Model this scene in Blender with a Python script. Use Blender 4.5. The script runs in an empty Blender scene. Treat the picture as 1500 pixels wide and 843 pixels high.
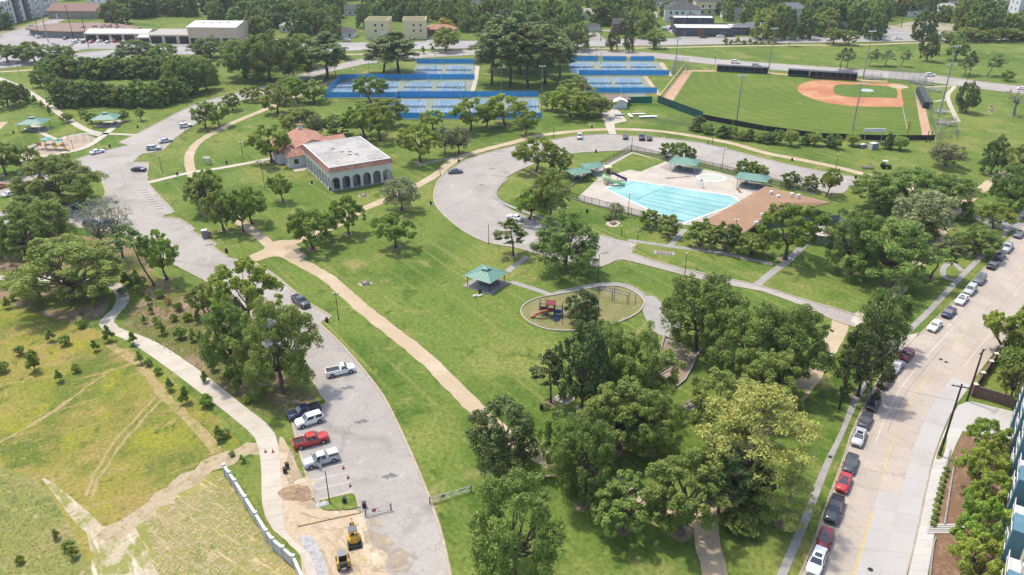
import bpy, bmesh, math, random
import numpy as np
from mathutils import Vector, Matrix, geometry
R = math.radians
random.seed(7)
SC = bpy.context.scene
# ---------------------------------------------------------------- camera, sky, sun, exposure
CAM_H, CAM_P, CAM_F = 79.0, R(27.0), 1135.0            # height (m), pitch below the horizon, focal length (photo px)
cd = bpy.data.cameras.new('camera'); cam = bpy.data.objects.new('camera', cd)
SC.collection.objects.link(cam); SC.camera = cam
cam.location = (0, 0, CAM_H); cam.rotation_euler = (math.pi/2 - CAM_P, 0, 0)
cd.sensor_width = 36; cd.lens = CAM_F/1500*36; cd.clip_start = 1; cd.clip_end = 6000
SUN_EL, SUN_AZ = R(66), R(-47)                          # azimuth from +Y, clockwise seen from above
W = bpy.data.worlds.new('World'); SC.world = W; W.use_nodes = True
wn = W.node_tree; sky = wn.nodes.new('ShaderNodeTexSky'); sky.sky_type = 'NISHITA'; sky.sun_disc = False
sky.sun_elevation = SUN_EL; sky.sun_rotation = SUN_AZ; sky.air_density = 1.0; sky.dust_density = 2.5; sky.ozone_density = 1.0
bg = wn.nodes['Background']; bg.inputs[1].default_value = 0.15
wn.links.new(sky.outputs[0], bg.inputs[0])
sl = bpy.data.lights.new('sun', 'SUN'); sl.energy = 2.0; sl.angle = R(3.0); sl.color = (1.0, 0.93, 0.80)
so = bpy.data.objects.new('sun', sl); SC.collection.objects.link(so)
sdir = Vector((math.sin(SUN_AZ)*math.cos(SUN_EL), math.cos(SUN_AZ)*math.cos(SUN_EL), math.sin(SUN_EL)))
so.rotation_euler = (-sdir).to_track_quat('-Z', 'Y').to_euler(); so.location = (0, 0, 200)
vs = SC.view_settings; vs.view_transform = 'Standard'; vs.look = 'None'; vs.gamma = 1; vs.use_curve_mapping = False
vs.exposure = 1.0
SC.render.filter_size = 1.0
cy = SC.cycles; cy.use_denoising = True; cy.max_bounces = 6; cy.diffuse_bounces = 3; cy.glossy_bounces = 2
cy.transmission_bounces = 4; cy.transparent_max_bounces = 8; cy.volume_bounces = 0
cy.use_adaptive_sampling = True; cy.adaptive_threshold = 0.02
# ---------------------------------------------------------------- survey: ground points read off the photograph
def G(px, py, z=0.0):
    u = (px-750)/1135.0; v = (py-421.5)/1135.0; p = R(27.0)
    t = (79.0-z)/(math.sin(p)+v*math.cos(p))
    return Vector((t*u, t*(math.cos(p)-v*math.sin(p)), z))
def HGT(bx, by, ty):                                    # height of a thing standing at (bx,by) reaching up to row ty
    Y = G(bx, by).y; v = (ty-421.5)/1135.0; p = R(27.0)
    return 79.0 - Y*(math.sin(p)+v*math.cos(p))/(math.cos(p)-v*math.sin(p))
def PXM(bx, by):                                        # pixels per metre at a ground point
    a = G(bx, by); b = G(bx+10, by); return 10/(b-a).length
def smooth(pts, n=4, closed=False):
    P = [Vector(q) for q in pts]; out = []; N = len(P)
    rng = range(N) if closed else range(N-1)
    for i in rng:
        p0 = P[i-1] if (closed or i > 0) else P[0]; p1 = P[i]; p2 = P[(i+1) % N]
        p3 = P[(i+2) % N] if (closed or i+2 < N) else P[-1]
        for k in range(n):
            t = k/n
            out.append(0.5*((2*p1)+(p2-p0)*t+(2*p0-5*p1+4*p2-p3)*t*t+(3*p1-p0-3*p2+p3)*t*t*t))
    if not closed: out.append(P[-1])
    return out
def gl(pts, n=4, closed=False):                         # photo points -> smooth ground line
    s = smooth([Vector((a, b)) for a, b in pts], n, closed) if n > 1 else [Vector((a, b)) for a, b in pts]
    return [G(q.x, q.y) for q in s]
def resample(line, n):
    d = [0]
    for a, b in zip(line, line[1:]): d.append(d[-1]+(b-a).length)
    out = []; j = 0
    for i in range(n+1):
        s = d[-1]*i/n
        while j < len(line)-2 and d[j+1] < s: j += 1
        t = (s-d[j])/max(1e-9, d[j+1]-d[j]); out.append(line[j].lerp(line[j+1], min(1, max(0, t))))
    return out
def length(line): return sum((b-a).length for a, b in zip(line, line[1:]))
# ---------------------------------------------------------------- materials
MATS = {}
ALBEDO = 0.80                                            # survey colours were read off bright concrete; real surfaces are darker
def nd(nt, t, **kw):
    n = nt.nodes.new('ShaderNode'+t)
    for k, v in kw.items(): setattr(n, k, v)
    return n
def mat(name, base, layers=(), rough=0.85, bump=0.0, bscale=8.0, fine=0.0, fscale=3.0, coord='pos', metal=0.0, rand=0.0, spec=0.3, rot=0.0, transl=0.0, emit=None, alpha=None, coat=0.0, cracks=None):
    """base colour, then layers (scale, lo, hi, colour, stretch) mixed over it through noise; coord pos = world metres"""
    if name in MATS: return MATS[name]
    k_ = 1.0 if transl > .1 and 'windscreen' not in name else ALBEDO
    base = tuple(c*k_ for c in base); layers = [(*l[:3], tuple(c*k_ for c in l[3]), *l[4:]) for l in layers]
    m = bpy.data.materials.new(name); m.use_nodes = True; nt = m.node_tree; L = nt.links
    b = nt.nodes['Principled BSDF']; out = nt.nodes['Material Output']
    b.inputs['Roughness'].default_value = rough; b.inputs['Metallic'].default_value = metal
    b.inputs['Specular IOR Level'].default_value = spec; b.inputs['Coat Weight'].default_value = coat
    if coord == 'pos': c = nd(nt, 'NewGeometry').outputs['Position']
    else: c = nd(nt, 'TexCoord').outputs['Object']
    if rot:
        mp = nd(nt, 'Mapping'); mp.inputs['Rotation'].default_value = (0, 0, rot); L.new(c, mp.inputs[0]); c = mp.outputs[0]
    col = None
    def noise(scale, det=4.0, stretch=None, dist=0.0):
        n = nd(nt, 'TexNoise'); n.inputs['Scale'].default_value = scale; n.inputs['Detail'].default_value = det
        n.inputs['Roughness'].default_value = 0.6; n.inputs['Distortion'].default_value = dist
        if stretch:
            q = nd(nt, 'Mapping'); q.inputs['Scale'].default_value = stretch; L.new(c, q.inputs[0]); L.new(q.outputs[0], n.inputs['Vector'])
        else: L.new(c, n.inputs['Vector'])
        return n.outputs['Fac']
    rgb = nd(nt, 'RGB'); rgb.outputs[0].default_value = (*base, 1); col = rgb.outputs[0]
    for i, ly in enumerate(layers):
        sc_, lo, hi, lc = ly[:4]; st = ly[4] if len(ly) > 4 else None
        f = noise(sc_, 5.0, st, 0.4)
        mr = nd(nt, 'MapRange'); mr.inputs[1].default_value = lo; mr.inputs[2].default_value = hi; L.new(f, mr.inputs[0])
        mx = nd(nt, 'Mix', data_type='RGBA'); L.new(mr.outputs[0], mx.inputs[0]); L.new(col, mx.inputs[6]); mx.inputs[7].default_value = (*lc, 1)
        col = mx.outputs[2]
    if cracks:
        cs_, cw, cc = cracks; nz = nd(nt, 'TexNoise'); nz.inputs['Scale'].default_value = 0.6; L.new(c, nz.inputs['Vector'])
        va = nd(nt, 'VectorMath', operation='MULTIPLY_ADD'); va.inputs[1].default_value = (3, 3, 0); L.new(nz.outputs['Color'], va.inputs[0]); L.new(c, va.inputs[2])
        vo = nd(nt, 'TexVoronoi', feature='DISTANCE_TO_EDGE'); vo.inputs['Scale'].default_value = cs_; L.new(va.outputs[0], vo.inputs['Vector'])
        mr = nd(nt, 'MapRange'); mr.inputs[1].default_value = 0; mr.inputs[2].default_value = cw; mr.inputs[3].default_value = 0.5; mr.inputs[4].default_value = 0; L.new(vo.outputs['Distance'], mr.inputs[0])
        mx = nd(nt, 'Mix', data_type='RGBA'); L.new(mr.outputs[0], mx.inputs[0]); L.new(col, mx.inputs[6]); mx.inputs[7].default_value = (*[q*ALBEDO for q in cc], 1); col = mx.outputs[2]
    if fine or rand:
        hs = nd(nt, 'HueSaturation'); L.new(col, hs.inputs['Color']); val = None
        if fine:
            mr = nd(nt, 'MapRange'); mr.inputs[1].default_value = 0.3; mr.inputs[2].default_value = 0.7
            mr.inputs[3].default_value = 1-fine; mr.inputs[4].default_value = 1+fine; L.new(noise(fscale, 6.0), mr.inputs[0]); val = mr.outputs[0]
        if rand:
            oi = nd(nt, 'ObjectInfo'); mr2 = nd(nt, 'MapRange'); mr2.inputs[3].default_value = 1-rand; mr2.inputs[4].default_value = 1+rand
            L.new(oi.outputs['Random'], mr2.inputs[0])
            if val is not None:
                mu = nd(nt, 'Math', operation='MULTIPLY'); L.new(val, mu.inputs[0]); L.new(mr2.outputs[0], mu.inputs[1]); val = mu.outputs[0]
            else: val = mr2.outputs[0]
            if transl:
                mr3 = nd(nt, 'MapRange'); mr3.inputs[3].default_value = 0.470; mr3.inputs[4].default_value = 0.506
                m7 = nd(nt, 'Math', operation='MULTIPLY'); m7.inputs[1].default_value = 7.31; L.new(oi.outputs['Random'], m7.inputs[0])
                m8 = nd(nt, 'Math', operation='FRACT'); L.new(m7.outputs[0], m8.inputs[0]); L.new(m8.outputs[0], mr3.inputs[0]); L.new(mr3.outputs[0], hs.inputs['Hue'])
        L.new(val, hs.inputs['Value']); col = hs.outputs[0]
    L.new(col, b.inputs['Base Color'])
    if bump:
        bn = nd(nt, 'Bump'); bn.inputs['Strength'].default_value = bump; bn.inputs['Distance'].default_value = 0.1
        L.new(noise(bscale, 5.0), bn.inputs['Height']); L.new(bn.outputs[0], b.inputs['Normal'])
    if emit: b.inputs['Emission Color'].default_value = (*emit[:3], 1); b.inputs['Emission Strength'].default_value = emit[3]
    if transl:
        tr = nd(nt, 'BsdfTranslucent'); L.new(col, tr.inputs[0]); ms = nd(nt, 'MixShader'); ms.inputs[0].default_value = transl
        L.new(b.outputs[0], ms.inputs[1]); L.new(tr.outputs[0], ms.inputs[2]); L.new(ms.outputs[0], out.inputs[0])
    if alpha is not None: b.inputs['Alpha'].default_value = alpha
    MATS[name] = m; return m
def plain(name, col, rough=0.6, metal=0.0, fine=0.12, **kw):
    return mat(name, col, rough=rough, metal=metal, fine=fine, fscale=kw.pop('fscale', 1.5), coord=kw.pop('coord', 'obj'), **kw)
# lawns and soils
LAWN = mat('lawn', (0.114, 0.179, 0.032), [
    (0.012, 0.42, 0.60, (0.149, 0.204, 0.040)), (0.045, 0.50, 0.64, (0.202, 0.231, 0.055)), (0.028, 0.52, 0.64, (0.074, 0.137, 0.021)),
    (0.11, 0.57, 0.69, (0.259, 0.250, 0.084)), (0.20, 0.56, 0.68, (0.076, 0.133, 0.021)), (0.45, 0.62, 0.72, (0.249, 0.239, 0.084)), (0.9, 0.60, 0.70, (0.070, 0.112, 0.021)), (0.7, 0.69, 0.75, (0.339, 0.281, 0.168)),
    (0.22, 0.54, 0.70, (0.218, 0.234, 0.065), (0.08, 2.8, 1))], rough=0.95, bump=0.6, bscale=4, fine=0.32, fscale=1.3, spec=0.1, rot=0.95)
FIELD = mat('outfield_turf', (0.120, 0.175, 0.030), [(0.03, 0.45, 0.6, (0.150, 0.195, 0.036)), (0.25, 0.5, 0.66, (0.092, 0.150, 0.025), (0.12, 1.6, 1)), (0.12, 0.58, 0.75, (0.20, 0.205, 0.06))], rough=0.95, fine=0.18, fscale=1.2, spec=0.1)
INFIELD = mat('infield_turf', (0.100, 0.160, 0.030), [(0.2, 0.45, 0.6, (0.13, 0.185, 0.038))], rough=0.95, fine=0.15, spec=0.1)
MEADOW = mat('meadow', (0.212, 0.231, 0.037), [
    (0.030, 0.44, 0.58, (0.296, 0.241, 0.067)), (0.055, 0.50, 0.62, (0.128, 0.166, 0.034)), (0.10, 0.54, 0.66, (0.279, 0.275, 0.036)), (0.08, 0.56, 0.66, (0.319, 0.234, 0.088)),
    (0.25, 0.54, 0.68, (0.346, 0.265, 0.099), (0.4, 1.9, 1)), (0.35, 0.58, 0.68, (0.112, 0.146, 0.031)), (1.3, 0.60, 0.70, (0.369, 0.291, 0.107)), (0.9, 0.60, 0.70, (0.135, 0.161, 0.031))], rough=0.95, bump=0.6, bscale=2.6, fine=0.30, fscale=1.8, spec=0.08, rot=-0.6)
STRAW = mat('straw_plot', (0.254, 0.262, 0.068), [
    (0.07, 0.44, 0.58, (0.362, 0.305, 0.108)), (0.8, 0.55, 0.64, (0.594, 0.460, 0.252), (0.22, 1.6, 1)), (1.0, 0.63, 0.70, (0.648, 0.510, 0.297), (1.5, 0.4, 1)), (0.25, 0.58, 0.68, (0.184, 0.215, 0.050)), (1.8, 0.60, 0.68, (0.205, 0.200, 0.054))], rough=0.95, bump=0.5, bscale=4, fine=0.22, fscale=3.0, spec=0.08, rot=0.62)
DIRT = mat('bare_dirt', (0.512, 0.402, 0.277), [(0.10, 0.5, 0.64, (0.623, 0.526, 0.385)), (0.5, 0.52, 0.66, (0.401, 0.304, 0.193)), (1.4, 0.60, 0.70, (0.689, 0.607, 0.475)), (0.35, 0.60, 0.70, (0.445, 0.362, 0.167), (0.3, 1.7, 1))], rough=0.95, bump=0.6, bscale=3, fine=0.16, fscale=3, spec=0.1, rot=0.5)
BED = mat('planting_bed', (0.150, 0.160, 0.045), [(0.10, 0.47, 0.58, (0.270, 0.190, 0.120)), (0.22, 0.54, 0.64, (0.36, 0.26, 0.18)), (0.35, 0.56, 0.66, (0.120, 0.150, 0.035)), (1.2, 0.60, 0.68, (0.14, 0.10, 0.06))], rough=0.95, bump=0.6, bscale=3, fine=0.28, fscale=2.2, spec=0.08)
PATCHY = mat('patchy_dirt', (0.483, 0.405, 0.282), [(0.16, 0.50, 0.58, (0.273, 0.270, 0.086)), (0.5, 0.54, 0.64, (0.588, 0.518, 0.391), (0.3, 1.8, 1)), (0.7, 0.58, 0.66, (0.231, 0.254, 0.081), (1.8, 0.25, 1))], rough=0.95, bump=0.5, bscale=3, fine=0.2, fscale=2, spec=0.08, rot=0.9)
MULCH = mat('mulch', (0.22, 0.135, 0.085), [(0.8, 0.5, 0.65, (0.32, 0.21, 0.14))], rough=0.95, bump=0.5, fine=0.25, fscale=3, spec=0.08)
TRAIL = mat('granite_trail', (0.483, 0.380, 0.252), [(0.10, 0.5, 0.66, (0.550, 0.453, 0.329)), (0.9, 0.60, 0.72, (0.386, 0.295, 0.186))], rough=0.95, bump=0.25, fine=0.10, fscale=2.5, spec=0.1)
ASPH = mat('drive_concrete', (0.369, 0.336, 0.299), [
    (0.05, 0.45, 0.62, (0.420, 0.384, 0.343)), (0.14, 0.54, 0.68, (0.312, 0.283, 0.254)), (0.5, 0.60, 0.70, (0.466, 0.423, 0.371), (1.6, 0.35, 1)), (1.5, 0.62, 0.70, (0.279, 0.253, 0.227)), (0.09, 0.60, 0.70, (0.272, 0.248, 0.227), (0.5, 1.4, 1))], rough=0.9, bump=0.12, fine=0.09, fscale=2.0, spec=0.2, rot=0.3, cracks=(0.13, 0.014, (0.209, 0.195, 0.180)))
ASPH2 = mat('old_asphalt', (0.285, 0.276, 0.270), [(0.06, 0.45, 0.62, (0.332, 0.323, 0.315)), (0.3, 0.56, 0.68, (0.234, 0.228, 0.223)), (0.15, 0.6, 0.7, (0.374, 0.365, 0.353), (1.8, 0.3, 1))], rough=0.9, bump=0.1, fine=0.07, spec=0.2)
AVENUE = mat('avenue_concrete', (0.340, 0.319, 0.310), [(0.05, 0.45, 0.6, (0.391, 0.370, 0.357)), (0.2, 0.56, 0.66, (0.289, 0.272, 0.264), (0.2, 2.0, 1))], rough=0.9, fine=0.05, spec=0.2)
CONC = mat('concrete', (0.539, 0.484, 0.399), [(0.3, 0.48, 0.64, (0.476, 0.419, 0.339)), (1.6, 0.60, 0.70, (0.579, 0.529, 0.440))], rough=0.88, fine=0.06, rand=0.05, spec=0.2)
CONCW = mat('fresh_concrete', (0.544, 0.522, 0.481), [(0.3, 0.5, 0.66, (0.490, 0.462, 0.417))], rough=0.88, fine=0.05, rand=0.05, spec=0.2)
CONCG = mat('worn_walk_concrete', (0.352, 0.330, 0.304), [(0.4, 0.5, 0.66, (0.290, 0.268, 0.246)), (1.4, 0.58, 0.70, (0.405, 0.378, 0.352))], rough=0.9, fine=0.08, rand=0.06, spec=0.2)
SLAB = mat('street_slab', (0.455, 0.390, 0.326), [(0.10, 0.47, 0.64, (0.493, 0.427, 0.361)), (0.5, 0.56, 0.70, (0.409, 0.345, 0.286), (2.0, 0.3, 1)), (1.7, 0.62, 0.70, (0.354, 0.308, 0.264))], rough=0.88, fine=0.06, rand=0.06, spec=0.2, rot=-0.5, cracks=(0.09, 0.008, (0.303, 0.251, 0.205)))
SLABN = mat('new_street_slab', (0.479, 0.458, 0.437), [(0.2, 0.5, 0.66, (0.445, 0.424, 0.399))], rough=0.88, fine=0.05, rand=0.03, spec=0.2)
JOINT = mat('joint_filler', (0.26, 0.22, 0.19), rough=0.95, fine=0.15)
KERBM = mat('kerb_concrete', (0.457, 0.381, 0.298), [(0.7, 0.5, 0.66, (0.370, 0.293, 0.216)), (0.25, 0.58, 0.68, (0.517, 0.455, 0.371))], rough=0.9, fine=0.10, spec=0.15)
GRAVEL = mat('gravel', (0.44, 0.435, 0.425), [(1.2, 0.5, 0.6, (0.34, 0.33, 0.32))], rough=0.95, bump=0.6, bscale=9, fine=0.25, fscale=7)
CLAY = mat('infield_clay', (0.484, 0.226, 0.113), [(0.09, 0.47, 0.58, (0.433, 0.168, 0.086)), (0.12, 0.54, 0.64, (0.546, 0.317, 0.167))], rough=0.95, fine=0.10)
TRACK = mat('warning_track', (0.46, 0.295, 0.180), [(0.15, 0.5, 0.65, (0.52, 0.36, 0.24))], rough=0.95, fine=0.10)
WHITE = plain('white_paint', (0.78, 0.77, 0.74), 0.6)
YELL = plain('yellow_line_paint', (0.56, 0.43, 0.20), 0.7, fine=0.2)
FADEW = plain('worn_white_paint', (0.62, 0.58, 0.54), 0.75, fine=0.15)
STEEL = plain('galvanised_steel', (0.42, 0.43, 0.44), 0.45, 0.6)
DARKM = plain('dark_metal', (0.028, 0.030, 0.030), 0.5)
BLACK = plain('black_rubber', (0.018, 0.018, 0.019), 0.75)
GLASS = mat('dark_glass', (0.03, 0.04, 0.05), rough=0.06, spec=0.8)
CARGLASS = mat('car_glass', (0.035, 0.045, 0.055), rough=0.05, spec=1.0, coat=0.3)
GREENROOF = plain('green_metal_roof', (0.155, 0.300, 0.235), 0.5, fine=0.06)
WOODP = plain('creosote_pole', (0.065, 0.052, 0.043), 0.9, fine=0.2)
BROWNW = plain('weathered_wood', (0.24, 0.19, 0.15), 0.9, fine=0.2)
MESHW = mat('chain_link', (0.30, 0.31, 0.31), rough=0.6, metal=0.4, alpha=0.24)
MESHD = mat('dark_chain_link', (0.05, 0.055, 0.055), rough=0.7, alpha=0.34)
BLUESCR = mat('blue_windscreen', (0.11, 0.52, 0.90), [(0.35, 0.5, 0.64, (0.13, 0.57, 0.94), (1, 1, 0.2))], rough=0.8, fine=0.10, transl=0.5)
GREENSCR = mat('green_windscreen', (0.012, 0.075, 0.065), [(0.4, 0.5, 0.64, (0.02, 0.10, 0.085), (1, 1, 0.2))], rough=0.8, fine=0.12)
STUCCO = mat('white_stucco', (0.850, 0.814, 0.756), [(0.5, 0.52, 0.68, (0.755, 0.708, 0.636), (1, 1, 0.35))], rough=0.9, fine=0.05, coord='obj')
TILE = mat('clay_roof_tile', (0.377, 0.170, 0.112), [(0.8, 0.48, 0.6, (0.459, 0.272, 0.192)), (2.5, 0.55, 0.66, (0.286, 0.122, 0.088))], rough=0.8, bump=0.5, bscale=6, fine=0.15, coord='obj')
nt = FIELD.node_tree; pb = nt.nodes['Principled BSDF']; src = pb.inputs['Base Color'].links[0].from_socket           # mowing rings round home plate
gp = nd(nt, 'NewGeometry'); vm = nd(nt, 'VectorMath', operation='SUBTRACT'); vm.inputs[1].default_value = G(1316, 126); nt.links.new(gp.outputs['Position'], vm.inputs[0])
wv = nd(nt, 'TexWave', wave_type='RINGS', rings_direction='SPHERICAL'); wv.inputs['Scale'].default_value = 0.055; wv.inputs['Distortion'].default_value = 1.2; wv.inputs['Detail'].default_value = 2; nt.links.new(vm.outputs[0], wv.inputs['Vector'])
mr = nd(nt, 'MapRange'); mr.inputs[3].default_value = 0.93; mr.inputs[4].default_value = 1.06; nt.links.new(wv.outputs['Fac'], mr.inputs[0])
hs = nd(nt, 'HueSaturation'); nt.links.new(src, hs.inputs['Color']); nt.links.new(mr.outputs[0], hs.inputs['Value']); nt.links.new(hs.outputs[0], pb.inputs['Base Color'])
# ---------------------------------------------------------------- mesh builder
COL = SC.collection
class MB:
    def __init__(s): s.v = []; s.f = []; s.mi = []; s.cm = 0
    def add(s, vs, fs):
        o = len(s.v); s.v += [tuple(q) for q in vs]; s.f += [tuple(i+o for i in f) for f in fs]; s.mi += [s.cm]*len(fs); return s
    def box(s, c, d, rz=0.0, rx=0.0, ry=0.0, taper=1.0):
        M = Matrix.Translation(Vector(c)) @ Matrix.Rotation(rz, 4, 'Z') @ Matrix.Rotation(ry, 4, 'Y') @ Matrix.Rotation(rx, 4, 'X')
        vs = []
        for z in (-.5, .5):
            k = taper if z > 0 else 1
            for x, y in ((-.5, -.5), (.5, -.5), (.5, .5), (-.5, .5)): vs.append(M @ Vector((x*d[0]*k, y*d[1]*k, z*d[2])))
        return s.add(vs, [(3, 2, 1, 0), (4, 5, 6, 7), (0, 1, 5, 4), (1, 2, 6, 5), (2, 3, 7, 6), (3, 0, 4, 7)])
    def bar(s, a, b, w, h=None):
        a = Vector(a); b = Vector(b); h = h or w; d = (b-a); L = d.length; d.normalize()
        u = d.cross(Vector((0, 0, 1)))
        if u.length < 1e-4: u = Vector((1, 0, 0))
        u.normalize(); v = u.cross(d); vs = []
        for p in (a, b):
            for i, j in ((-1, -1), (1, -1), (1, 1), (-1, 1)): vs.append(p+u*i*w/2+v*j*h/2)
        return s.add(vs, [(3, 2, 1, 0), (4, 5, 6, 7), (0, 1, 5, 4), (1, 2, 6, 5), (2, 3, 7, 6), (3, 0, 4, 7)])
    def tube(s, pts, rad, n=6, cap=True):
        pts = [Vector(p) for p in pts]; m = len(pts)
        if not hasattr(rad, '__len__'): rad = [rad]*m
        vs = []; u = None
        for i, p in enumerate(pts):
            d = (pts[min(i+1, m-1)]-pts[max(i-1, 0)]).normalized()
            if u is None: u = d.orthogonal().normalized()
            u = (u-d*u.dot(d)); u = u.normalized() if u.length > 1e-5 else d.orthogonal().normalized(); w = d.cross(u)
            for k in range(n):
                a = 2*math.pi*k/n; vs.append(p+(u*math.cos(a)+w*math.sin(a))*rad[i])
        fs = []
        for i in range(m-1):
            for k in range(n): fs.append((i*n+k, i*n+(k+1) % n, (i+1)*n+(k+1) % n, (i+1)*n+k))
        if cap: fs.append(tuple(range(n-1, -1, -1))); fs.append(tuple((m-1)*n+k for k in range(n)))
        return s.add(vs, fs)
    def cyl(s, c, r, h, n=12, r2=None):
        c = Vector(c); return s.tube([c, c+Vector((0, 0, h))], [r, r if r2 is None else r2], n)
    def prism(s, poly, z0, z1, top=True, bottom=False):
        n = len(poly); vs = [(p[0], p[1], z0) for p in poly]+[(p[0], p[1], z1) for p in poly]
        fs = [(i, (i+1) % n, n+(i+1) % n, n+i) for i in range(n)]
        tr = geometry.tessellate_polygon([[Vector((p[0], p[1], 0)) for p in poly]])
        def up(t): 
            a, b, c = (Vector((poly[i][0], poly[i][1], 0)) for i in t); return (b-a).cross(c-a).z > 0
        for t in tr:
            t = t if up(t) else t[::-1]
            if top: fs.append(tuple(n+i for i in t))
            if bottom: fs.append(tuple(t[::-1]))
        return s.add(vs, fs)
    def loft(s, rings, closed=True, cap=True):
        n = len(rings[0]); vs = [p for r in rings for p in r]; fs = []
        for i in range(len(rings)-1):
            for k in range(n if closed else n-1): fs.append((i*n+k, i*n+(k+1) % n, (i+1)*n+(k+1) % n, (i+1)*n+k))
        if cap and closed: fs.append(tuple(range(n-1, -1, -1))); fs.append(tuple((len(rings)-1)*n+k for k in range(n)))
        return s.add(vs, fs)
    def sphere(s, c, r, n=8, sz=1.0):
        rings = []
        for i in range(n+1):
            t = math.pi*i/n; rr = max(1e-3, math.sin(t))*r
            rings.append([(c[0]+rr*math.cos(2*math.pi*k/(n*2)), c[1]+rr*math.sin(2*math.pi*k/(n*2)), c[2]-math.cos(t)*r*sz) for k in range(n*2)])
        return s.loft(rings)
    def mesh(s, name, mats, smooth=False):
        me = bpy.data.meshes.new(name); me.from_pydata(s.v, [], s.f)
        for m in (mats if isinstance(mats, (list, tuple)) else [mats]): me.materials.append(m)
        if any(s.mi): me.polygons.foreach_set('material_index', s.mi)
        if smooth: me.polygons.foreach_set('use_smooth', [True]*len(me.polygons))
        me.update(); return me
    def build(s, name, mats, parent=None, smooth=False):
        o = bpy.data.objects.new(name, s.mesh(name, mats, smooth)); COL.objects.link(o); o.parent = parent; return o
def tag(o, label=None, cat=None, group=None, kind=None):
    if label: o['label'] = label
    if cat: o['category'] = cat
    if group: o['group'] = group
    if kind: o['kind'] = kind
    return o
def thing(name, label, cat, loc=(0, 0, 0), rz=0.0, group=None):
    o = bpy.data.objects.new(name, None); COL.objects.link(o); o.empty_display_size = 0.3
    o.location = loc; o.rotation_euler = (0, 0, rz); return tag(o, label, cat, group)
def inst(name, me, parent, loc=(0, 0, 0), rot=(0, 0, 0), sc=(1, 1, 1)):
    o = bpy.data.objects.new(name, me); COL.objects.link(o); o.parent = parent; o.location = loc; o.rotation_euler = rot; o.scale = sc; return o
def copy_tree(o, parent=None):
    c = o.copy(); COL.objects.link(c); c.parent = parent
    for ch in list(o.children): copy_tree(ch, c)
    return c
# ---------------------------------------------------------------- ground sheets
def sheet(name, px, z, m, n=3, th=0.0, world=False):
    P = [Vector(q).to_3d() for q in px] if world else gl(px, n, True)
    b = MB()
    if th: b.prism([(p.x, p.y) for p in P], z-th, z)
    else:
        tr = geometry.tessellate_polygon([P]); fs = []
        for t in tr:
            a, bb, c = (P[i] for i in t); fs.append(tuple(t) if (bb-a).cross(c-a).z > 0 else tuple(t[::-1]))
        b.add([(p.x, p.y, z) for p in P], fs)
    return tag(b.build(name, m), kind='structure')
def ribbon_lines(line, w):
    Lf, Rt = [], []
    for i, p in enumerate(line):
        d = (line[min(i+1, len(line)-1)]-line[max(i-1, 0)]).normalized(); nrm = Vector((-d.y, d.x, 0))
        ww = w[i] if hasattr(w, '__len__') else w
        Lf.append(p+nrm*ww/2); Rt.append(p-nrm*ww/2)
    return Lf, Rt
def ribbon(name, px, w, z, m, n=5, ragged=0.0, world=False):
    line = px if world else gl(px, n); rr = random.Random(len(px)+int(w*10))
    if ragged: line = resample(line, max(8, int(length(line)/1.6)))
    Lf, Rt = ribbon_lines(line, w)
    if ragged:
        Lf = [a+(a-b).normalized()*rr.uniform(-ragged, ragged) for a, b in zip(Lf, Rt)]
        Rt = [b+(b-a).normalized()*rr.uniform(-ragged, ragged) for a, b in zip(Lf, Rt)]
    b = MB(); k = len(line)
    b.add([(p.x, p.y, z) for p in Lf]+[(p.x, p.y, z) for p in Rt], [(k+i, k+i+1, i+1, i) for i in range(k-1)])
    return tag(b.build(name, m), kind='structure')
def kerb(px, name='kerb', h=0.15, w=0.40, closed=False, m=None, n=3, world=False):
    line = px if world else gl(px, n, closed)
    if closed: line = line+[line[0]]
    Lf, Rt = ribbon_lines(line, w); rings = [[(a.x, a.y, -0.05), (a.x, a.y, h), (b_.x, b_.y, h), (b_.x, b_.y, -0.05)] for a, b_ in zip(Lf, Rt)]
    return tag(MB().loft(rings).build(name, m or KERBM), kind='structure')
def slabs(parent_name, Lpx, Rpx, step, nacross, z, mats, gap=0.03, n=5, pick=None):
    """concrete laid slab by slab: one base sheet (the joints) and each slab an object of its own"""
    A, B = gl(Lpx, n), gl(Rpx, n); N = max(2, round((length(A)+length(B))/2/step)); A, B = resample(A, N), resample(B, N)
    b = MB(); k = N+1
    b.add([(p.x, p.y, z-0.012) for p in A]+[(p.x, p.y, z-0.012) for p in B], [(k+i, k+i+1, i+1, i) for i in range(N)])
    root = tag(b.build(parent_name, JOINT), kind='structure')
    for i in range(N):
        for j in range(nacross):
            t0, t1 = j/nacross, (j+1)/nacross; q = [A[i].lerp(B[i], t0), A[i].lerp(B[i], t1), A[i+1].lerp(B[i+1], t1), A[i+1].lerp(B[i+1], t0)]
            c = sum(q, Vector())/4; q = [p+(c-p).normalized()*gap for p in q]
            if (q[1]-q[0]).cross(q[2]-q[0]).z < 0: q = q[::-1]
            MB().prism([(p.x, p.y) for p in q], z-0.03, z).build('slab', mats[pick(i/N, j) if pick else 0], root)
    return root
def line_mark(name, a, b, w, z, m):
    a = Vector(a); b = Vector(b); d = (b-a).normalized(); nn = Vector((-d.y, d.x, 0))*w/2
    return MB().add([(*(a-nn).xy, z), (*(b-nn).xy, z), (*(b+nn).xy, z), (*(a+nn).xy, z)], [(0, 1, 2, 3)]).build(name, m)
# ================================================================ THE SETTING
sheet('ground', [(-3000, -300), (3000, -300), (3000, 5200), (-3000, 5200)], 0.0, LAWN, world=True)
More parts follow.
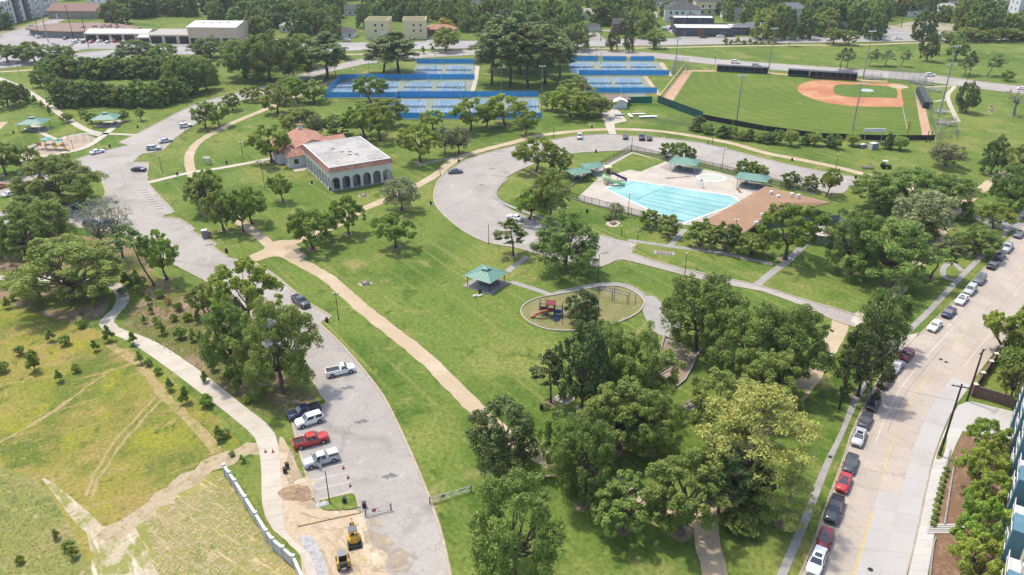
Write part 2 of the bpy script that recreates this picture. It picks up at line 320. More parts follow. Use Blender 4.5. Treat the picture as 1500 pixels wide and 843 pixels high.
# --- lower left: meadow, straw plot, dirt tracks, planting beds
sheet('meadow', [(-60, 440), (30, 446), (90, 470), (148, 486), (185, 508), (222, 532), (262, 566), (300, 596), (335, 632), (352, 652), (330, 668), (290, 690), (250, 722), (205, 752), (180, 780), (200, 860), (-60, 870)], 0.012, MEADOW)
sheet('straw_plot', [(205, 765), (245, 736), (290, 704), (325, 690), (345, 720), (372, 765), (392, 795), (425, 830), (440, 862), (190, 862), (185, 800)], 0.016, STRAW)
ribbon('dirt_track', [(395, 652), (345, 666), (300, 688), (262, 714), (222, 742), (185, 768), (152, 792)], 3.3, 0.022, mat('soft_track', (0.44, 0.355, 0.235), [(0.3, .50, .62, (0.37, 0.29, 0.18)), (0.6, .57, .67, (0.27, 0.24, 0.085)), (1.2, .58, .68, (0.52, 0.43, 0.30))], rough=.95, bump=.5, bscale=3, fine=.2, spec=.08), ragged=0.6)
sheet('dirt_track', [(62, 702), (75, 706), (98, 724), (122, 744), (143, 764), (152, 778), (142, 784), (128, 782), (112, 768), (96, 748), (80, 726)], 0.020, PATCHY, n=4)
sheet('dirt_track', [(128, 776), (150, 772), (176, 770), (196, 772), (208, 792), (222, 822), (234, 862), (142, 862), (134, 815)], 0.021, PATCHY, n=4)
sheet('meadow_scrub', [(-40, 690), (20, 690), (62, 712), (92, 755), (118, 805), (132, 862), (-40, 866)], 0.018, mat('scrub', (0.225, 0.235, 0.070), [(0.05, 0.46, 0.58, (0.330, 0.265, 0.125)), (0.12, 0.54, 0.66, (0.120, 0.165, 0.050)), (0.3, 0.58, 0.68, (0.29, 0.28, 0.075)), (0.8, 0.60, 0.70, (0.37, 0.31, 0.17)), (1.5, 0.60, 0.70, (0.11, 0.15, 0.04))], rough=0.95, bump=0.5, bscale=2, fine=0.26, fscale=1.6, spec=0.08))
for k, (a, w) in enumerate([([(160, 505), (205, 535), (235, 575), (262, 600), (300, 640), (318, 662)], 1.6), ([(238, 585), (205, 620), (172, 660), (145, 700), (132, 735)], 0.5), ([(232, 578), (200, 612), (165, 652), (138, 694), (126, 728)], 0.5), ([(165, 540), (110, 580), (60, 615), (0, 648), (-40, 668)], 0.7)]):
    ribbon('mown_track', a, w, 0.024+k*0.002, mat('dry_track', (0.37, 0.29, 0.135), [(0.5, 0.48, 0.62, (0.26, 0.235, 0.07)), (1.2, 0.55, 0.66, (0.46, 0.37, 0.2))], rough=0.95, fine=0.2, spec=0.08), ragged=0.25)
sheet('soil_patch', [(-30, 418), (40, 420), (90, 412), (140, 420), (160, 440), (150, 462), (120, 474), (80, 468), (30, 452), (-30, 440)], 0.014, BED, n=4)
sheet('planting_bed', [(196, 395), (240, 412), (280, 428), (320, 452), (350, 480), (385, 520), (420, 552), (455, 578), (462, 598), (420, 606), (392, 612), (350, 585), (300, 548), (250, 512), (196, 486), (180, 474), (190, 456), (205, 438), (202, 420), (188, 408)], 0.014, BED, n=4)
sheet('soil_patch', [(-20, 332), (40, 334), (110, 345), (170, 352), (210, 372), (225, 398), (180, 400), (120, 396), (60, 392), (-20, 396)], 0.013, BED, n=4)
sheet('construction_dirt', [(410, 640), (425, 660), (438, 690), (452, 725), (470, 742), (505, 748), (528, 750), (538, 775), (545, 800), (570, 862), (455, 862), (440, 815), (418, 790), (412, 740), (408, 690)], 0.036, DIRT, n=3)
DUST = mat('dust_film', (0.50, 0.40, 0.27), [(0.5, .5, .64, (0.42, 0.32, 0.20))], rough=.95, fine=.15)
nt_ = DUST.node_tree; b_ = nt_.nodes['Principled BSDF']; g_ = nd(nt_, 'NewGeometry'); n_ = nd(nt_, 'TexNoise'); n_.inputs['Scale'].default_value = .35; n_.inputs['Detail'].default_value = 8; r_ = nd(nt_, 'MapRange'); r_.inputs[1].default_value = .42; r_.inputs[2].default_value = .62; r_.inputs[4].default_value = .85
nt_.links.new(g_.outputs['Position'], n_.inputs['Vector']); nt_.links.new(n_.outputs['Fac'], r_.inputs[0]); nt_.links.new(r_.outputs[0], b_.inputs['Alpha'])
sheet('dust_film', [(526, 748), (545, 756), (560, 770), (572, 790), (590, 805), (612, 818), (600, 835), (590, 862), (552, 862), (540, 810), (530, 775)], 0.040, DUST, n=3)
sheet('dust_film', [(425, 655), (440, 690), (452, 715), (472, 722), (468, 745), (440, 742), (420, 700)], 0.044, DUST, n=3)
RUT = mat('tyre_rut', (0.37, 0.29, 0.19), [(1.0, .5, .62, (0.47, 0.38, 0.26))], fine=.25)
for k, a in enumerate([[(478, 790), (490, 800), (500, 815), (512, 840)], [(488, 782), (502, 792), (515, 808), (528, 838)], [(455, 770), (475, 776), (500, 775), (525, 768)], [(440, 752), (470, 760), (505, 757)], [(520, 812), (535, 822), (560, 828), (585, 822)], [(515, 820), (532, 832), (560, 838), (590, 832)], [(470, 805), (480, 825), (488, 850)]]): ribbon('tyre_rut', a, 0.32, 0.046+.001*k, RUT, ragged=.10)
sheet('gravel_bed', [(438, 788), (452, 785), (466, 800), (478, 830), (482, 862), (462, 862), (455, 825)], 0.042, GRAVEL, n=3)
# --- park drive
DR_R = [(664, 866), (650, 795), (635, 747), (617, 700), (600, 660), (583, 623), (562, 582), (540, 552), (517, 524), (489, 494), (468, 475)]
DR_R2 = [(473, 470), (485, 464), (456, 447), (421, 419), (400, 402), (374, 386)]
DR_R3 = [(334, 377), (312, 362), (317, 358), (281, 339), (286, 337), (263, 321), (239, 319), (241, 315), (255, 311), (235, 290), (218, 270)]
DR_R4 = [(215, 257), (217, 238), (195, 238), (208, 226), (238, 221), (256, 203), (294, 177), (312, 165), (345, 150), (390, 138), (430, 124), (480, 106)]
DR_T = [(530, 95), (608, 86), (694, 81), (780, 80), (860, 82), (963, 86), (1050, 96), (1130, 103), (1262, 112), (1348, 119), (1430, 130), (1560, 146)]
DR_TB = [(1560, 134), (1430, 119), (1348, 108), (1262, 102), (1130, 93), (1050, 87), (963, 78), (860, 73), (780, 71), (694, 73), (608, 78), (528, 87), (470, 100), (420, 116), (380, 128), (340, 138), (294, 150), (261, 165), (248, 172), (205, 194), (173, 209)]
DR_L = [(188, 213), (150, 222), (119, 231), (92, 243), (60, 251), (0, 267), (-80, 288)]
DR_L2 = [(-80, 348), (0, 332), (30, 328), (128, 335), (165, 342), (206, 353), (251, 386), (309, 416), (335, 445), (365, 482), (405, 522), (448, 547), (461, 562), (471, 580), (479, 590), (467, 598), (429, 606), (431, 630), (445, 682), (459, 731)]
road = sheet('park_drive', DR_R+DR_R2+DR_R3+DR_R4+DR_T+DR_TB+DR_L+DR_L2+[(470, 745), (528, 748), (534, 775), (548, 866)], 0.03, ASPH, n=1)
for seg in (DR_R, DR_R2, DR_R3, [(218, 262), (215, 257)]+DR_R4[1:], DR_T, DR_TB[:-1], DR_L, DR_L2[2:]): kerb(seg, n=2)
sheet('tree_island', [(-60, 300), (0, 288), (30, 280), (60, 268), (95, 256), (137, 252), (150, 268), (153, 288), (120, 300), (30, 306), (-60, 318)], 0.15, LAWN, n=3, th=0.2)
kerb([(-60, 300), (0, 288), (30, 280), (60, 268), (95, 256), (137, 252), (150, 268), (153, 288), (120, 300), (30, 306), (-60, 318)], h=0.17, closed=True)
sheet('lot_island', [(470, 733), (495, 727), (518, 723), (524, 733), (526, 744), (500, 748), (472, 747)], 0.15, LAWN, n=3, th=0.2)
kerb([(470, 733), (495, 727), (518, 723), (524, 733), (526, 744)], h=0.17)
# parking bay stripes, worn
for i in range(9):
    t = i/8; a = G(229+24*t-9, 275+27*t+1); b = G(229+24*t-34, 275+27*t+3.2)
    tag(line_mark('parking_line', a, b, 0.14, 0.036, FADEW), kind='structure')
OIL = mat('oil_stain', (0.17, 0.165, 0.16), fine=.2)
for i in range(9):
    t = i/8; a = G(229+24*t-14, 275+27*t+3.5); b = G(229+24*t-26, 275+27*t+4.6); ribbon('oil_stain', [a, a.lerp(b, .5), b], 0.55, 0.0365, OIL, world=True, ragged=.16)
for x, y in ((700, 272), (716, 248), (520, 620), (560, 700), (500, 570), (300, 360), (860, 365), (880, 372), (1010, 222)):
    a = G(x, y); ribbon('oil_stain', [a, a+Vector((1.2, .5, 0)), a+Vector((2.2, .4, 0))], 0.7, 0.0375, OIL, world=True, ragged=.3)
for i in range(4):
    a = G(452+5*i, 690+14*i); b = G(505+4*i, 680+13*i); tag(line_mark('parking_line', a, b, 0.12, 0.046, FADEW), kind='structure')
for i, (x, y) in enumerate([(243, 296), (234, 289)]): tag(MB().box((0, 0, 0.07), (1.9, 0.25, 0.14), taper=.9).build('wheel_stop', CONC), 'low concrete wheel stop in the parking bay by the walk', 'wheel stop', 'wheel stops').location = G(x-2, y-2)+Vector((0, 0, .03))
# --- concrete footpath along the meadow, slab by slab
slabs('footpath', [(-60, 404), (0, 404), (60, 403), (110, 405), (137, 411), (160, 422), (170, 436), (164, 454), (149, 467), (144, 478), (157, 487), (187, 500), (228, 527), (279, 565), (325, 600), (352, 622), (372, 640), (380, 662), (383, 700), (384, 740), (398, 775), (440, 812), (452, 862)],
      [(-60, 411), (0, 411), (60, 412), (110, 416), (140, 417), (174, 414), (188, 430), (188, 445), (175, 459), (167, 471), (176, 481), (228, 501), (284, 537), (329, 572), (360, 597), (390, 620), (405, 640), (409, 665), (412, 700), (414, 735), (420, 785), (452, 808), (470, 862)], 3.2, 1, 0.05, [CONC], gap=0.025)
# --- granite trails
TR = [[(405, 368), (440, 385), (484, 410), (532, 453), (585, 494), (628, 529), (661, 562), (690, 592), (725, 625), (760, 650), (800, 673), (835, 690), (877, 702), (950, 730), (1000, 750), (1030, 768)],
      [(1234, 466), (1226, 490), (1207, 520), (1188, 552), (1160, 585), (1120, 625), (1085, 665), (1055, 720), (1035, 765), (1041, 815), (1056, 868)],
      [(405, 368), (378, 345), (350, 324), (309, 296), (290, 278), (280, 250), (277, 230), (290, 209), (324, 189), (353, 175), (390, 160), (426, 144), (464, 129), (490, 117)],
      [(405, 368), (426, 357), (455, 345), (489, 332), (527, 309), (562, 294), (610, 273), (643, 253), (666, 235), (697, 223), (755, 208), (783, 200), (839, 193), (882, 190), (927, 190), (978, 194), (1029, 202), (1079, 212), (1120, 224), (1196, 239), (1264, 255), (1330, 275), (1400, 305)],
      [(1560, 225), (1500, 243), (1475, 251), (1434, 281), (1404, 306), (1386, 324), (1371, 352), (1335, 400), (1300, 440), (1255, 466)],
      [(-40, 108), (40, 103), (100, 97), (250, 90), (400, 84), (520, 80), (700, 74), (840, 72), (978, 70), (1120, 67), (1262, 66), (1348, 63), (1500, 61), (1600, 60)]]
for k, t in enumerate(TR): ribbon('granite_trail', t, (3.2, 3.4, 3.0, 3.1, 3.0, 3.0)[k], 0.018+0.002*k, TRAIL, ragged=0.16)
sheet('granite_trail', [(362, 377), (385, 366), (400, 355), (418, 352), (432, 356), (440, 372), (448, 388), (425, 380), (400, 376), (376, 383)], 0.0315, TRAIL, n=3)
for x, y, rx, ry in [(433, 374, 16, 6), (428, 362, 12, 4)]: sheet('gravel_wash', [(x+rx*math.cos(a)*(1+.2*math.sin(3*a)), y+ry*math.sin(a)) for a in [i*0.6283 for i in range(10)]], 0.0335, mat('washed_soil', (.40, .31, .21), [(.5, .48, .62, (.31, .235, .16))], fine=.15), n=2)
# --- loop drive round the pool, service lane
LO = [(1262, 482), (1226, 471), (1183, 452), (1120, 428), (1054, 416), (978, 397), (915, 381), (899, 383), (877, 392), (846, 386), (800, 376), (755, 363), (714, 356), (679, 339), (651, 316), (637, 299), (636, 281), (643, 263), (656, 251), (684, 234), (715, 224), (755, 214), (813, 205), (841, 200), (887, 197), (965, 202), (1029, 210), (1120, 233), (1186, 248), (1234, 257), (1249, 259), (1258, 266), (1247, 273)]
LI = [(1235, 283), (1215, 284), (1200, 279), (1130, 263), (1060, 247), (1000, 233), (925, 220), (912, 221), (851, 224), (808, 231), (765, 248), (745, 258), (732, 267), (723, 281), (730, 296), (750, 309), (775, 319), (811, 332), (864, 342), (900, 350), (927, 356), (932, 360), (925, 371), (1003, 395), (1105, 417), (1160, 434), (1241, 458), (1264, 467)]
sheet('loop_drive', LO+LI, 0.034, ASPH, n=1); kerb(LO, n=2); kerb(LI[:20], n=2); kerb(LI[20:], n=2)
kerb([(743, 262), (728, 275), (726, 290), (750, 304), (800, 322), (850, 335)], h=0.16, w=1.2, m=CONCG)     # worn concrete apron inside the ring
# access from the loop to the courts
sheet('service_pad', [(893, 198), (884, 176), (883, 162), (905, 161), (912, 170), (918, 178), (900, 182), (903, 198)], 0.032, CONC, n=2)
# --- narrow concrete walks
WALKS = [([(920, 352), (981, 361), (1060, 372), (1133, 388)], 1.6), ([(1003, 336), (981, 361)], 1.6), ([(1108, 418), (1133, 398), (1150, 386), (1165, 372), (1178, 359), (1195, 350)], 1.8),
         ([(748, 413), (780, 423), (811, 434)], 1.6), ([(742, 399), (755, 389), (773, 376)], 1.6), ([(217, 268), (275, 254), (320, 247), (380, 236), (412, 229)], 2.2), ([(608, 243), (640, 236), (672, 231)], 1.4), ([(760, 699), (790, 698), (812, 697)], 0.5)]
for k, (p, w) in enumerate(WALKS): ribbon('walkway', p, w, 0.026+0.002*k, CONCG if k not in (5, 7) else CONC if k == 5 else TRAIL)
sheet('building_apron', [(409, 230), (420, 238), (432, 252), (446, 250), (452, 245), (436, 240), (425, 232)], 0.043, CONC, n=1)
sheet('pool_plaza', [(1183, 351), (1182, 338), (1195, 328), (1216, 335), (1220, 352)], 0.042, CONC, n=2)
# left playground walks
for p, w in [([(-20, 108), (30, 128), (65, 150), (95, 172), (125, 190), (148, 196)], 2.6), ([(148, 196), (178, 197), (198, 198)], 2.0), ([(176, 178), (150, 200), (120, 218), (70, 228), (20, 238), (-30, 246)], 2.4), ([(56, 192), (82, 204), (100, 200), (125, 196), (148, 199)], 1.8)]:
    ribbon('walkway', p, w, 0.026, CONC)
sheet('play_sand', [(30, 228), (42, 214), (90, 203), (118, 197), (140, 203), (130, 213), (95, 223), (55, 232)], 0.022, mat('play_sand_tan', (0.40, 0.31, 0.23), [(0.5, 0.5, 0.65, (0.46, 0.37, 0.28))], fine=0.12), n=3)
sheet('shelter_pad', [(33, 190), (48, 183), (77, 188), (58, 194)], 0.04, CONC, n=1); sheet('shelter_pad', [(139, 187), (150, 179), (178, 176), (168, 187)], 0.04, CONC, n=1)
sheet('court_pad', [(-40, 200), (0, 190), (12, 179), (-30, 180)], 0.03, TRAIL, n=1)
# --- street on the right, slab by slab, with its sidewalk
SW = [(1160, 872), (1188, 805), (1206, 751), (1231, 684), (1247, 636), (1263, 600), (1282, 563), (1305, 534), (1328, 509), (1360, 477), (1391, 448), (1414, 423), (1437, 398), (1475, 354), (1500, 329), (1545, 290)]
SE = [(1321, 872), (1337, 805), (1349, 751), (1363, 684), (1378, 640), (1396, 600), (1418, 570), (1440, 536), (1468, 500), (1500, 457), (1530, 420), (1560, 385), (1600, 340)]
slabs('street', SW, SE, 4.6, 4, 0.04, [SLAB, SLABN], gap=0.014, pick=lambda t, j: 1 if (j == 3 and t < 0.36) or (j == 2 and t < 0.11) else 0)
slabs('sidewalk', [(1124, 872), (1165, 780), (1203, 687), (1231, 630), (1249, 582), (1274, 540), (1300, 508), (1326, 484), (1358, 453), (1391, 418), (1420, 388), (1446, 364), (1470, 340), (1500, 305)], [(1141, 872), (1186, 763), (1214, 688), (1238, 633), (1262, 580), (1285, 543), (1308, 513), (1334, 488), (1366, 457), (1398, 422), (1427, 392), (1452, 368), (1476, 343), (1508, 308)], 1.9, 1, 0.045, [CONCG], gap=0.02)
kerb([(1150, 890)]+SW[1:8]+[(1322, 516)], n=3, h=0.16, w=0.22); kerb([(1346, 491)]+SW[10:], n=3, h=0.16, w=0.22); kerb([(1312, 900)]+SE[1:4]+[(1372, 655)], n=3, h=0.16, w=0.2); kerb([(1428, 553)]+SE[8:], n=3, h=0.16, w=0.2)
sheet('street_apron', [(1246, 470), (1262, 462), (1290, 480), (1318, 494), (1345, 488), (1330, 506), (1308, 520), (1290, 505), (1268, 487)], 0.048, CONC, n=2)
sheet('street_apron', [(1478, 339), (1440, 327), (1412, 314), (1380, 305), (1330, 292), (1300, 285), (1300, 278), (1380, 297), (1440, 318), (1490, 326), (1500, 329)], 0.046, ASPH2, n=2)
ribbon('walkway', [(1410, 398), (1395, 386), (1382, 393), (1384, 407), (1402, 412)], 1.3, 0.047, CONCG); 
E2 = [(1355, 872), (1366, 805), (1374, 757), (1386, 690), (1394, 665)]
slabs('sidewalk', [(1323, 872), (1338.5, 805), (1350.5, 751), (1363.5, 690), (1374, 655), (1385, 628)], [(1354, 872), (1365, 805), (1373, 757), (1386, 690), (1397, 660), (1412, 628)], 1.6, 1, 0.07, [CONCW], gap=0.02)
sheet('driveway', [(1380, 640), (1392, 612), (1404, 594), (1420, 588), (1470, 600), (1520, 612), (1510, 650), (1440, 640), (1410, 632)], 0.055, SLABN, n=1)
sheet('kerb_lawn', [(1371, 672), (1376, 655), (1383, 640), (1387, 640), (1384, 660), (1379, 672)], 0.10, LAWN, n=2, th=0.1)
sheet('verge_planting', [(1358, 872), (1376, 757), (1389, 690), (1398, 662), (1410, 636), (1445, 644), (1470, 640), (1490, 660), (1452, 872)], 0.05, MULCH, n=1)
sheet('verge_lawn', [(1426, 580), (1432, 562), (1445, 545), (1470, 510), (1500, 470), (1540, 420), (1560, 440), (1500, 520), (1478, 585), (1450, 580)], 0.045, LAWN, n=1)
# street paint
def offs(t, n=40): 
    A, B = resample(gl(SW, 5), n), resample(gl(SE, 5), n); return [a.lerp(b, t) for a, b in zip(A, B)]
cl = offs(0.50)
for i0, i1 in [(0, 4), (6, 9), (10, 14), (17, 19), (26, 30)]: ribbon('yellow_centre_line', cl[i0:i1+1], 0.22 if i0 else 0.34, 0.046, YELL, world=True)
ribbon('white_lane_line', offs(0.31)[8:20], 0.13, 0.046, FADEW, world=True); ribbon('white_lane_line', offs(0.80)[16:24], 0.10, 0.046, FADEW, world=True)
ribbon('tar_seam', offs(0.40)[9:18], 0.10, 0.047, JOINT, world=True); ribbon('tar_seam', offs(0.66)[20:36], 0.07, 0.047, JOINT, world=True)
for (x, y) in [(1399, 467), (1390, 478)]:                                   # painted arrows
    c = G(x, y); d = (G(1414, 450)-G(1380, 487)).normalized(); nn = Vector((-d.y, d.x, 0)); b = MB()
    b.add([(*(c+d*a+nn*q).xy, 0.047) for a, q in ((-1.4, -.1), (.3, -.1), (.3, -.42), (1.3, 0), (.3, .42), (.3, .1), (-1.4, .1))], [(0, 1, 2, 3, 4, 5, 6)]); tag(b.build('road_arrow', FADEW), kind='structure')
for x, y in [(1378, 527), (1386, 531), (1275, 835), (1216, 670)]:
    tag(MB().cyl((0, 0, 0), 0.36, 0.006, 14).build('manhole_cover', DARKM), 'round dark iron manhole cover let into the concrete', 'manhole', 'manhole covers').location = G(x, y)+Vector((0, 0, 0.048))
# --- avenue beyond the park, and the corner street
AV_T = [(-80, 96), (0, 92), (100, 80), (165, 73), (300, 67), (500, 63), (700, 60), (965, 57), (1120, 54), (1260, 52), (1370, 50), (1600, 46)]
AV_B = [(1600, 57), (1400, 60), (1260, 62), (1120, 64), (965, 67), (700, 71), (500, 75), (250, 81), (130, 88), (0, 101), (-80, 108)]
sheet('avenue', AV_T+AV_B, 0.028, AVENUE, n=2); kerb(AV_T, n=2); kerb(AV_B, n=2)
ribbon('avenue_median', [(0, 96.5), (100, 84), (165, 78), (300, 73), (500, 69), (700, 65.5), (965, 61.5), (1120, 58.5), (1260, 57)], 0.5, 0.034, YELL)
sheet('side_street', [(-80, 70), (0, 47), (60, 30), (95, 18), (130, 8), (160, 0), (175, 0), (140, 12), (112, 22), (85, 33), (90, 45), (110, 62), (125, 72), (60, 86), (0, 94), (-80, 104)], 0.029, AVENUE, n=1)
ribbon('dry_verge', [(-60, 66), (0, 49), (60, 32), (95, 19)], 7, 0.033, mat('dry_grass', (0.30, 0.25, 0.13), [(0.2, .5, .6, (0.2, 0.2, 0.08))], fine=0.2))
for p in [[(1000, 57), (978, 46), (968, 40), (985, 36), (1010, 50), (1030, 56)], [(1270, 52), (1300, 38), (1345, 36), (1400, 46), (1420, 51)], [(622, 62), (632, 55), (638, 55), (650, 61)], [(170, 73), (180, 62), (250, 58), (360, 56), (420, 60), (440, 64)], [(855, 60), (862, 48), (876, 48), (886, 58)], [(90, 60), (95, 38), (130, 48), (180, 62), (170, 72), (110, 72)]]:
    sheet('forecourt', p, 0.031, AVENUE, n=1)
ribbon('back_street', [(850, 45), (900, 45), (960, 44)], 6, 0.03, AVENUE); ribbon('back_street', [(1290, 17), (1360, 17), (1410, 15)], 7, 0.03, AVENUE)
sheet('vacant_lot', [(1300, 40), (1360, 30), (1420, 40), (1400, 46), (1330, 46)], 0.036, mat('pale_lot', (0.36, 0.32, 0.25), [(0.06, .48, .6, (0.22, 0.22, 0.1))], fine=0.2), n=2)
# --- ball field
sheet('outfield', [(1005, 104), (1100, 104), (1200, 113), (1330, 121), (1342, 135), (1355, 170), (1366, 206), (1200, 203), (1120, 192), (1029, 175), (964, 151)], 0.02, FIELD, n=1)
sheet('warning_track', [(964, 150), (1001, 103), (1014, 105), (982, 154)], 0.028, TRACK, n=1)
sheet('warning_track', [(1340, 134), (1350, 134), (1366, 204), (1352, 205), (1345, 165)], 0.028, TRACK, n=1)
ribbon('warning_track', [(1003, 104), (1100, 105.5), (1200, 114), (1300, 120)], 3.5, 0.026, TRACK)
HP, B1 = G(1316, 126), G(1321, 152); B3 = G(1224, 123.5); B2 = B1+B3-HP; MD = G(1270, 133)
INF = [(1316, 123), (1290, 122.5), (1262, 121.5), (1222, 119), (1196, 118), (1180, 121), (1170, 126), (1168, 131), (1174, 138), (1190, 145), (1212, 151), (1240, 155), (1270, 156.5), (1300, 157), (1322, 156), (1322, 145), (1320, 132), (1326, 128)]
sheet('infield', INF, 0.032, CLAY, n=3)
sheet('infield_grass', [(1313, 130), (1290, 126), (1262, 125), (1232, 124), (1222, 127), (1221, 134), (1226, 139), (1240, 142), (1262, 143), (1290, 143.5), (1310, 144), (1314, 143)], 0.037, INFIELD, n=2)
def disc(name, x, y, r, z, m): 
    o = MB().cyl((0, 0, 0), r, z, 24, r*0.92).build(name, m); o.location = G(x, y)+Vector((0, 0, 0.036)); return tag(o, kind='structure')
disc('home_circle', 1316, 127, 4.2, 0.01, TRAIL); disc('pitching_mound', 1270, 133.2, 3.0, 0.25, mat('mound_tarp', (0.40, 0.46, 0.40), fine=0.05))
tag(line_mark('foul_line', G(1322, 157), G(1329, 190), 0.12, 0.04, FADEW), kind='structure')
# tennis: (x0,x1,near,far, court centres)
CG = mat('court_green', (0.215, 0.260, 0.205), [(0.05, .48, .62, (0.255, 0.295, 0.24))], fine=0.05, rough=0.9)
CB = mat('court_blue', (0.130, 0.240, 0.345), [(0.12, .48, .64, (0.160, 0.275, 0.385))], fine=0.05, rough=0.9)
def courts(px_near, px_far, centres):
    (xa, ya), (xb, yb) = px_near; A, B = G(xa, ya), G(xb, yb); yf = G(px_far[0], px_far[1]).y; yn = (A.y+B.y)/2
    P = [Vector((A.x, yn, 0)), Vector((B.x, yn, 0)), Vector((B.x, yf, 0)), Vector((A.x, yf, 0))]
    root = sheet('court_surface', P, 0.03, CG, world=True); ym = (yn+yf)/2
    for cx in centres:
        x = G(cx[0], cx[1]).x
        MB().box((x, ym, 0.0345), (11.9, 26.5, 0.003)).build('court_paint', CB, root)
        b = MB(); z = 0.0395
        for dx in (-5.485, -4.115, 4.115, 5.485): b.box((x+dx, ym, z), (0.16, 23.77, 0.002))
        for dy in (-11.885, 11.885): b.box((x, ym+dy, z+.001), (10.97, 0.18, 0.002))
        for dy in (-6.4, 6.4): b.box((x, ym+dy, z+.001), (8.23, 0.16, 0.002))
        b.box((x, ym, z+.002), (0.15, 12.8, 0.002)); b.build('court_lines', FADEW, root)
        nt = MB(); nt.box((x, ym, 0.5), (12.4, 0.04, 0.9))
        n = thing('tennis_net', 'dark tennis net strung between two short posts on a blue court', 'tennis net', (x, ym, 0.03), 0, 'tennis nets')
        MB().box((0, 0, 0.5), (12.4, 0.04, 0.86)).build('net', MESHD, n); MB().box((0, 0, 0.95), (12.4, 0.06, 0.07)).build('net_tape', WHITE, n)
        for s in (-6.25, 6.25): MB().cyl((s, 0, 0), 0.06, 1.07, 6).build('post', DARKM, n)
    return P
def screen(a, b, h, m, label, pm=None, gap=(), cat='fence', group=None, top=0.3, name='windscreen_fence'):
    a = Vector((a.x, a.y, 0)); b = Vector((b.x, b.y, 0)); L = (b-a).length; n = max(1, round(L/3.0)); d = (b-a)/L
    t = thing(name, label, cat, a, math.atan2(d.y, d.x), group)
    for i in range(n+1): MB().cyl((L*i/n, 0, 0), 0.05, h+top, 6).build('post', pm or STEEL, t)
    st = L/max(1, round(L/15))
    for i in range(max(1, round(L/15))):
        x0, x1 = i*st+0.06, (i+1)*st-0.06
        MB().box(((x0+x1)/2, -0.07, h/2+0.12), (x1-x0, 0.02, h-0.2)).build('windscreen', m, t)
    if top: MB().tube([(0, 0, h+top), (L, 0, h+top)], 0.035, 5).build('top_rail', pm or STEEL, t)
    return t
P = courts([(565, 175), (793, 175)], (600, 143.2), [(600, 159), (655, 159), (711, 159), (767, 159)])
screen(P[0], P[1], 2.6, BLUESCR, 'blue windscreen fence along the near side of the four-court front row'); screen(P[3]+Vector((0, .6, 0)), P[2]+Vector((0, .6, 0)), 2.6, BLUESCR, 'blue windscreen fence between the front and the middle row of courts'); screen(P[0], P[3], 2.6, BLUESCR, 'blue windscreen fence closing the end of the front row of courts')
P = courts([(475, 144), (690, 144)], (600, 117), [(505, 130), (563, 130), (612, 130), (660, 130)])
screen(P[0], P[1], 2.6, BLUESCR, 'blue windscreen fence along the near side of the middle court row'); screen(P[3], P[2], 2.6, BLUESCR, 'blue windscreen fence behind the middle row of courts'); screen(P[0], P[3], 2.6, BLUESCR, 'blue windscreen fence closing the far end of the middle court row')
P = courts([(598, 116), (694, 116)], (650, 94), [(628, 106), (671, 106)])
screen(P[3], P[2], 2.6, BLUESCR, 'blue windscreen fence behind the two-court back row')
P = courts([(857, 137), (962, 137)], (900, 112), [(876, 124), (921, 124)])
screen(P[0], P[1], 2.6, BLUESCR, 'blue windscreen fence near the brick hut, fronting two courts')
P = courts([(848, 111), (980, 111)], (900, 90), [(851, 100), (899, 100), (942, 100)])
screen(P[0], P[1], 2.6, BLUESCR, 'blue windscreen fence between the two court rows beside the ball field')
e = (P[2]-P[3])/3
for i in range(3): screen(P[3]+e*i+Vector((.6 if i else -5, 0, 0)), P[3]+e*(i+1)-Vector((1.5, 0, 0)), 2.6, BLUESCR, ('first', 'middle', 'last')[i]+' of three blue windscreen sections along the drive, counted towards the ball field')
sheet('practice_court', [(908, 148), (950, 147), (945, 137), (908, 138)], 0.03, CG, n=1)
screen(G(906, 153), G(955, 152), 3.0, mat('teal_windscreen', (0.01, 0.16, 0.11), fine=.1), 'green windscreen fence round the practice court beside the white shed')
ribbon('walkway', [(700, 96), (696, 120), (690, 140)], 2.0, 0.036, CONC); ribbon('walkway', [(968, 92), (982, 112)], 2.6, 0.033, TRAIL); ribbon('walkway', [(945, 112), (966, 140)], 2.0, 0.033, TRAIL)
# ball field fences
def tall(a, b, h, label): return screen(a, b, h, GREENSCR, label, top=0)
q = [G(963, 151), G(1029, 176), G(1120, 193), G(1200, 204), G(1290, 207), G(1368, 207)]
screen(q[0], q[1], 3.2, GREENSCR, 'dark green windscreened outfield wall with angled braces, at the field corner', top=0)
for i in range(1, 5): screen(q[i], q[i+1], 2.2, mat('black_windscreen', (0.02, 0.024, 0.026), fine=.15), 'black windscreen outfield fence behind the '+('wall end junipers', 'row of junipers', 'scoreboard', 'foul pole')[i-1], top=0)
ya = thing('foul_fence', 'yellow capped chain link fence along the sandy warning track', 'fence', G(964, 149)); d = G(1001, 101)-G(964, 149)
for i in range(15): MB().cyl((d.x*i/14, d.y*i/14, 0), 0.05, 1.8, 6).build('post', STEEL, ya)
MB().bar((0, 0, 1.85), (d.x, d.y, 1.85), 0.28, 0.16).build('yellow_cap', plain('yellow_cap', (0.62, 0.56, 0.16)), ya)
MB().add([(0, 0, .1), (d.x, d.y, .1), (d.x, d.y, 1.8), (0, 0, 1.8)], [(0, 1, 2, 3)]).build('mesh_panel', MESHW, ya)
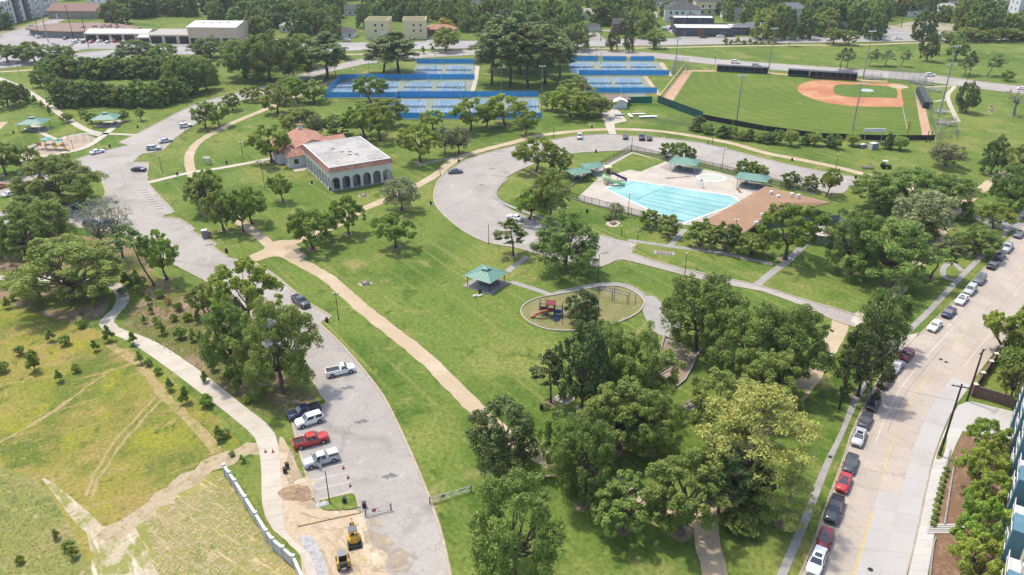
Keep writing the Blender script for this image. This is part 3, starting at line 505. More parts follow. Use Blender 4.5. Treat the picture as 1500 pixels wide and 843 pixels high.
# ================================================================ TREES
def leaf_mat(name, a, b, c, rough=0.6, transl=0.42, rand=0.20):
    return mat(name, a, [(0.55, 0.42, 0.62, b), (1.3, 0.54, 0.68, c)], rough=rough, fine=0.22, fscale=2.2, coord='obj', rand=rand, spec=0.25, transl=transl)
LF = {'oak': leaf_mat('oak_leaf', (0.156, 0.234, 0.053), (0.221, 0.318, 0.073), (0.310, 0.409, 0.112)),
      'ash': leaf_mat('ash_leaf', (0.206, 0.311, 0.050), (0.302, 0.407, 0.068), (0.399, 0.465, 0.102)),
      'elm': leaf_mat('elm_leaf', (0.205, 0.289, 0.064), (0.288, 0.371, 0.089), (0.386, 0.462, 0.136)),
      'pine': leaf_mat('pine_needle', (0.133, 0.198, 0.062), (0.196, 0.256, 0.083), (0.292, 0.334, 0.116), transl=0.15),
      'ypine': leaf_mat('yellow_pine_needle', (0.37, 0.385, 0.10), (0.47, 0.47, 0.13), (0.56, 0.53, 0.18), transl=0.35, rand=0),
      'cedar': leaf_mat('cedar_scale', (0.081, 0.127, 0.035), (0.125, 0.171, 0.046), (0.191, 0.217, 0.065), transl=0.12),
      'wood': leaf_mat('woodland_leaf', (0.137, 0.219, 0.064), (0.200, 0.293, 0.080), (0.287, 0.369, 0.117)),
      'grey': leaf_mat('grey_leaf', (0.229, 0.274, 0.120), (0.315, 0.348, 0.164), (0.411, 0.423, 0.219)),
      'gold': leaf_mat('gold_leaf', (0.441, 0.358, 0.070), (0.525, 0.434, 0.098), (0.367, 0.326, 0.084))}
BARK = mat('bark', (0.125, 0.095, 0.072), [(1.5, .48, .62, (0.18, 0.14, 0.11))], rough=0.95, fine=0.25, coord='obj')
BARKG = mat('grey_bark', (0.21, 0.185, 0.16), [(1.5, .48, .62, (0.28, 0.25, 0.22))], rough=0.95, fine=0.25, coord='obj')
def leaves(centres, n, size, seed, up=0.35, flat=1.0, hang=0.0, inner=0.25):
    """many small leaf sprays spread over and through a crown's clumps -> vertex array"""
    rg = np.random.default_rng(seed); C = np.array([c[:3] for c in centres]); Rr = np.array([c[3] for c in centres]); Rz = np.array([c[4] if len(c) > 4 else c[3] for c in centres])
    w = Rr**2; w = w/w.sum(); idx = rg.choice(len(C), n, p=w)
    d = rg.normal(size=(n, 3)); d[:, 2] += up; d /= np.linalg.norm(d, axis=1)[:, None]
    rad = np.where(rg.random(n) < inner, rg.uniform(0.25, 0.85, n), rg.uniform(0.80, 1.12, n))
    P = C[idx]+d*rad[:, None]*np.stack([Rr[idx], Rr[idx], Rz[idx]], 1)
    if hang: P[:, 2] -= hang*rg.random(n)**2*(rg.random(n) < 0.4)
    nr = d*0.75+rg.normal(size=(n, 3))*0.55+np.array([0, 0, 0.25]); nr /= np.linalg.norm(nr, axis=1)[:, None]
    t = np.cross(nr, rg.normal(size=(n, 3))); t /= np.linalg.norm(t, axis=1)[:, None]+1e-9
    if hang: t[:, 2] -= 0.5; t /= np.linalg.norm(t, axis=1)[:, None]
    s = np.cross(nr, t); L = size*rg.uniform(0.6, 1.35, n)[:, None]; Wd = L*rg.uniform(0.38, 0.62, n)[:, None]*flat
    bend = nr*L*rg.uniform(-0.18, 0.05, n)[:, None]
    V = np.stack([P-t*L*0.5+bend, P+s*Wd, P+t*L*0.55+bend, P-s*Wd], 1)
    return V.reshape(-1, 3)
def quads(name, V, m):
    me = bpy.data.meshes.new(name); n = len(V)//4
    me.vertices.add(len(V)); me.vertices.foreach_set('co', V.astype(np.float32).ravel())
    me.loops.add(len(V)); me.loops.foreach_set('vertex_index', np.arange(len(V), dtype=np.int32))
    me.polygons.add(n); me.polygons.foreach_set('loop_start', np.arange(0, len(V), 4, dtype=np.int32))
    me.polygons.foreach_set('loop_total', np.full(n, 4, dtype=np.int32)); me.materials.append(m); me.update(calc_edges=True); me.validate(); return me
PROTO = {}
def limb(b, p0, p1, r0, r1, rg, seg=4, wob=0.08, n=6):
    p0 = Vector(p0); p1 = Vector(p1); L = (p1-p0).length; pts = []; rad = []
    for i in range(seg+1):
        t = i/seg; o = Vector((rg.uniform(-1, 1), rg.uniform(-1, 1), rg.uniform(-.4, .4)))*L*wob*math.sin(math.pi*t)
        pts.append(p0.lerp(p1, t)+o); rad.append(r0+(r1-r0)*t)
    b.tube(pts, rad, n); return pts
def make_tree(key, kind, seed, H, Wd, leafn, size, leafkey, trunk_h=0.3, clumps=22, lean=0.0, bark=None, droop=0.0, crown_z=(0.34, 1.0), shape=1.0, trunks=1, tr=None, bare=False):
    rg = random.Random(seed); b = MB(); rad = Wd/2; cl = []; tr = tr or 0.028*H
    z0, z1 = crown_z[0]*H, crown_z[1]*H; cz = (z0+z1)/2; hz = (z1-z0)/2
    top = Vector((lean*H, 0, trunk_h*H))
    if kind in ('broad', 'multi'):
        n = int(clumps*1.7)
        for i in range(n):
            a = i*2.39996+rg.uniform(-.5, .5); u = (i+.5)/n; zz = 1-1.75*u; rr = math.sqrt(max(0, 1-zz*zz))**shape if zz > -1 else 0
            k = rg.uniform(0.50, 1.0); cr = rad*rg.uniform(0.12, 0.27)
            x = math.cos(a)*rr*rad*k+lean*H*(0.5+0.5*zz); y = math.sin(a)*rr*rad*k; z = cz+zz*hz*rg.uniform(0.52, 0.78)
            cl.append((x, y, z, cr, cr*rg.uniform(0.62, 0.9)))
        bases = [Vector((0, 0, 0))] if trunks == 1 else [Vector((math.cos(i*6.28/trunks)*.25, math.sin(i*6.28/trunks)*.25, 0)) for i in range(trunks)]
        for bi, b0 in enumerate(bases):
            tp = top if trunks == 1 else Vector((math.cos(bi*6.28/trunks)*rad*.25, math.sin(bi*6.28/trunks)*rad*.25, trunk_h*H*rg.uniform(.9, 1.2)))
            limb(b, b0, tp, tr*1.15/math.sqrt(trunks), tr*.75/math.sqrt(trunks), rg, 4, 0.05, 8)
            for i, c in enumerate(cl):
                if trunks > 1 and i % trunks != bi: continue
                if i % 2 == 0 or bare: limb(b, tp, c[:3], tr*.5/math.sqrt(trunks), tr*.09, rg, 4, 0.10, 5)
        b.add([(tr*2.0*math.cos(k*.785), tr*2.0*math.sin(k*.785), -0.1) for k in range(8)]+[(tr*1.1*math.cos(k*.785), tr*1.1*math.sin(k*.785), tr*2.2) for k in range(8)], [(k, (k+1) % 8, 8+(k+1) % 8, 8+k) for k in range(8)])
    elif kind == 'pine':
        tip = Vector((lean*H, 0, H*0.96)); tp = limb(b, (0, 0, 0), tip, tr, tr*.18, rg, 7, 0.018, 8)
        for i in range(clumps):
            u = (i+rg.random())/clumps; z = z0+(z1-z0)*u; a = i*2.4+rg.uniform(-.6, .6)
            prof = (math.sin(math.pi*min(1, (0.22+0.85*u)))**0.8) if shape > 0 else (1-u*0.75)
            r = rad*prof*rg.uniform(0.45, 1.0)*0.85; cr = rad*(rg.uniform(0.22, 0.38) if key[:4] == 'pine' else rg.uniform(0.16, 0.30))*(0.75+0.25*prof)
            c = (math.cos(a)*r+lean*z, math.sin(a)*r, z, cr, cr*(.8 if key[:4] == 'pine' else .55)); cl.append(c)
            s = (lean*(z-r*.25), 0, z-r*0.25)
            limb(b, s, c[:3], tr*.26, tr*.07, rg, 3, 0.06, 5)
    elif kind == 'cone':
        limb(b, (0, 0, 0), (lean*H, 0, H*.9), tr, tr*.2, rg, 5, 0.02, 7)
        for i in range(clumps):
            u = (i+rg.random())/clumps; z = z0+(z1-z0)*u; a = i*2.4+rg.uniform(-.5, .5); r = rad*(1-u)**shape*rg.uniform(0.35, 0.8)
            cr = rad*(0.20+0.25*(1-u)); cl.append((math.cos(a)*r+lean*z, math.sin(a)*r, z, cr, cr*0.9))
    elif kind == 'bush':
        for i in range(clumps):
            a = i*2.4; r = rad*math.sqrt((i+.5)/clumps)*.7; cr = rad*rg.uniform(.28, .45); z = max(cr*.6, H*(.75-.45*(r/rad)**2)*rg.uniform(.7, 1.05))
            cl.append((math.cos(a)*r, math.sin(a)*r, z, cr, cr*.85)); limb(b, (0, 0, 0), cl[-1][:3], 0.03, 0.012, rg, 2, .05, 4)
    if bare:                                                                  # dead or thin crown: forked twigs
        for c in cl:
            for k in range(7):
                d = Vector((rg.gauss(0, 1), rg.gauss(0, 1), rg.gauss(.5, .7))).normalized()*c[3]*rg.uniform(.8, 1.6); p = Vector(c[:3]); e = limb(b, p, p+d, tr*.10, tr*.03, rg, 2, .12, 4)
                for q in range(2): limb(b, e[1], e[1]+Vector((rg.gauss(0, 1), rg.gauss(0, 1), rg.gauss(.3, .7))).normalized()*c[3]*.7, tr*.05, tr*.02, rg, 1, 0, 3)
    if kind in ('broad', 'multi', 'pine') and leafn > 3000:                   # each clump breaks up into smaller sprays
        sub = []
        for c in cl:
            for q in range(5):
                d = Vector((rg.gauss(0, 1), rg.gauss(0, 1), rg.gauss(.35, .8))).normalized(); k = rg.uniform(.38, .62)
                sub.append((c[0]+d.x*c[3]*.72, c[1]+d.y*c[3]*.72, c[2]+d.z*c[4]*.72, c[3]*k, c[4]*k))
        cl = sub
    if cl and kind != 'bush':                                                  # crown fills exactly its stated width and height
        ext = sorted(math.hypot(c[0]-lean*(c[2] if kind != 'broad' else H*.5), c[1])+c[3]*.9 for c in cl)[int(len(cl)*.93)]; f = rad/ext; top_ = sorted(c[2]+c[4]*.9 for c in cl)[int(len(cl)*.96)]
        zl = sorted(c[2]-c[4]*.9 for c in cl)[int(len(cl)*.06)]; zf = (z1-z0)/max(.1, top_-zl); ox = lean*H*.5 if kind == 'broad' else 0
        cl = [(ox+(c[0]-ox)*f, c[1]*f, z0+(c[2]-zl)*zf, c[3]*f, c[4]*min(1.3, zf)) for c in cl]
    tm = b.mesh(key+'_trunk', bark or BARK, True)
    cm = quads(key+'_crown', leaves(cl, leafn, size, seed+11, hang=droop, up=0.45 if kind != 'pine' else 0.6), LF[leafkey]) if leafn else None
    PROTO[key] = (tm, cm, H, Wd)
# near and middle distance
for i in range(3): make_tree(f'oak{i}', 'broad', 20+i, 15, 15, 30000, 0.28, 'oak', 0.27, 30, lean=(0, .04, -.05)[i], crown_z=(0.22, 1.0))
for i in range(3): make_tree(f'ash{i}', 'broad', 40+i, 9, 9, 14000, 0.25, 'ash', 0.27, 20, lean=(0, .06, -.06)[i], crown_z=(0.37, 1.0), shape=.8)
for i in range(3): make_tree(f'elm{i}', 'broad', 60+i, 13, 11, 22000, 0.27, 'elm', 0.3, 26, lean=(.05, 0, -.06)[i], crown_z=(0.26, 1.0))
for i in range(2): make_tree(f'hang{i}', 'broad', 70+i, 15, 11, 22000, 0.27, 'oak', 0.3, 26, lean=(.03, -.04)[i], droop=3.4, crown_z=(0.22, 1.0))
for i in range(3): make_tree(f'pine{i}', 'pine', 80+i, 20, 10, 15000, 0.34, 'pine', clumps=44, lean=(.02, -.03, .05)[i], crown_z=(0.36, 1.0), tr=0.30)
for i in range(2): make_tree(f'thin{i}', 'pine', 90+i, 11, 6, 5200, 0.30, 'pine', clumps=30, lean=(.04, .22)[i], crown_z=(0.46, 1.0), tr=0.20)
make_tree('ypine0', 'pine', 95, 21, 17, 15000, 0.32, 'ypine', clumps=46, lean=.10, crown_z=(0.52, 1.0), tr=0.42, bark=BARKG)
make_tree('ypine1', 'pine', 98, 12, 12, 5000, 0.30, 'ypine', clumps=24, lean=.02, crown_z=(0.15, 1.0), tr=0.22, bark=BARKG)
for i in range(2): make_tree(f'cedar{i}', 'broad', 100+i, 10, 10, 17000, 0.25, 'cedar', 0.22, 34, lean=(-.12, .05)[i], crown_z=(0.16, 1.0), shape=.7)
for i in range(2): make_tree(f'juniper{i}', 'cone', 110+i, 6, 4.2, 2200, 0.40, 'cedar', clumps=20, crown_z=(0.12, .95), shape=.8, tr=.12)
for i in range(2): make_tree(f'myrtle{i}', 'multi', 120+i, 5.5, 5.5, 3600, 0.34, ('elm', 'oak')[i], 0.22, 16, crown_z=(0.26, 1.0), trunks=4, tr=.16, bark=BARKG)
for i in range(2): make_tree(f'grey{i}', 'broad', 130+i, 9, 9, 2900, 0.36, 'grey', 0.25, 22, crown_z=(0.24, 1.0), bark=BARK, bare=True)
for i in range(2): make_tree(f'bare{i}', 'broad', 140+i, 15, 10, 700, 0.34, 'grey', 0.36, 16, lean=(-.10, .02)[i], crown_z=(0.36, 1.0), bark=BARKG, bare=True, tr=.26)
make_tree('snag0', 'broad', 150, 10, 10, 0, 0.3, 'grey', 0.42, 10, crown_z=(0.45, 1.0), bark=BARKG, bare=True, tr=.34)
for i in range(2): make_tree(f'sapling{i}', 'cone', 160+i, 2.6, 1.6, 420, 0.28, ('ash', 'elm')[i], clumps=10, crown_z=(0.2, .95), shape=.7, tr=.04)
for i in range(2): make_tree(f'shrub{i}', 'bush', 170+i, 1.8, 2.2, 620, 0.26, ('ash', 'elm')[i], clumps=10)
make_tree('hedge0', 'bush', 175, 3.0, 4.5, 2200, 0.34, 'elm', clumps=18); make_tree('gold0', 'broad', 177, 7, 7, 2200, 0.45, 'gold', 0.25, 16, crown_z=(0.2, 1.0))
make_tree('ash3', 'broad', 47, 9, 9, 14000, 0.25, 'ash', 0.55, 20, lean=-.50, crown_z=(0.42, 1.0), shape=.8)
make_tree('thin2', 'pine', 93, 13, 7, 4200, 0.30, 'pine', clumps=22, lean=-.26, crown_z=(0.68, 1.0), tr=0.20)
# far woods: fewer, larger sprays
for i in range(4): make_tree(f'wood{i}', 'broad', 180+i, 13, 13, 3600, 0.85, ('wood', 'oak', 'elm', 'wood')[i], 0.22, 26, crown_z=(0.02, 1.0))
TN = 0
def tree(key, bx, by, ty, w, label, group=None, name=None, cat='tree', rz=None, hmul=1.0, loc=None, h=None, wm=None):
    """(bx,by): foot of the trunk; ty: row of the crown's top; w: crown width in photo px"""
    global TN
    TN += 1; rg = random.Random(TN*13+5); tm, cm, H, Wd = PROTO[key]
    p = loc or G(bx, by); hh = h or max(1.0, HGT(bx, by, ty)*0.90)*hmul; ww = wm or w/PXM(bx, (by+ty)/2 if ty else by)
    keyname = {'oak': 'oak_tree', 'ash': 'shade_tree', 'elm': 'elm_tree', 'hang': 'moss_hung_tree', 'pine': 'pine_tree', 'thin': 'pine_tree', 'ypine': 'yellow_pine_tree', 'cedar': 'cedar_tree', 'juniper': 'juniper_tree', 'myrtle': 'myrtle_tree', 'grey': 'thin_crowned_tree', 'bare': 'bare_tree', 'snag': 'dead_tree', 'sapling': 'sapling', 'shrub': 'shrub', 'hedge': 'hedge_bush', 'gold': 'golden_tree', 'wood': 'woodland_tree'}[key.rstrip('0123456789')]
    lean = key in ('cedar0', 'thin1', 'thin2', 'ash3', 'bare0', 'ypine0')
    t = thing(name or keyname, label, cat, p, (rz if rz is not None else (0 if lean else rg.uniform(0, 6.28))), group)
    sx = ww/Wd; t.scale = (sx*rg.uniform(.96, 1.04), sx*rg.uniform(.96, 1.04), hh/H)
    inst('trunk' if key[:5] not in ('shrub', 'hedge') else 'stem', tm, t)
    if cm: inst('crown' if key[:5] not in ('shrub', 'hedge') else 'foliage', cm, t)
    return t
SOIL = mat('trodden_soil', (.30, .225, .15), [(.8, .48, .6, (.20, .19, .07)), (1.5, .55, .66, (.38, .29, .2))], fine=.25, fscale=2.5, spec=.08)
TL = '''hang0 752 860 697 121|big leafy oak beside the lower end of the park drive, crown over the lawn
cedar1 1092 742 668 70|dark bushy cedar at the foot of the tall yellow pine
cedar0 746 681 592 104|dark leaning cedar growing over the sandy trail above the cattle gate
hang0 852 738 613 86|tall dark moss-hung tree where the trail enters the grove
elm0 909 776 695 94|small pale green tree with a thin bare trunk at the grove's edge
elm1 996 779 665 115|round leafy tree with a pale trunk at the grove's lower edge
hang1 820 690 600 60|slim moss-hung tree overhanging the trail before the grove
ypine0 1078 738 552 150|tall yellow-green pine with a long bare grey trunk
ypine1 1150 770 672 92|low bushy yellow-green pine beside the sidewalk
pine0 1052 752 640 74|straight pine with a dark trunk just behind the tall yellow pine
shrub1 1080 775 745 60|low dark brush at the foot of the yellow pine
thin0 807 590 508 52|slender lone pine with a tall bare trunk beside a small pad
cedar1 852 600 470 84|dark cedar at the playground side of the grove
oak2 884 575 467 86|broad oak behind the play structure
oak0 935 590 479 97|wide oak in the middle of the grove beside the concrete pad
elm2 905 655 553 104|pale crowned elm in the heart of the grove
oak1 950 665 567 88|dark oak beside the sandpit edge
oak2 860 700 616 86|low-branched oak in the grove above the trail bend
cedar1 853 474 424 50|small dark tree inside the kerbed playground
hang0 1016 512 394 100|tall moss-hung tree between the service lane and the sandpit
oak1 1086 555 434 115|very large oak beside the service lane
oak0 1150 568 445 107|very large oak beside the bend of the sandy trail
oak2 1120 600 508 102|spreading oak behind the tall yellow pine
elm0 1058 648 539 107|wide elm between the sandpit and the yellow pine
hang1 1290 512 414 68|moss-hung tree over the sidewalk at the driveway mouth
cedar1 1256 580 470 74|dark bushy cedar between the sandy trail and the utility pole
hang0 1243 400 300 74|tall moss-hung tree on the lawn by the pool plaza
oak0 1302 412 322 120|broad oak over the sandy trail by the pool plaza
oak1 1325 310 244 104|broad oak beyond the end of the loop drive
elm0 1285 305 250 80|leafy elm at the end of the loop drive
oak2 1385 312 258 86|dark oak over the service lane junction
grey0 1345 352 272 84|thin grey-green tree behind the broad oak by the plaza
hang1 1340 345 300 70|small moss-hung tree beside the sandy trail junction
thin1 1362 408 342 46|leaning pine beside the curved walk
oak2 1427 372 330 64|round oak on the sidewalk by the curved walk
ash1 1455 335 298 52|green shade tree at the street corner
oak1 1478 310 236 64|dark oak beside the trail near the street corner
cedar1 1450 256 202 36|small dark tree alone on the lawn beyond the trail
elm2 1496 268 206 50|dark elm at the lawn's far corner by the trail
grey1 1384 244 206 56|sparse grey tree behind the batting cage
ash0 1150 380 293 88|large bright green tree against the brown-roofed bathhouse
hedge0 1100 374 336 46|round dark bush against the bathhouse wall
myrtle1 1062 367 325 46|myrtle beside the bathhouse corner, between two other bushes
myrtle0 1024 360 322 44|myrtle by the short walk to the pool gate, on the bathhouse side
myrtle1 978 346 313 36|myrtle outside the pool fence by the short walk
myrtle0 950 333 306 32|myrtle outside the middle of the pool fence
grey0 902 318 296 26|thin little tree against the pool fence
shrub1 891 322 311 14|small round shrub outside the pool fence
myrtle1 978 232 208 26|first of three myrtles outside the back fence of the pool
myrtle0 996 235 207 28|middle one of three myrtles outside the back fence of the pool
myrtle1 1010 237 214 22|last of three myrtles outside the back fence of the pool
myrtle0 1086 260 233 26|myrtle behind the canopy nearest the bathhouse, taller of its row
myrtle1 1100 262 235 26|myrtle behind the bathhouse canopy, middle of its row
myrtle0 1114 264 241 24|myrtle behind the bathhouse canopy, end of its row
myrtle1 1157 275 250 26|small myrtle beside the loop drive lot
myrtle0 1186 279 256 26|small myrtle at the bathhouse end of the lot
ash2 1211 286 242 34|upright leafy tree at the end of the loop drive lot
ash1 785 252 198 60|bright green tree inside the turn of the loop drive
elm0 820 256 214 34|slim tree beside the pool canopies inside the loop
elm1 806 326 246 50|tall slim elm on the lawn inside the loop drive
ash2 776 321 272 56|bright yellow-green tree at the inner kerb of the loop
grey1 790 300 262 40|thin grey tree inside the loop among green ones
hang1 826 400 308 92|big dark moss-hung tree at the parking notch of the loop
thin0 752 375 316 50|ragged open-crowned pine outside the loop drive
ash0 580 363 313 62|lone round shade tree in the middle of the lawn
ash1 459 365 303 66|round shade tree at the trail crossing
ash2 470 350 308 44|second trunk of the shade trees at the trail crossing
ash0 511 344 286 50|shade tree beside the trail to the arched building
grey0 589 308 256 58|grey thin-leaved tree on the trail before the arched building
ash2 415 295 253 36|small round shade tree on the lawn by the arched building
elm1 303 313 251 50|dark shade tree by the trail near the parking bay
ash1 306 302 246 44|bright shade tree by the trail near the parking bay
elm2 328 338 274 42|tall-trunked elm beside the trail
ash0 357 340 276 46|green shade tree beside the trail, next to the tall-trunked elm
ash1 369 328 272 50|round shade tree on the lawn side of the trail
ash0 398 238 180 64|big bright tree at the front of the tiled-roof wing
elm1 440 200 156 58|dark round tree behind the tiled roof
grey1 466 202 163 26|little bare-stemmed tree behind the tiled wing
elm0 494 199 166 42|small round tree behind the flat roof
ash2 535 202 150 60|yellow-green tree behind the flat-roofed hall
ash1 557 207 152 46|yellow-green tree at the corner of the flat-roofed hall
elm2 575 185 142 46|leafy tree at the end of the front court fence
ash0 616 238 180 64|bright shade tree between the hall and the loop drive
grey0 652 226 180 34|grey-green tree in the clump beside the loop trail
grey1 672 225 182 38|second grey-green tree of the clump beside the loop trail
ash1 634 190 160 36|small bright tree before the front courts
ash0 690 191 142 58|large bright tree before the front courts
ash2 712 188 150 44|bright tree close before the front courts
ash1 740 184 136 60|leafy tree hiding the corner of the front courts
ash2 770 197 158 36|small yellow-green tree on the lawn past the courts
ash1 543 150 108 46|leaning tree in front of the middle court row
elm0 407 167 120 44|shade tree beside the upper trail
ash2 437 152 110 38|yellow-green tree beside the upper trail
elm1 461 150 116 42|round tree at the court end of the upper trail
ash0 425 146 112 36|bright tree in the group along the upper trail
grey1 430 135 106 34|pale grey tree behind the group on the upper trail
pine0 720 124 30 56|tall dark pine at the edge of the pine stand by the courts
pine1 747 128 20 66|tallest pine of the stand between the two sets of courts
pine2 774 128 26 64|tall pine in the stand, behind the pine needles litter
pine0 798 124 30 58|tall pine of the stand facing the ball field
pine1 820 114 44 46|shorter pine at the ball field end of the stand
pine2 735 102 14 56|tall pine at the back of the stand
pine0 785 98 14 60|broad pine at the back of the stand
pine1 762 108 10 60|straight pine in the middle of the stand
pine2 810 98 30 50|pine at the back corner of the stand
pine1 585 108 40 66|spreading pine between the courts and the avenue
pine2 562 106 46 52|pine beside the spreading one, nearer the drive
pine0 479 115 42 66|dark pine beside the court light pole
oak2 360 114 52 66|big oak in the thicket above the upper trail
oak0 396 120 46 70|biggest oak of the thicket above the upper trail
oak1 432 116 50 62|oak in the thicket, next to the dark pine
oak2 452 98 46 52|oak at the back of the thicket above the trail
oak1 380 100 46 50|oak behind the thicket by the avenue
oak0 846 73 32 46|round oak on the avenue lawn beyond the courts
cedar1 897 75 44 20|dark upright tree on the avenue lawn
cedar1 921 77 48 18|small dark cedar on the avenue lawn
elm1 958 71 42 32|wide tree on the avenue lawn at the side street
elm0 652 75 38 44|round tree on the avenue lawn facing the yellow houses
sapling1 620 79 66 9|spindly sapling facing the yellow houses
sapling1 634 76 66 8|second spindly sapling facing the yellow houses
elm2 808 162 133 36|round tree at the brick hut side of the courts
ash1 836 172 126 58|bright oak before the brick hut
oak0 862 170 132 62|dark spreading oak before the brick hut
elm0 840 145 112 52|leafy tree behind the two oaks at the brick hut
elm1 1220 65 39 30|round tree on the avenue verge behind the dugouts
elm2 1243 66 43 27|second round tree on the avenue verge behind the dugouts
thin0 1230 103 67 22|thin pine on the slope beyond the dugout
thin0 1240 100 68 18|crooked pine beside the thin pine beyond the dugout
thin1 1272 97 70 18|leaning pine beyond the bleachers
thin0 1297 97 72 22|ragged pine on the slope beyond the bleachers
thin1 1319 98 71 16|little leaning pine on the open slope
cedar1 1357 90 46 26|dense dark tree alone on the open slope
elm0 1399 89 54 30|round-topped tree on the open slope
thin0 1413 112 80 22|pine beside the far drive, shorter of two
thin0 1420 110 72 20|pine beside the far drive, taller of two
thin1 1446 112 77 24|strongly leaning pine beside the far drive
myrtle0 1475 119 103 20|small round tree beyond the far drive
cedar0 1415 165 118 32|dark tree beside the walk behind the dugout
snag0 1484 170 124 46|dead leafless tree on the lawn behind the ball field
thin0 1136 64 44 12|thin tree on the avenue verge by the light mast
thin1 1155 68 44 14|crooked tree on the avenue verge by the light mast
oak1 93 300 226 112|huge round oak on the parking island
oak2 45 250 211 44|oak beside the left playground
elm1 8 256 204 48|elm overhanging the playground walk
elm2 46 346 284 58|tall elm behind the parking aisle
oak0 76 358 292 72|dark oak over the parking aisle
elm0 38 384 300 66|leafy elm among the oaks by the parking aisle
oak1 2 372 316 50|oak cut by the meadow's edge near the parking aisle
bare0 165 382 282 56|bare grey tree by the two blue cars
bare1 180 378 276 58|bare twiggy tree beside the drive
thin2 226 418 322 50|leaning pine with a long bare trunk beside the drive
ash2 245 410 333 54|shade tree at the kerb of the drive
oak2 104 440 348 150|great spreading oak over the footpath
elm2 301 462 414 40|small dark tree at the kerb under a taller one
ash0 368 482 378 96|big bright green tree leaning over the drive
oak1 350 552 438 80|dark oak in the planting bed
oak0 414 575 438 106|tall dark oak at the kerb of the drive
grey0 60 340 284 50|thin grey-green tree behind the parking aisle
elm1 302 189 147 36|shade tree at the upper end of the drive
ash0 321 185 148 36|bright shade tree at the upper end of the drive
elm2 341 162 135 26|small tree by the upper drive
ash1 370 148 126 34|small bright tree where the drive meets the thicket
elm1 12 92 63 44|street oak on the avenue by the bus shelter
oak1 52 92 58 42|dark street oak on the avenue
oak0 90 92 65 46|round street oak on the avenue
oak2 197 89 57 56|broad street oak before the open garage bays
oak1 240 90 62 42|street oak before the low white roof
oak0 309 85 54 54|dark oak in front of the beige workshop
elm0 182 178 160 16|young tree beside the shelter near the drive
elm1 207 177 156 14|young tree on the lawn by the drive
myrtle1 135 181 166 18|round bush beside the shelter near the drive
myrtle0 122 173 159 13|small bush beside the long straight walk
myrtle0 97 180 165 16|low tree beside the long straight walk, nearest the playground
elm2 102 178 166 12|sapling-sized tree beside the straight walk
sapling1 73 168 152 9|sapling on the verge of the straight walk
sapling1 62 158 146 9|second sapling on the verge of the straight walk
sapling1 52 152 138 9|third sapling on the verge of the straight walk
elm0 40 147 128 14|leafy young tree on the verge of the straight walk
oak1 12 158 116 38|dark tree on the lawn beside the first shelter
cedar1 30 152 122 30|dark bush beside the lawn shelter trees
ash1 1438 668 614 57|bright green tree over the apartment driveway
ash0 1426 722 646 67|bright green tree in the mulch bed, next to the driveway tree
ash2 1428 770 686 74|bright green tree in the middle of the mulch bed
ash1 1425 822 732 79|bright green tree before the apartment steps
ash0 1422 872 786 84|bright green tree at the near end of the mulch bed
ash3 1470 512 452 50|green tree leaning out over the street
hedge0 1492 520 478 40|dense green bush behind the brick wall
hedge0 1480 550 505 44|green bush in the walled garden
elm1 1478 588 528 44|leafy tree in the corner of the walled garden
hedge0 1503 490 440 40|bush at the far end of the walled garden'''
for ln in TL.split('\n'):
    a, lab = ln.split('|'); k, x, y, t, w = a.split(); tr_ = tree(k, float(x), float(y), float(t), float(w), lab)
    if float(y) > 140 and k[:4] not in ('shru', 'hedg'):                      # trodden bare soil round the foot of the trunk
        rs = random.Random(int(float(x))); c_ = tr_.location; rad_ = min(2.6, .7+.10*tr_.scale.x*PROTO[k][3]); m_ = 9
        sheet('bare_soil', [(c_.x+rad_*rs.uniform(.5, 1.15)*math.cos(q*6.283/m_), c_.y+rad_*rs.uniform(.5, 1.15)*math.sin(q*6.283/m_)) for q in range(m_)], .0085, SOIL, world=True)
# evergreens along the outfield fence
for i, (x, y, t) in enumerate([(1020, 192, 168), (1036, 196, 174), (1058, 201, 178), (1072, 203, 182), (1085, 205, 184), (1098, 206, 183), (1113, 208, 186), (1126, 210, 188), (1138, 211, 186), (1158, 214, 184), (1180, 212, 190), (1192, 214, 188), (1215, 215, 190), (1222, 218, 193), (1248, 214, 190), (1300, 218, 188), (1318, 220, 194), (1024, 180, 165)]):
    tree(('juniper0', 'hedge0', 'juniper1', 'myrtle1', 'hedge0')[i % 5], x, y, t+3, 22, 'dark evergreen bush in the row outside the outfield fence', 'evergreens along the outfield fence')
# verge hedgerows, far left
rr = random.Random(3)
for i in range(18):
    x = 72+i*13.5; tree('wood%d' % (i % 4), x, 113+rr.uniform(-3, 3)+(10 if x > 250 else 0), 84+rr.uniform(-5, 4)-(8 if x > 250 else 0), 36, 'leafy tree in the dense belt of trees along the avenue', 'tree belt along the avenue')
for i in range(15):
    x = 92+i*13; tree('wood%d' % ((i*3+1) % 4), x, 154+rr.uniform(-4, 3)-max(0, x-230)*.25, 119+rr.uniform(-7, 6)-max(0, x-230)*.25, 34, 'leafy tree in the belt behind the shelters', 'tree belt behind the shelters')
for i, (x, y) in enumerate([(275, 138), (290, 136), (303, 132), (262, 140), (70, 118), (60, 128), (82, 134)]): tree('oak%d' % (i % 3), x, y, y-38-(14 if i < 4 else -10), 40 if i < 4 else 26, 'leafy tree at the end of the avenue tree belt', 'tree belt ends')
for i in range(9): tree(('elm', 'oak', 'elm')[i % 3]+str(i % 3), 1385+i*16, 62-i*.3, 42+rr.uniform(-4, 4), 30, 'tree in the verge row where the avenue leaves the park', 'avenue verge row')
for i in range(9): tree('sapling1', 1062+i*9, 65, 57+rr.uniform(-4, 3), 11, 'young tree on the avenue verge across from the grey shops', 'young avenue trees')
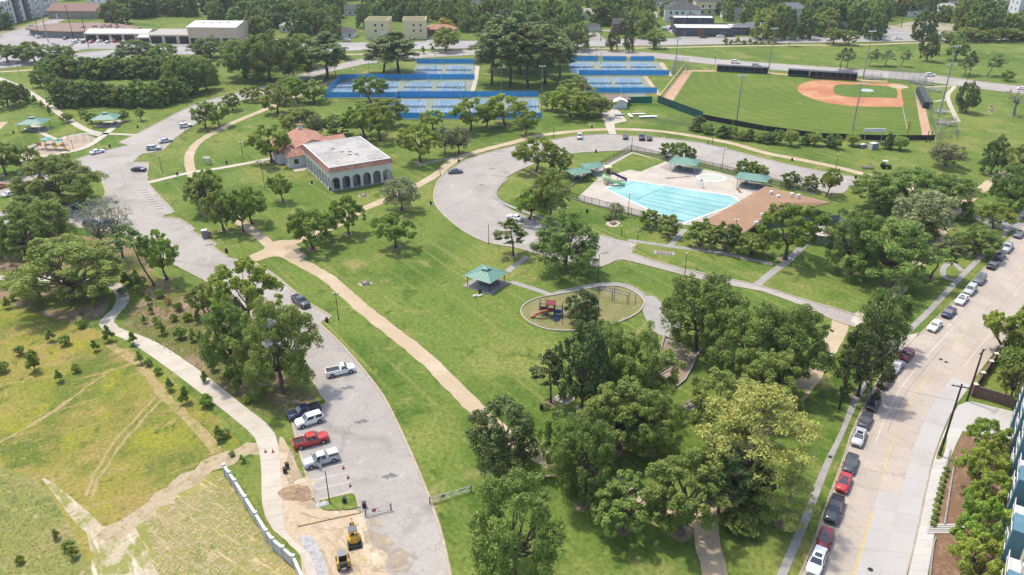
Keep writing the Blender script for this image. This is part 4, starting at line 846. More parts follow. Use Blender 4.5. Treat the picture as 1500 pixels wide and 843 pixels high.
# town trees behind the avenue
OPEN = [(x-15, y-2, x+15, y+10) for x, y in ((150, 4), (240, 8), (300, 3), (395, 16), (455, 10), (585, 2), (760, 6), (830, 12), (885, 10), (1080, 4), (1240, 10), (1470, 8), (905, 31), (945, 34), (1075, 27), (1205, 25), (1232, 40), (1345, 24), (1385, 20), (800, 40), (860, 28), (480, 40), (430, 46), (740, 30), (1425, 24), (1270, 25), (700, 20), (520, 20), (1405, 10), (1312, 8))]+[(0, 0, 90, 70), (85, 10, 175, 72), (140, 32, 365, 72), (500, 36, 665, 68), (960, 16, 1110, 60), (855, 42, 920, 64), (1280, 30, 1400, 56), (1440, 18, 1500, 45), (1140, 28, 1190, 52), (395, 38, 440, 64), (670, 44, 700, 62), (950, 0, 1060, 36), (1300, 10, 1350, 20), (500, 12, 530, 30), (690, 0, 712, 22)]
k = 0; FAR = []
for row in range(11):
    y = (56, 50, 44, 38, 32, 26, 20, 14, 8, 2, -6)[row]
    for i in range(54):
        x = -20+i*29+rr.uniform(-12, 12)+(row % 2)*17; yy = y+rr.uniform(-2.5, 2.5)
        if any(a < x < c and b < yy < d for a, b, c, d in OPEN): continue
        if yy > 52 and rr.random() < 0.45: continue
        if y <= 8: FAR.append((x, yy)); continue
        k += 1; wk = rr.randrange(4); lk = ('dark round-crowned', 'olive spreading', 'pale green', 'deep green')[wk]+' tree '+('close behind the avenue' if y > 40 else 'among the town houses' if y > 18 else 'in the far wooded streets'); tree('wood%d' % wk, x, yy, 0, 0, lk, lk.replace(' tree ', ' trees '), h=rr.uniform(12, 20), wm=rr.uniform(12, 18))
for x, y, h, w in [(420, 40, 17, 22), (440, 30, 18, 20), (360, 40, 16, 22), (330, 25, 17, 24), (260, 20, 16, 24), (205, 25, 17, 24), (170, 35, 14, 20), (470, 48, 14, 20), (880, 36, 18, 22), (810, 38, 18, 24), (770, 40, 18, 24), (1220, 40, 17, 24), (1260, 42, 16, 22), (1190, 36, 15, 18)]:
    tree('wood%d' % rr.randrange(4), x, y, 0, 0, 'big leafy tree standing over the roofs beyond the avenue', 'big town trees beyond the avenue', h=h, wm=w)
for i, (x, y) in enumerate([(938, 41), (950, 22), (1066, 31), (1078, 20), (1118, 26), (1132, 41), (1146, 19), (1188, 31), (1204, 16), (1282, 22), (1292, 29), (1342, 24), (1362, 27), (1380, 32), (1422, 31), (1432, 17), (1460, 24), (934, 30), (1014, 13), (1062, 10), (672, 31), (684, 47), (662, 38), (540, 29), (586, 24), (484, 57), (492, 41), (533, 41), (640, 29), (1095, 34), (1128, 30), (975, 24), (1058, 22), (1178, 44), (1195, 45), (905, 38), (930, 48), (1345, 14), (1325, 24), (1452, 40)]):
    tree('wood%d' % (i % 4), x, y, 0, 0, 'garden tree between the roofs beyond the avenue', 'garden trees between the roofs', h=rr.uniform(9, 15), wm=rr.uniform(9, 14))
fw = []
for i, (x, y) in enumerate(FAR):                                             # far-off wood that reads as one mass
    p_ = G(x, y); h_ = rr.uniform(12, 20); w_ = rr.uniform(6, 9)
    cs = [(p_.x+rr.uniform(-w_, w_)*.6, p_.y+rr.uniform(-w_, w_)*.6, h_*rr.uniform(.25, .85), w_*rr.uniform(.3, .5)) for q in range(12)]
    fw.append(leaves(cs, 900, 1.5, 400+i, up=.5))
o = bpy.data.objects.new('far_wood', quads('far_wood', np.concatenate(fw), LF['wood'])); COL.objects.link(o); tag(o, 'far-off wooded streets merging into one dark green mass', 'wood', kind='stuff')
tree('gold0', 652, 46, 0, 0, 'golden-yellow flowering tree behind the red-roofed house', h=8, wm=12)
# meadow shrubs and saplings
SH = [(196, 505, 18), (232, 548, 16), (250, 572, 18), (330, 640, 20), (140, 515, 16), (120, 480, 18), (75, 500, 18), (30, 520, 20), (88, 560, 18), (262, 455, 18), (296, 505, 20), (352, 560, 18), (376, 590, 16), (230, 475, 16), (210, 430, 18), (180, 432, 16), (237, 490, 20), (265, 496, 24), (283, 500, 18), (310, 520, 22), (312, 542, 22), (338, 556, 24), (160, 500, 22), (97, 505, 22), (52, 545, 26), (47, 528, 22), (206, 533, 18), (218, 536, 16), (273, 590, 24), (303, 595, 26), (322, 645, 22), (340, 668, 12), (355, 678, 12), (20, 440, 14), (12, 452, 16), (4, 545, 24), (58, 440, 16), (112, 545, 18), (186, 418, 20), (206, 420, 24), (218, 446, 14), (235, 436, 18), (83, 790, 16), (100, 805, 22), (108, 818, 20), (30, 825, 18), (200, 412, 16), (255, 470, 16), (222, 460, 12), (275, 470, 18), (290, 470, 14), (330, 530, 18), (345, 575, 20), (362, 590, 18), (212, 474, 12), (320, 500, 20), (140, 452, 14), (385, 575, 14), (300, 560, 16), (192, 415, 20)]
for i, (x, y, w) in enumerate(SH):
    k = ('sapling0', 'shrub0', 'sapling1', 'shrub1')[i % 4]; zone = 'in the planting bed beside the drive' if x > 180 and y < 600 and not (195 < x < 222 and y > 520) else 'on the open meadow'
    tree(k, x, y, 0, 0, ('green sapling ' if 'sap' in k else 'low leafy shrub ')+zone, 'plants '+zone, h=w/PXM(x, y)*(1.25 if 'sap' in k else .8), wm=w/PXM(x, y)*.85, cat='plant')
tree('gold0', 247, 446, 0, 0, 'yellow flowering shrub in the planting bed', name='shrub', cat='plant', h=1.6, wm=1.8)
# uncountable tall grass on the meadow
def tufts(name, poly, n, m, size, seed, label):
    rg = np.random.default_rng(seed); P = gl(poly, 2, True); X = np.array([p.x for p in P]); Y = np.array([p.y for p in P])
    x = rg.uniform(X.min(), X.max(), n*2); y = rg.uniform(Y.min(), Y.max(), n*2); ins = np.zeros(len(x), bool); j = len(X)-1
    for i in range(len(X)):
        c = ((Y[i] > y) != (Y[j] > y)) & (x < (X[j]-X[i])*(y-Y[i])/(Y[j]-Y[i]+1e-12)+X[i]); ins ^= c; j = i
    x, y = x[ins][:n], y[ins][:n]; n = len(x); a = rg.uniform(0, 6.28, n); h = size*rg.uniform(.5, 1.4, n); w = size*rg.uniform(.35, .8, n); ln = rg.normal(size=(n, 2))*h[:, None]*.5
    dx, dy = np.cos(a)*w/2, np.sin(a)*w/2; z = np.zeros(n)
    V = np.stack([np.stack([x-dx, y-dy, z], 1), np.stack([x+dx, y+dy, z], 1), np.stack([x+dx*.5+ln[:, 0], y+dy*.5+ln[:, 1], h], 1), np.stack([x-dx*.5+ln[:, 0], y-dy*.5+ln[:, 1], h], 1)], 1).reshape(-1, 3)
    o = bpy.data.objects.new(name, quads(name, V, m)); COL.objects.link(o); return tag(o, label, 'grass', kind='stuff')
GT = mat('tall_grass_blade', (0.25, 0.25, 0.06), [(0.04, .46, .6, (0.32, 0.27, 0.11)), (0.12, .52, .66, (0.18, 0.205, 0.055)), (1.0, .55, .68, (0.38, 0.32, 0.16))], rough=.9, fine=.25, fscale=2, spec=.1, transl=.25)
tufts('tall_grass', [(-60, 480), (60, 478), (140, 490), (230, 545), (300, 610), (335, 655), (250, 722), (180, 770), (130, 755), (60, 690), (-60, 690)], 3500, GT, 0.16, 5, 'tall mixed yellow and green grass on the meadow')
tufts('tall_grass', [(-40, 695), (50, 712), (95, 770), (120, 862), (-40, 866)], 1200, GT, 0.2, 6, 'rough tall grass on the far side of the dirt track')
tufts('bed_grass', [(196, 400), (280, 430), (350, 485), (420, 556), (455, 585), (400, 604), (300, 545), (196, 480)], 4000, GT, 0.28, 7, 'rough weeds among the shrubs of the planting bed')
STR = mat('straw', (0.55, 0.45, 0.26), [(1.5, .5, .6, (0.45, 0.36, 0.18))], rough=.9, fine=.2)
def straw(poly, n, seed):
    rg = np.random.default_rng(seed); P = gl(poly, 1, True); c = np.array([[p.x, p.y] for p in P]); 
    uv = rg.random((n, 2)); A, B, C_, D = c[0], c[1], c[2], c[3]
    q = (A*(1-uv[:, :1])+B*uv[:, :1])*(1-uv[:, 1:])+(D*(1-uv[:, :1])+C_*uv[:, :1])*uv[:, 1:]
    a = np.where(rg.random(n) < .6, 0.95, -0.65)+rg.normal(size=n)*.25; L = rg.uniform(.15, .5, n); d = np.stack([np.cos(a), np.sin(a)], 1); s = np.stack([-d[:, 1], d[:, 0]], 1)*rg.uniform(.02, .04, n)[:, None]
    z = rg.uniform(.03, .09, n)[:, None]; e = d*L[:, None]
    V = np.stack([np.hstack([q-e-s, z]), np.hstack([q+e-s, z+.03]), np.hstack([q+e+s, z+.03]), np.hstack([q-e+s, z])], 1).reshape(-1, 3)
    o = bpy.data.objects.new('straw', quads('straw', V, STR)); COL.objects.link(o); tag(o, 'loose straw strewn over the seeded plot', 'straw', kind='stuff')
straw([(215, 762), (325, 694), (425, 838), (235, 862)], 2600, 8)
# ================================================================ BUILDINGS AND POOL
def frame_dir(rz): return Vector((math.cos(rz), math.sin(rz), 0)), Vector((-math.sin(rz), math.cos(rz), 0))
def window(root, c, w, h, nrm_rz, m=None, fm=None, name='window'):
    """frame proud of the wall with a pane set back in it; c = centre on the wall face, nrm_rz = wall's outward heading"""
    fr = MB(); t = 0.10
    for dx, dz, a, b in ((0, h/2, w+t, t), (0, -h/2, w+t, t), (-w/2, 0, t, h-t), (w/2, 0, t, h-t)): fr.box((0.02, dx, dz), (0.12, a, b))
    f = fr.build(name, fm or WHITE, root); f.location = c; f.rotation_euler = (0, 0, nrm_rz)
    MB().box((0.0, 0, 0), (0.06, w, h)).build('pane', m or GLASS, f); return f
def hip_roof(b, x0, x1, y0, y1, z, h, over=0.4, ridge=None):
    x0 -= over; x1 += over; y0 -= over; y1 += over; w = min(x1-x0, y1-y0)/2
    if x1-x0 >= y1-y0: r = [((x0+w), (y0+y1)/2, z+h), ((x1-w), (y0+y1)/2, z+h)]; fs = [(0, 1, 5, 4), (2, 3, 4, 5), (3, 0, 4), (1, 2, 5)]
    else: r = [((x0+x1)/2, y0+w, z+h), ((x0+x1)/2, y1-w, z+h)]; fs = [(1, 2, 5, 4), (3, 0, 4, 5), (0, 1, 4), (2, 3, 5)]
    b.add([(x0, y0, z), (x1, y0, z), (x1, y1, z), (x0, y1, z)]+r, fs+[(3, 2, 1, 0)]); return b
def gable_roof(b, x0, x1, y0, y1, z, h, over=0.4, axis='x', th=0.15):
    x0 -= over; x1 += over; y0 -= over; y1 += over
    if axis == 'x':
        m = (y0+y1)/2; ring = lambda x: [(x, y0, z), (x, m, z+h), (x, y1, z), (x, y1, z+th), (x, m, z+h+th), (x, y0, z+th)]
        b.loft([ring(x0), ring(x1)])
    else:
        m = (x0+x1)/2; ring = lambda y: [(x0, y, z), (m, y, z+h), (x1, y, z), (x1, y, z+th), (m, y, z+h+th), (x0, y, z+th)]
        b.loft([ring(y0), ring(y1)])
    return b
def house(name, label, x, y, rz, w, d, h, wall, roof, rtype='hip', rh=2.0, wins=(), cat='house', door=None, over=0.4, axis='x', z0=0, loc=None, frame=None):
    """simple building: local x along the front, -y the front; wins = (face, along, z, w, h)"""
    t = thing(name, label, cat, loc or G(x, y), rz)
    MB().box((0, 0, h/2), (w, d, h)).build('wall', wall, t)
    b = MB()
    if rtype == 'hip': hip_roof(b, -w/2, w/2, -d/2, d/2, h+.01, rh, over)
    elif rtype == 'gable':
        gable_roof(b, -w/2, w/2, -d/2, d/2, h, rh, over, axis); g = MB()
        if axis == 'x':
            for s in (-1, 1): g.add([(s*(w/2-.02), -d/2, h), (s*(w/2-.02), d/2, h), (s*(w/2-.02), 0, h+rh*.93)], [(0, 1, 2)])
        else:
            for s in (-1, 1): g.add([(-w/2, s*(d/2-.02), h), (w/2, s*(d/2-.02), h), (0, s*(d/2-.02), h+rh*.93)], [(0, 1, 2)])
        g.build('gable', wall, t)
    elif rtype == 'flat':
        b.box((0, 0, h+.06), (w-.5, d-.5, .1)); p = MB(); k = 0.25
        for c, dd in (((0, d/2-k/2, h+.25), (w, k, .5)), ((0, -d/2+k/2, h+.25), (w, k, .5)), ((w/2-k/2, 0, h+.25), (k, d-2*k, .5)), ((-w/2+k/2, 0, h+.25), (k, d-2*k, .5))): p.box(c, dd)
        p.build('parapet', wall, t)
    elif rtype == 'shed': b.add([(-w/2-over, -d/2-over, h), (w/2+over, -d/2-over, h), (w/2+over, d/2+over, h+rh), (-w/2-over, d/2+over, h+rh)], [(0, 1, 2, 3)])
    b.build('roof', roof, t)
    for f, a, z, ww, hh in wins:
        c, r = {'f': ((a, -d/2, z), -math.pi/2), 'b': ((a, d/2, z), math.pi/2), 'l': ((-w/2, a, z), math.pi), 'r': ((w/2, a, z), 0)}[f]
        window(t, c, ww, hh, r, fm=frame)
    if door:
        f, a, ww, hh, dm = door; c, r = {'f': ((a, -d/2, hh/2), -math.pi/2), 'l': ((-w/2, a, hh/2), math.pi), 'r': ((w/2, a, hh/2), 0)}[f]
        o = MB().box((0.03, 0, 0), (0.12, ww, hh)).build('door', dm, t); o.location = c; o.rotation_euler = (0, 0, r)
    return t
# --- arched recreation hall
RZ = R(29.5); U, Vv = frame_dir(RZ); O = G(486, 281); HW, HD, HH = 19.2, 27.4, 5.9
hall = thing('recreation_hall', 'white arcaded recreation hall with a flat roof and red tile fascia', 'building', O, RZ)
def arcade(n, L, hh, parent, name, pier=0.75, thick=0.6):
    """one wall of arches in local x,z (y = thickness), each pier and arch band real geometry"""
    b = MB(); bay = L/n; r = (bay-pier)/2; zs = 2.9; N = 10
    for i in range(n+1):
        x = i*bay; w = pier if 0 < i < n else pier
        xx = min(max(x, pier/2), L-pier/2); b.box((xx, thick/2, zs/2), (pier, thick, zs))
    for i in range(n):
        xc = (i+.5)*bay; pts = [(xc-r*math.cos(math.pi*k/N), zs+r*math.sin(math.pi*k/N)) for k in range(N+1)]
        for k in range(N):
            (xa, za), (xb, zb) = pts[k], pts[k+1]
            b.add([(xa, 0, za), (xb, 0, zb), (xb, 0, hh), (xa, 0, hh), (xa, thick, za), (xb, thick, zb), (xb, thick, hh), (xa, thick, hh)], [(0, 1, 2, 3), (5, 4, 7, 6), (4, 5, 1, 0)])
        for s in (-1, 1):
            xa = xc+s*r; xb = xc+s*bay/2; x0, x1 = min(xa, xb), max(xa, xb); b.add([(x0, 0, zs), (x1, 0, zs), (x1, 0, hh), (x0, 0, hh)], [(0, 1, 2, 3)])
    return b.build(name, STUCCO, parent)
def arc_at(n, L, loc, rz, nm): o = arcade(n, L, HH, hall, nm); o.location = loc; o.rotation_euler = (0, 0, rz); return o
arc_at(6, HW, (0, 0, 0), 0, 'arcade'); arc_at(9, HD, (0, HD, 0), -math.pi/2, 'arcade'); arc_at(9, HD, (HW, 0, 0), math.pi/2, 'arcade'); arc_at(6, HW, (HW, HD, 0), math.pi, 'arcade')
MB().box((HW/2, HD/2, 0.06), (HW+.6, HD+.6, 0.16)).build('floor', CONCG, hall)
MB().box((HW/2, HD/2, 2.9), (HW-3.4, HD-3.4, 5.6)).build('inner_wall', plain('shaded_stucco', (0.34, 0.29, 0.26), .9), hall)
for i in range(5): MB().box((2.4+i*3.55, 1.65, 1.6), (1.7, 0.1, 2.6)).build('door', plain('dark_doors', (0.10, 0.075, 0.06)), hall)
for i in range(7): MB().box((1.65, 3.2+i*3.4, 1.7), (0.1, 1.7, 2.4)).build('inner_window', GLASS, hall)
MB().box((HW/2, HD/2, HH+0.05), (HW+.4, HD+.4, 0.3)).build('soffit', STUCCO, hall)
fb = MB(); o_ = 0.75; z0, z1 = HH+.15, HH+1.35; A_ = [(-o_, -o_), (HW+o_, -o_), (HW+o_, HD+o_), (-o_, HD+o_)]; B_ = [(.05, .05), (HW-.05, .05), (HW-.05, HD-.05), (.05, HD-.05)]
fas = fb.add([(*p, z0) for p in A_]+[(*p, z1) for p in B_], [(i, (i+1) % 4, 4+(i+1) % 4, 4+i) for i in range(4)]).build('tile_fascia', TILE, hall)
for s in range(4):                                            # barrel tiles as thin raised rolls along the fascia
    p0, p1 = Vector((*A_[s], z0)), Vector((*A_[(s+1) % 4], z0)); q0, q1 = Vector((*B_[s], z1)), Vector((*B_[(s+1) % 4], z1)); n = int((p1-p0).length/.45); b = MB()
    for i in range(n): t = (i+.5)/n; b.tube([p0.lerp(p1, t), q0.lerp(q1, t)], 0.09, 5, False)
    tag(b.build('tile_rolls', TILE, fas), kind='stuff')
p = MB()
for c, dd in (((HW/2, 0.15, z1), (HW, .3, .2)), ((HW/2, HD-.15, z1), (HW, .3, .2)), ((.15, HD/2, z1), (.3, HD-.6, .2)), ((HW-.15, HD/2, z1), (.3, HD-.6, .2))): p.box(c, dd)
p.build('coping', WHITE, hall)
MB().box((HW/2, HD/2, z1-.08), (HW-.6, HD-.6, .12)).build('roof', mat('flat_roof_white', (0.45, 0.43, 0.395), [(0.12, .44, .58, (0.36, 0.34, 0.31)), (0.3, .52, .64, (0.30, 0.29, 0.28)), (0.9, .56, .68, (0.56, 0.54, 0.51))], rough=.9, fine=.08, coord='obj'), hall)
for i, (x, y) in enumerate([(7, 18), (8.5, 13.5), (10.5, 12.5), (9.5, 9.5), (11.5, 9)]): MB().box((x, y, z1+.12), (1.2, .5, .3)).build('roof_vent', plain('vent_grey', (.45, .44, .42)), hall)
wing = thing('tiled_wing', 'white stucco wing with red clay tile gable roofs and a chimney', 'building', hall.location, RZ)
def gpart(x0, x1, y0, y1, h, rh, axis, nm='wall'):
    MB().box(((x0+x1)/2, (y0+y1)/2, h/2), (x1-x0, y1-y0, h)).build(nm, STUCCO, wing); r = gable_roof(MB(), x0, x1, y0, y1, h, rh, .5, axis).build('roof', TILE, wing); g = MB()
    if axis == 'y':
        for y in (y0+.02, y1-.02): g.add([(x0, y, h), (x1, y, h), ((x0+x1)/2, y, h+rh*.93)], [(0, 1, 2)])
    else:
        for x in (x0+.02, x1-.02): g.add([(x, y0, h), (x, y1, h), (x, (y0+y1)/2, h+rh*.93)], [(0, 1, 2)])
    g.build('gable', STUCCO, wing); return r
rf = gpart(-1, 10, 32, 48, 5.0, 2.1, 'y'); gpart(-5, 8, 27.8, 33, 3.6, 1.7, 'x'); gpart(-7, -1.2, 33.5, 47, 3.2, 1.5, 'y'); gpart(10.2, 16.5, 34, 43, 4.0, 1.6, 'x')
MB().box((4.5, 46.5, 7.2), (1.5, 1.2, 2.6)).build('chimney', STUCCO, rf); MB().box((4.5, 46.5, 8.6), (1.8, 1.5, .25)).build('chimney_cap', TILE, rf)
window(wing, (-5, 30.4, 1.9), 1.5, 1.6, math.pi); window(wing, (1.0, 27.8, 1.9), 1.5, 1.6, -math.pi/2)
window(wing, (-2.6, 27.8, 1.9), 1.6, 1.7, -math.pi/2)
for i in range(4): window(wing, (-7, 36+i*3.6, 1.6), 1.2, 1.8, math.pi, fm=plain('blue_frames', (.16, .2, .25)))
# --- bathhouse: low brown shingle roof over an angled plan
SHING = mat('brown_shingle', (0.325, 0.198, 0.118), [(0.25, .46, .62, (0.36, 0.228, 0.142)), (2.0, .55, .68, (0.29, 0.17, 0.095), (0.4, 2, 1))], rough=.9, fine=.10, fscale=2.5, coord='obj')
bh = thing('bathhouse', 'low bathhouse with a broad brown shingle roof beside the pool', 'building', G(1060, 345))
o0 = bh.location
def L_(px, py, z): q = G(px, py, z)-o0; return (q.x, q.y, z)
E0, E1, E2, E3, E4, E5 = L_(1029, 325, 3.0), L_(1089, 342, 3.0), L_(1140, 312, 3.0), L_(1176, 306, 3.0), L_(1217, 297, 3.0), L_(1122, 273, 3.0)
r0, r1 = L_(1103, 289.5, 4.6), L_(1146, 297, 4.6)
rb = MB(); low = lambda p: (p[0], p[1], 2.75)
pts = [E0, E1, E2, E3, E4, E5, r0, r1]
rb.add(pts+[low(p) for p in pts[:6]], [(0, 1, 6), (1, 2, 7, 6), (2, 3, 7), (3, 4, 7), (4, 5, 6, 7), (5, 0, 6)]+[(i, 8+i, 8+(i+1) % 6, (i+1) % 6) for i in range(6)]+[(13, 12, 11, 10, 9, 8)])
brf = rb.build('roof', SHING, bh)
cx, cy_ = sum(p[0] for p in pts[:6])/6, sum(p[1] for p in pts[:6])/6
ring = [(cx+(p[0]-cx)*.90, cy_+(p[1]-cy_)*.90) for p in pts[:6]]
MB().prism(ring, 0, 2.74, top=False).build('wall', mat('painted_block', (.20, .25, .245), fine=.1, coord='obj'), bh)
for x, y in ((1140, 288), (1117, 315), (1108, 327), (1130, 282), (1160, 285), (1170, 287)):
    q = G(x, y, 4.2)-o0; MB().box((q.x, q.y, 4.25), (.8, .8, .7)).build('roof_vent', WHITE, brf)
MB().box((0, 0, .5), (9, .3, 1.0)).build('planter_wall', CONCG, bh).location = G(1078, 357)-o0
bh.children[-1].rotation_euler = (0, 0, R(-43))
# --- pool
deck = sheet('pool_deck', [(847, 289), (876, 262), (864, 254), (843, 262), (840, 258), (926, 223), (985, 240), (1050, 252), (1110, 268), (1140, 278), (1120, 296), (1030, 330), (998, 330), (950, 320), (900, 306), (855, 297)], 0.05, mat('pool_deck_concrete', (0.46, 0.41, 0.345), [(0.2, .46, .62, (0.52, 0.47, 0.40)), (0.5, .58, .68, (0.36, 0.31, 0.26)), (0.09, .56, .66, (0.55, 0.49, 0.37))], fine=.06), n=1)
sheet('pool_lawn', [(878, 253), (926, 225), (975, 237), (938, 252), (922, 249), (893, 258)], 0.06, LAWN, n=1); sheet('pool_lawn', [(820, 275), (836, 266), (861, 274), (845, 285), (830, 284)], 0.06, LAWN, n=1)
ring_px = [(888, 277), (922, 265), (1070, 288), (1083, 297), (1001, 327), (985, 324)]
W_ = [G(*q) for q in ring_px]; cW = sum(W_, Vector())/6
b = MB(); outer = [p+(p-cW).normalized()*1.0 for p in W_]; k = 6
b.add([(p.x, p.y, .12) for p in W_]+[(p.x, p.y, .12) for p in outer]+[(p.x, p.y, .02) for p in outer]+[(p.x, p.y, -.6) for p in W_], [f for i in range(k) for f in ((i, (i+1) % k, k+(i+1) % k, k+i), (k+i, k+(i+1) % k, 2*k+(i+1) % k, 2*k+i), (3*k+i, 3*k+(i+1) % k, (i+1) % k, i))])
tag(b.build('pool_coping', mat('pool_coping_white', (.70, .68, .64), fine=.06)), kind='structure')
WATER = bpy.data.materials.new('pool_water'); WATER.use_nodes = True; wb = WATER.node_tree; pb = wb.nodes['Principled BSDF']
pb.inputs['Base Color'].default_value = (0.235, 0.60, 0.62, 1); pb.inputs['Roughness'].default_value = 0.06; pb.inputs['Specular IOR Level'].default_value = .5
tn = wb.nodes.new('ShaderNodeTexNoise'); tn.inputs['Scale'].default_value = 1.6; tn.inputs['Detail'].default_value = 4; bn = wb.nodes.new('ShaderNodeBump'); bn.inputs['Strength'].default_value = .25; bn.inputs['Distance'].default_value = .06
tc = wb.nodes.new('ShaderNodeNewGeometry'); wb.links.new(tc.outputs[0], tn.inputs[0]); wb.links.new(tn.outputs[0], bn.inputs['Height']); wb.links.new(bn.outputs[0], pb.inputs['Normal'])
n2 = wb.nodes.new('ShaderNodeTexNoise'); n2.inputs['Scale'].default_value = .12; cr_ = wb.nodes.new('ShaderNodeValToRGB'); cr_.color_ramp.elements[0].color = (0.165, 0.355, 0.318, 1); cr_.color_ramp.elements[0].position = .35; cr_.color_ramp.elements[1].color = (0.25, 0.445, 0.395, 1); cr_.color_ramp.elements[1].position = .65
wb.links.new(tc.outputs[0], n2.inputs[0]); wb.links.new(n2.outputs[0], cr_.inputs[0]); wb.links.new(cr_.outputs[0], pb.inputs['Base Color'])
sheet('pool_water', [p-(p-cW).normalized()*.01 for p in W_], 0.085, WATER, world=True)
LANE = mat('lane_tile', (.10, .24, .27), rough=.3)
for a_, b_ in (((970, 281), (1066, 299)), ((958, 286), (1057, 305)), ((949, 290), (1047, 310)), ((942, 293.5), (1037, 314.5)), ((936, 297), (1026, 319)), ((968, 278), (932, 293)), ((1064, 303), (1030, 320)), ((930, 267), (905, 277))):
    tag(line_mark('lane_line', G(*a_), G(*b_), .36, .088+.0005*(a_[0] % 7), LANE), kind='structure')
for x, y, r in ((1042, 261, 3.6),): 
    b = MB(); ct = G(x, y); b.loft([[(ct.x+rr_*math.cos(a*.524)*1.2, ct.y+rr_*math.sin(a*.524), z) for a in range(12)] for rr_, z in ((r+.3, .05), (r+.3, .12), (r-.3, .12), (r-.3, .06))], cap=False); tag(b.build('wading_pool_rim', WHITE), 'small drained wading pool with a pale rim on the pool deck', 'wading pool')
    disc('wading_basin', x, y, r*1.05, .025, mat('basin_paint', (.48, .50, .42), fine=.1))
for px in ([(975, 262), (1000, 260), (1018, 258)], [(1078, 276), (1086, 283)]): ribbon('water_stain', px, .9, .056, mat('wet_stain', (.20, .11, .06), fine=.2), ragged=.25)
# canopies
def canopy(label, px, py, w, d, rz, h=2.9, rh=1.1, cupola=False, name='shade_canopy', tables=2, m=None, pad=None, group=None, posts=4):
    t = thing(name, label, 'shelter', G(px, py), rz, group)
    hr = hip_roof(MB(), -w/2, w/2, -d/2, d/2, h, rh, .5).build('roof', m or GREENROOF, t)
    rb_ = MB()
    for sx in (-1, 1):
        for sy in (-1, 1):
            a = Vector((sx*(w/2+.5), sy*(d/2+.5), h)); mn = min(w, d)/2+.5
            top = Vector((sx*max(0, (w-d)/2), sy*max(0, (d-w)/2), h+rh)); rb_.bar(a+Vector((0, 0, .03)), top+Vector((0, 0, .03)), .16, .06)
    W2, D2 = w/2+.5, d/2+.5; sm = MB()
    for fx, fy in ((1, 0), (-1, 0), (0, 1), (0, -1)):
        Ls = D2 if fx else W2; nn_ = int(Ls*2/.9)
        for i in range(1, nn_):
            q = -Ls+i*2*Ls/nn_; run = min(Ls-abs(q), W2, D2); zt = h+rh*run/min(W2, D2)
            a = (fx*W2, q, h+.02) if fx else (q, fy*D2, h+.02); b_ = (fx*(W2-run), q, zt+.02) if fx else (q, fy*(D2-run), zt+.02)
            if run > .3: sm.bar(a, b_, .06, .05)
    tag(sm.build('roof_seams', m or GREENROOF, hr), kind='stuff')
    rb_.build('ridge_cap', plain('pale_green_ridge', (.26, .42, .36), .5), hr)
    for sx in (-1, 1):
        for sy in (-1, 1): MB().cyl((sx*(w/2-.2), sy*(d/2-.2), 0), .09, h+.1, 8).build('post', STEEL if not cupola else DARKM, t)
    b = MB()
    for s in (-1, 1): b.box((0, s*(d/2-.2), h-.08), (w-.4, .14, .2)); b.box((s*(w/2-.2), 0, h-.10), (.14, d-.4, .2))
    b.build('beam', STEEL, t)
    if cupola:
        z = h+rh*.84; MB().box((0, 0, z+.1), (w*.17, d*.17, .5)).build('cupola_vent', plain('dark_louvre', (.05, .07, .06)), hr); hip_roof(MB(), -w*.1, w*.1, -d*.1, d*.1, z+.35, .35, .25).build('cupola_roof', m or GREENROOF, hr)
    if pad: MB().box((0, 0, .03), (pad[0], pad[1], .1)).build('slab', CONCG, t)
    for i in range(tables):
        tb = picnic_table(f'picnic table under the {label}', None); tb['group'] = f'tables under the {label}'; M_ = Matrix.Rotation(rz, 4, 'Z'); off = M_ @ Vector(((i-(tables-1)/2)*w/max(1, tables)*.95, (-.12 if i % 2 else .12)*d, .05)); tb.location = Vector(t.location)+off; tb.rotation_euler = (0, 0, rz+(0.1 if i % 2 else 1.2))
    return t
PTM = {}
def picnic_table(label, loc, rz=0, m=None):
    if not PTM:
        PTM['top'] = MB().box((0, 0, .75), (1.9, .75, .06)).mesh('table_top', BROWNW); PTM['bench'] = MB().box((0, 0, .45), (1.9, .28, .05)).mesh('bench', BROWNW)
        b = MB()
        for s in (-.65, .65): b.bar((s, -.7, 0), (s, .25, .74), .07); b.bar((s, .7, 0), (s, -.25, .74), .07); b.bar((s, -.72, .42), (s, .72, .42), .07)
        PTM['frame'] = b.mesh('frame', DARKM)
    t = thing('picnic_table', label[:120], 'picnic table', loc or (0, 0, 0), rz); t['label'] = ' '.join(label.split()[:16])
    inst('table_top', PTM['top'], t); inst('bench', PTM['bench'], t, (0, -.68, 0)); inst('bench', PTM['bench'], t, (0, .68, 0)); inst('frame', PTM['frame'], t); return t
canopy('green hipped picnic shelter on the big lawn', 712, 416.5, 6.4, 6.2, R(-34), 2.6, 1.35, True, 'picnic_shelter', 3, pad=(8.0, 7.6))
canopy('green shelter on the lawn beside the playground', 52, 190, 8.4, 7.4, R(4), 2.9, 1.7, True, 'picnic_shelter', 3)
canopy('green shelter at the end of the straight walk', 158, 183, 8.4, 7.4, R(6), 2.9, 1.7, True, 'picnic_shelter', 3)
canopy('green pool canopy beside the water slide tower', 868, 254.5, 5.6, 4.6, R(20), 2.7, .9, tables=1)
canopy('green pool canopy nearest the loop trees', 847, 263, 5.8, 4.8, R(20), 2.7, .9, tables=1)
canopy('green pool canopy at the far side of the deck', 1002, 249, 8.0, 6.2, R(-24), 2.8, 1.2, tables=2)
canopy('green pool canopy beside the bathhouse roof', 1101, 273, 8.4, 5.6, R(-24), 2.8, 1.2, tables=2)
disc('canopy_shade_pad', 1000, 250, .5, .002, CONCG)
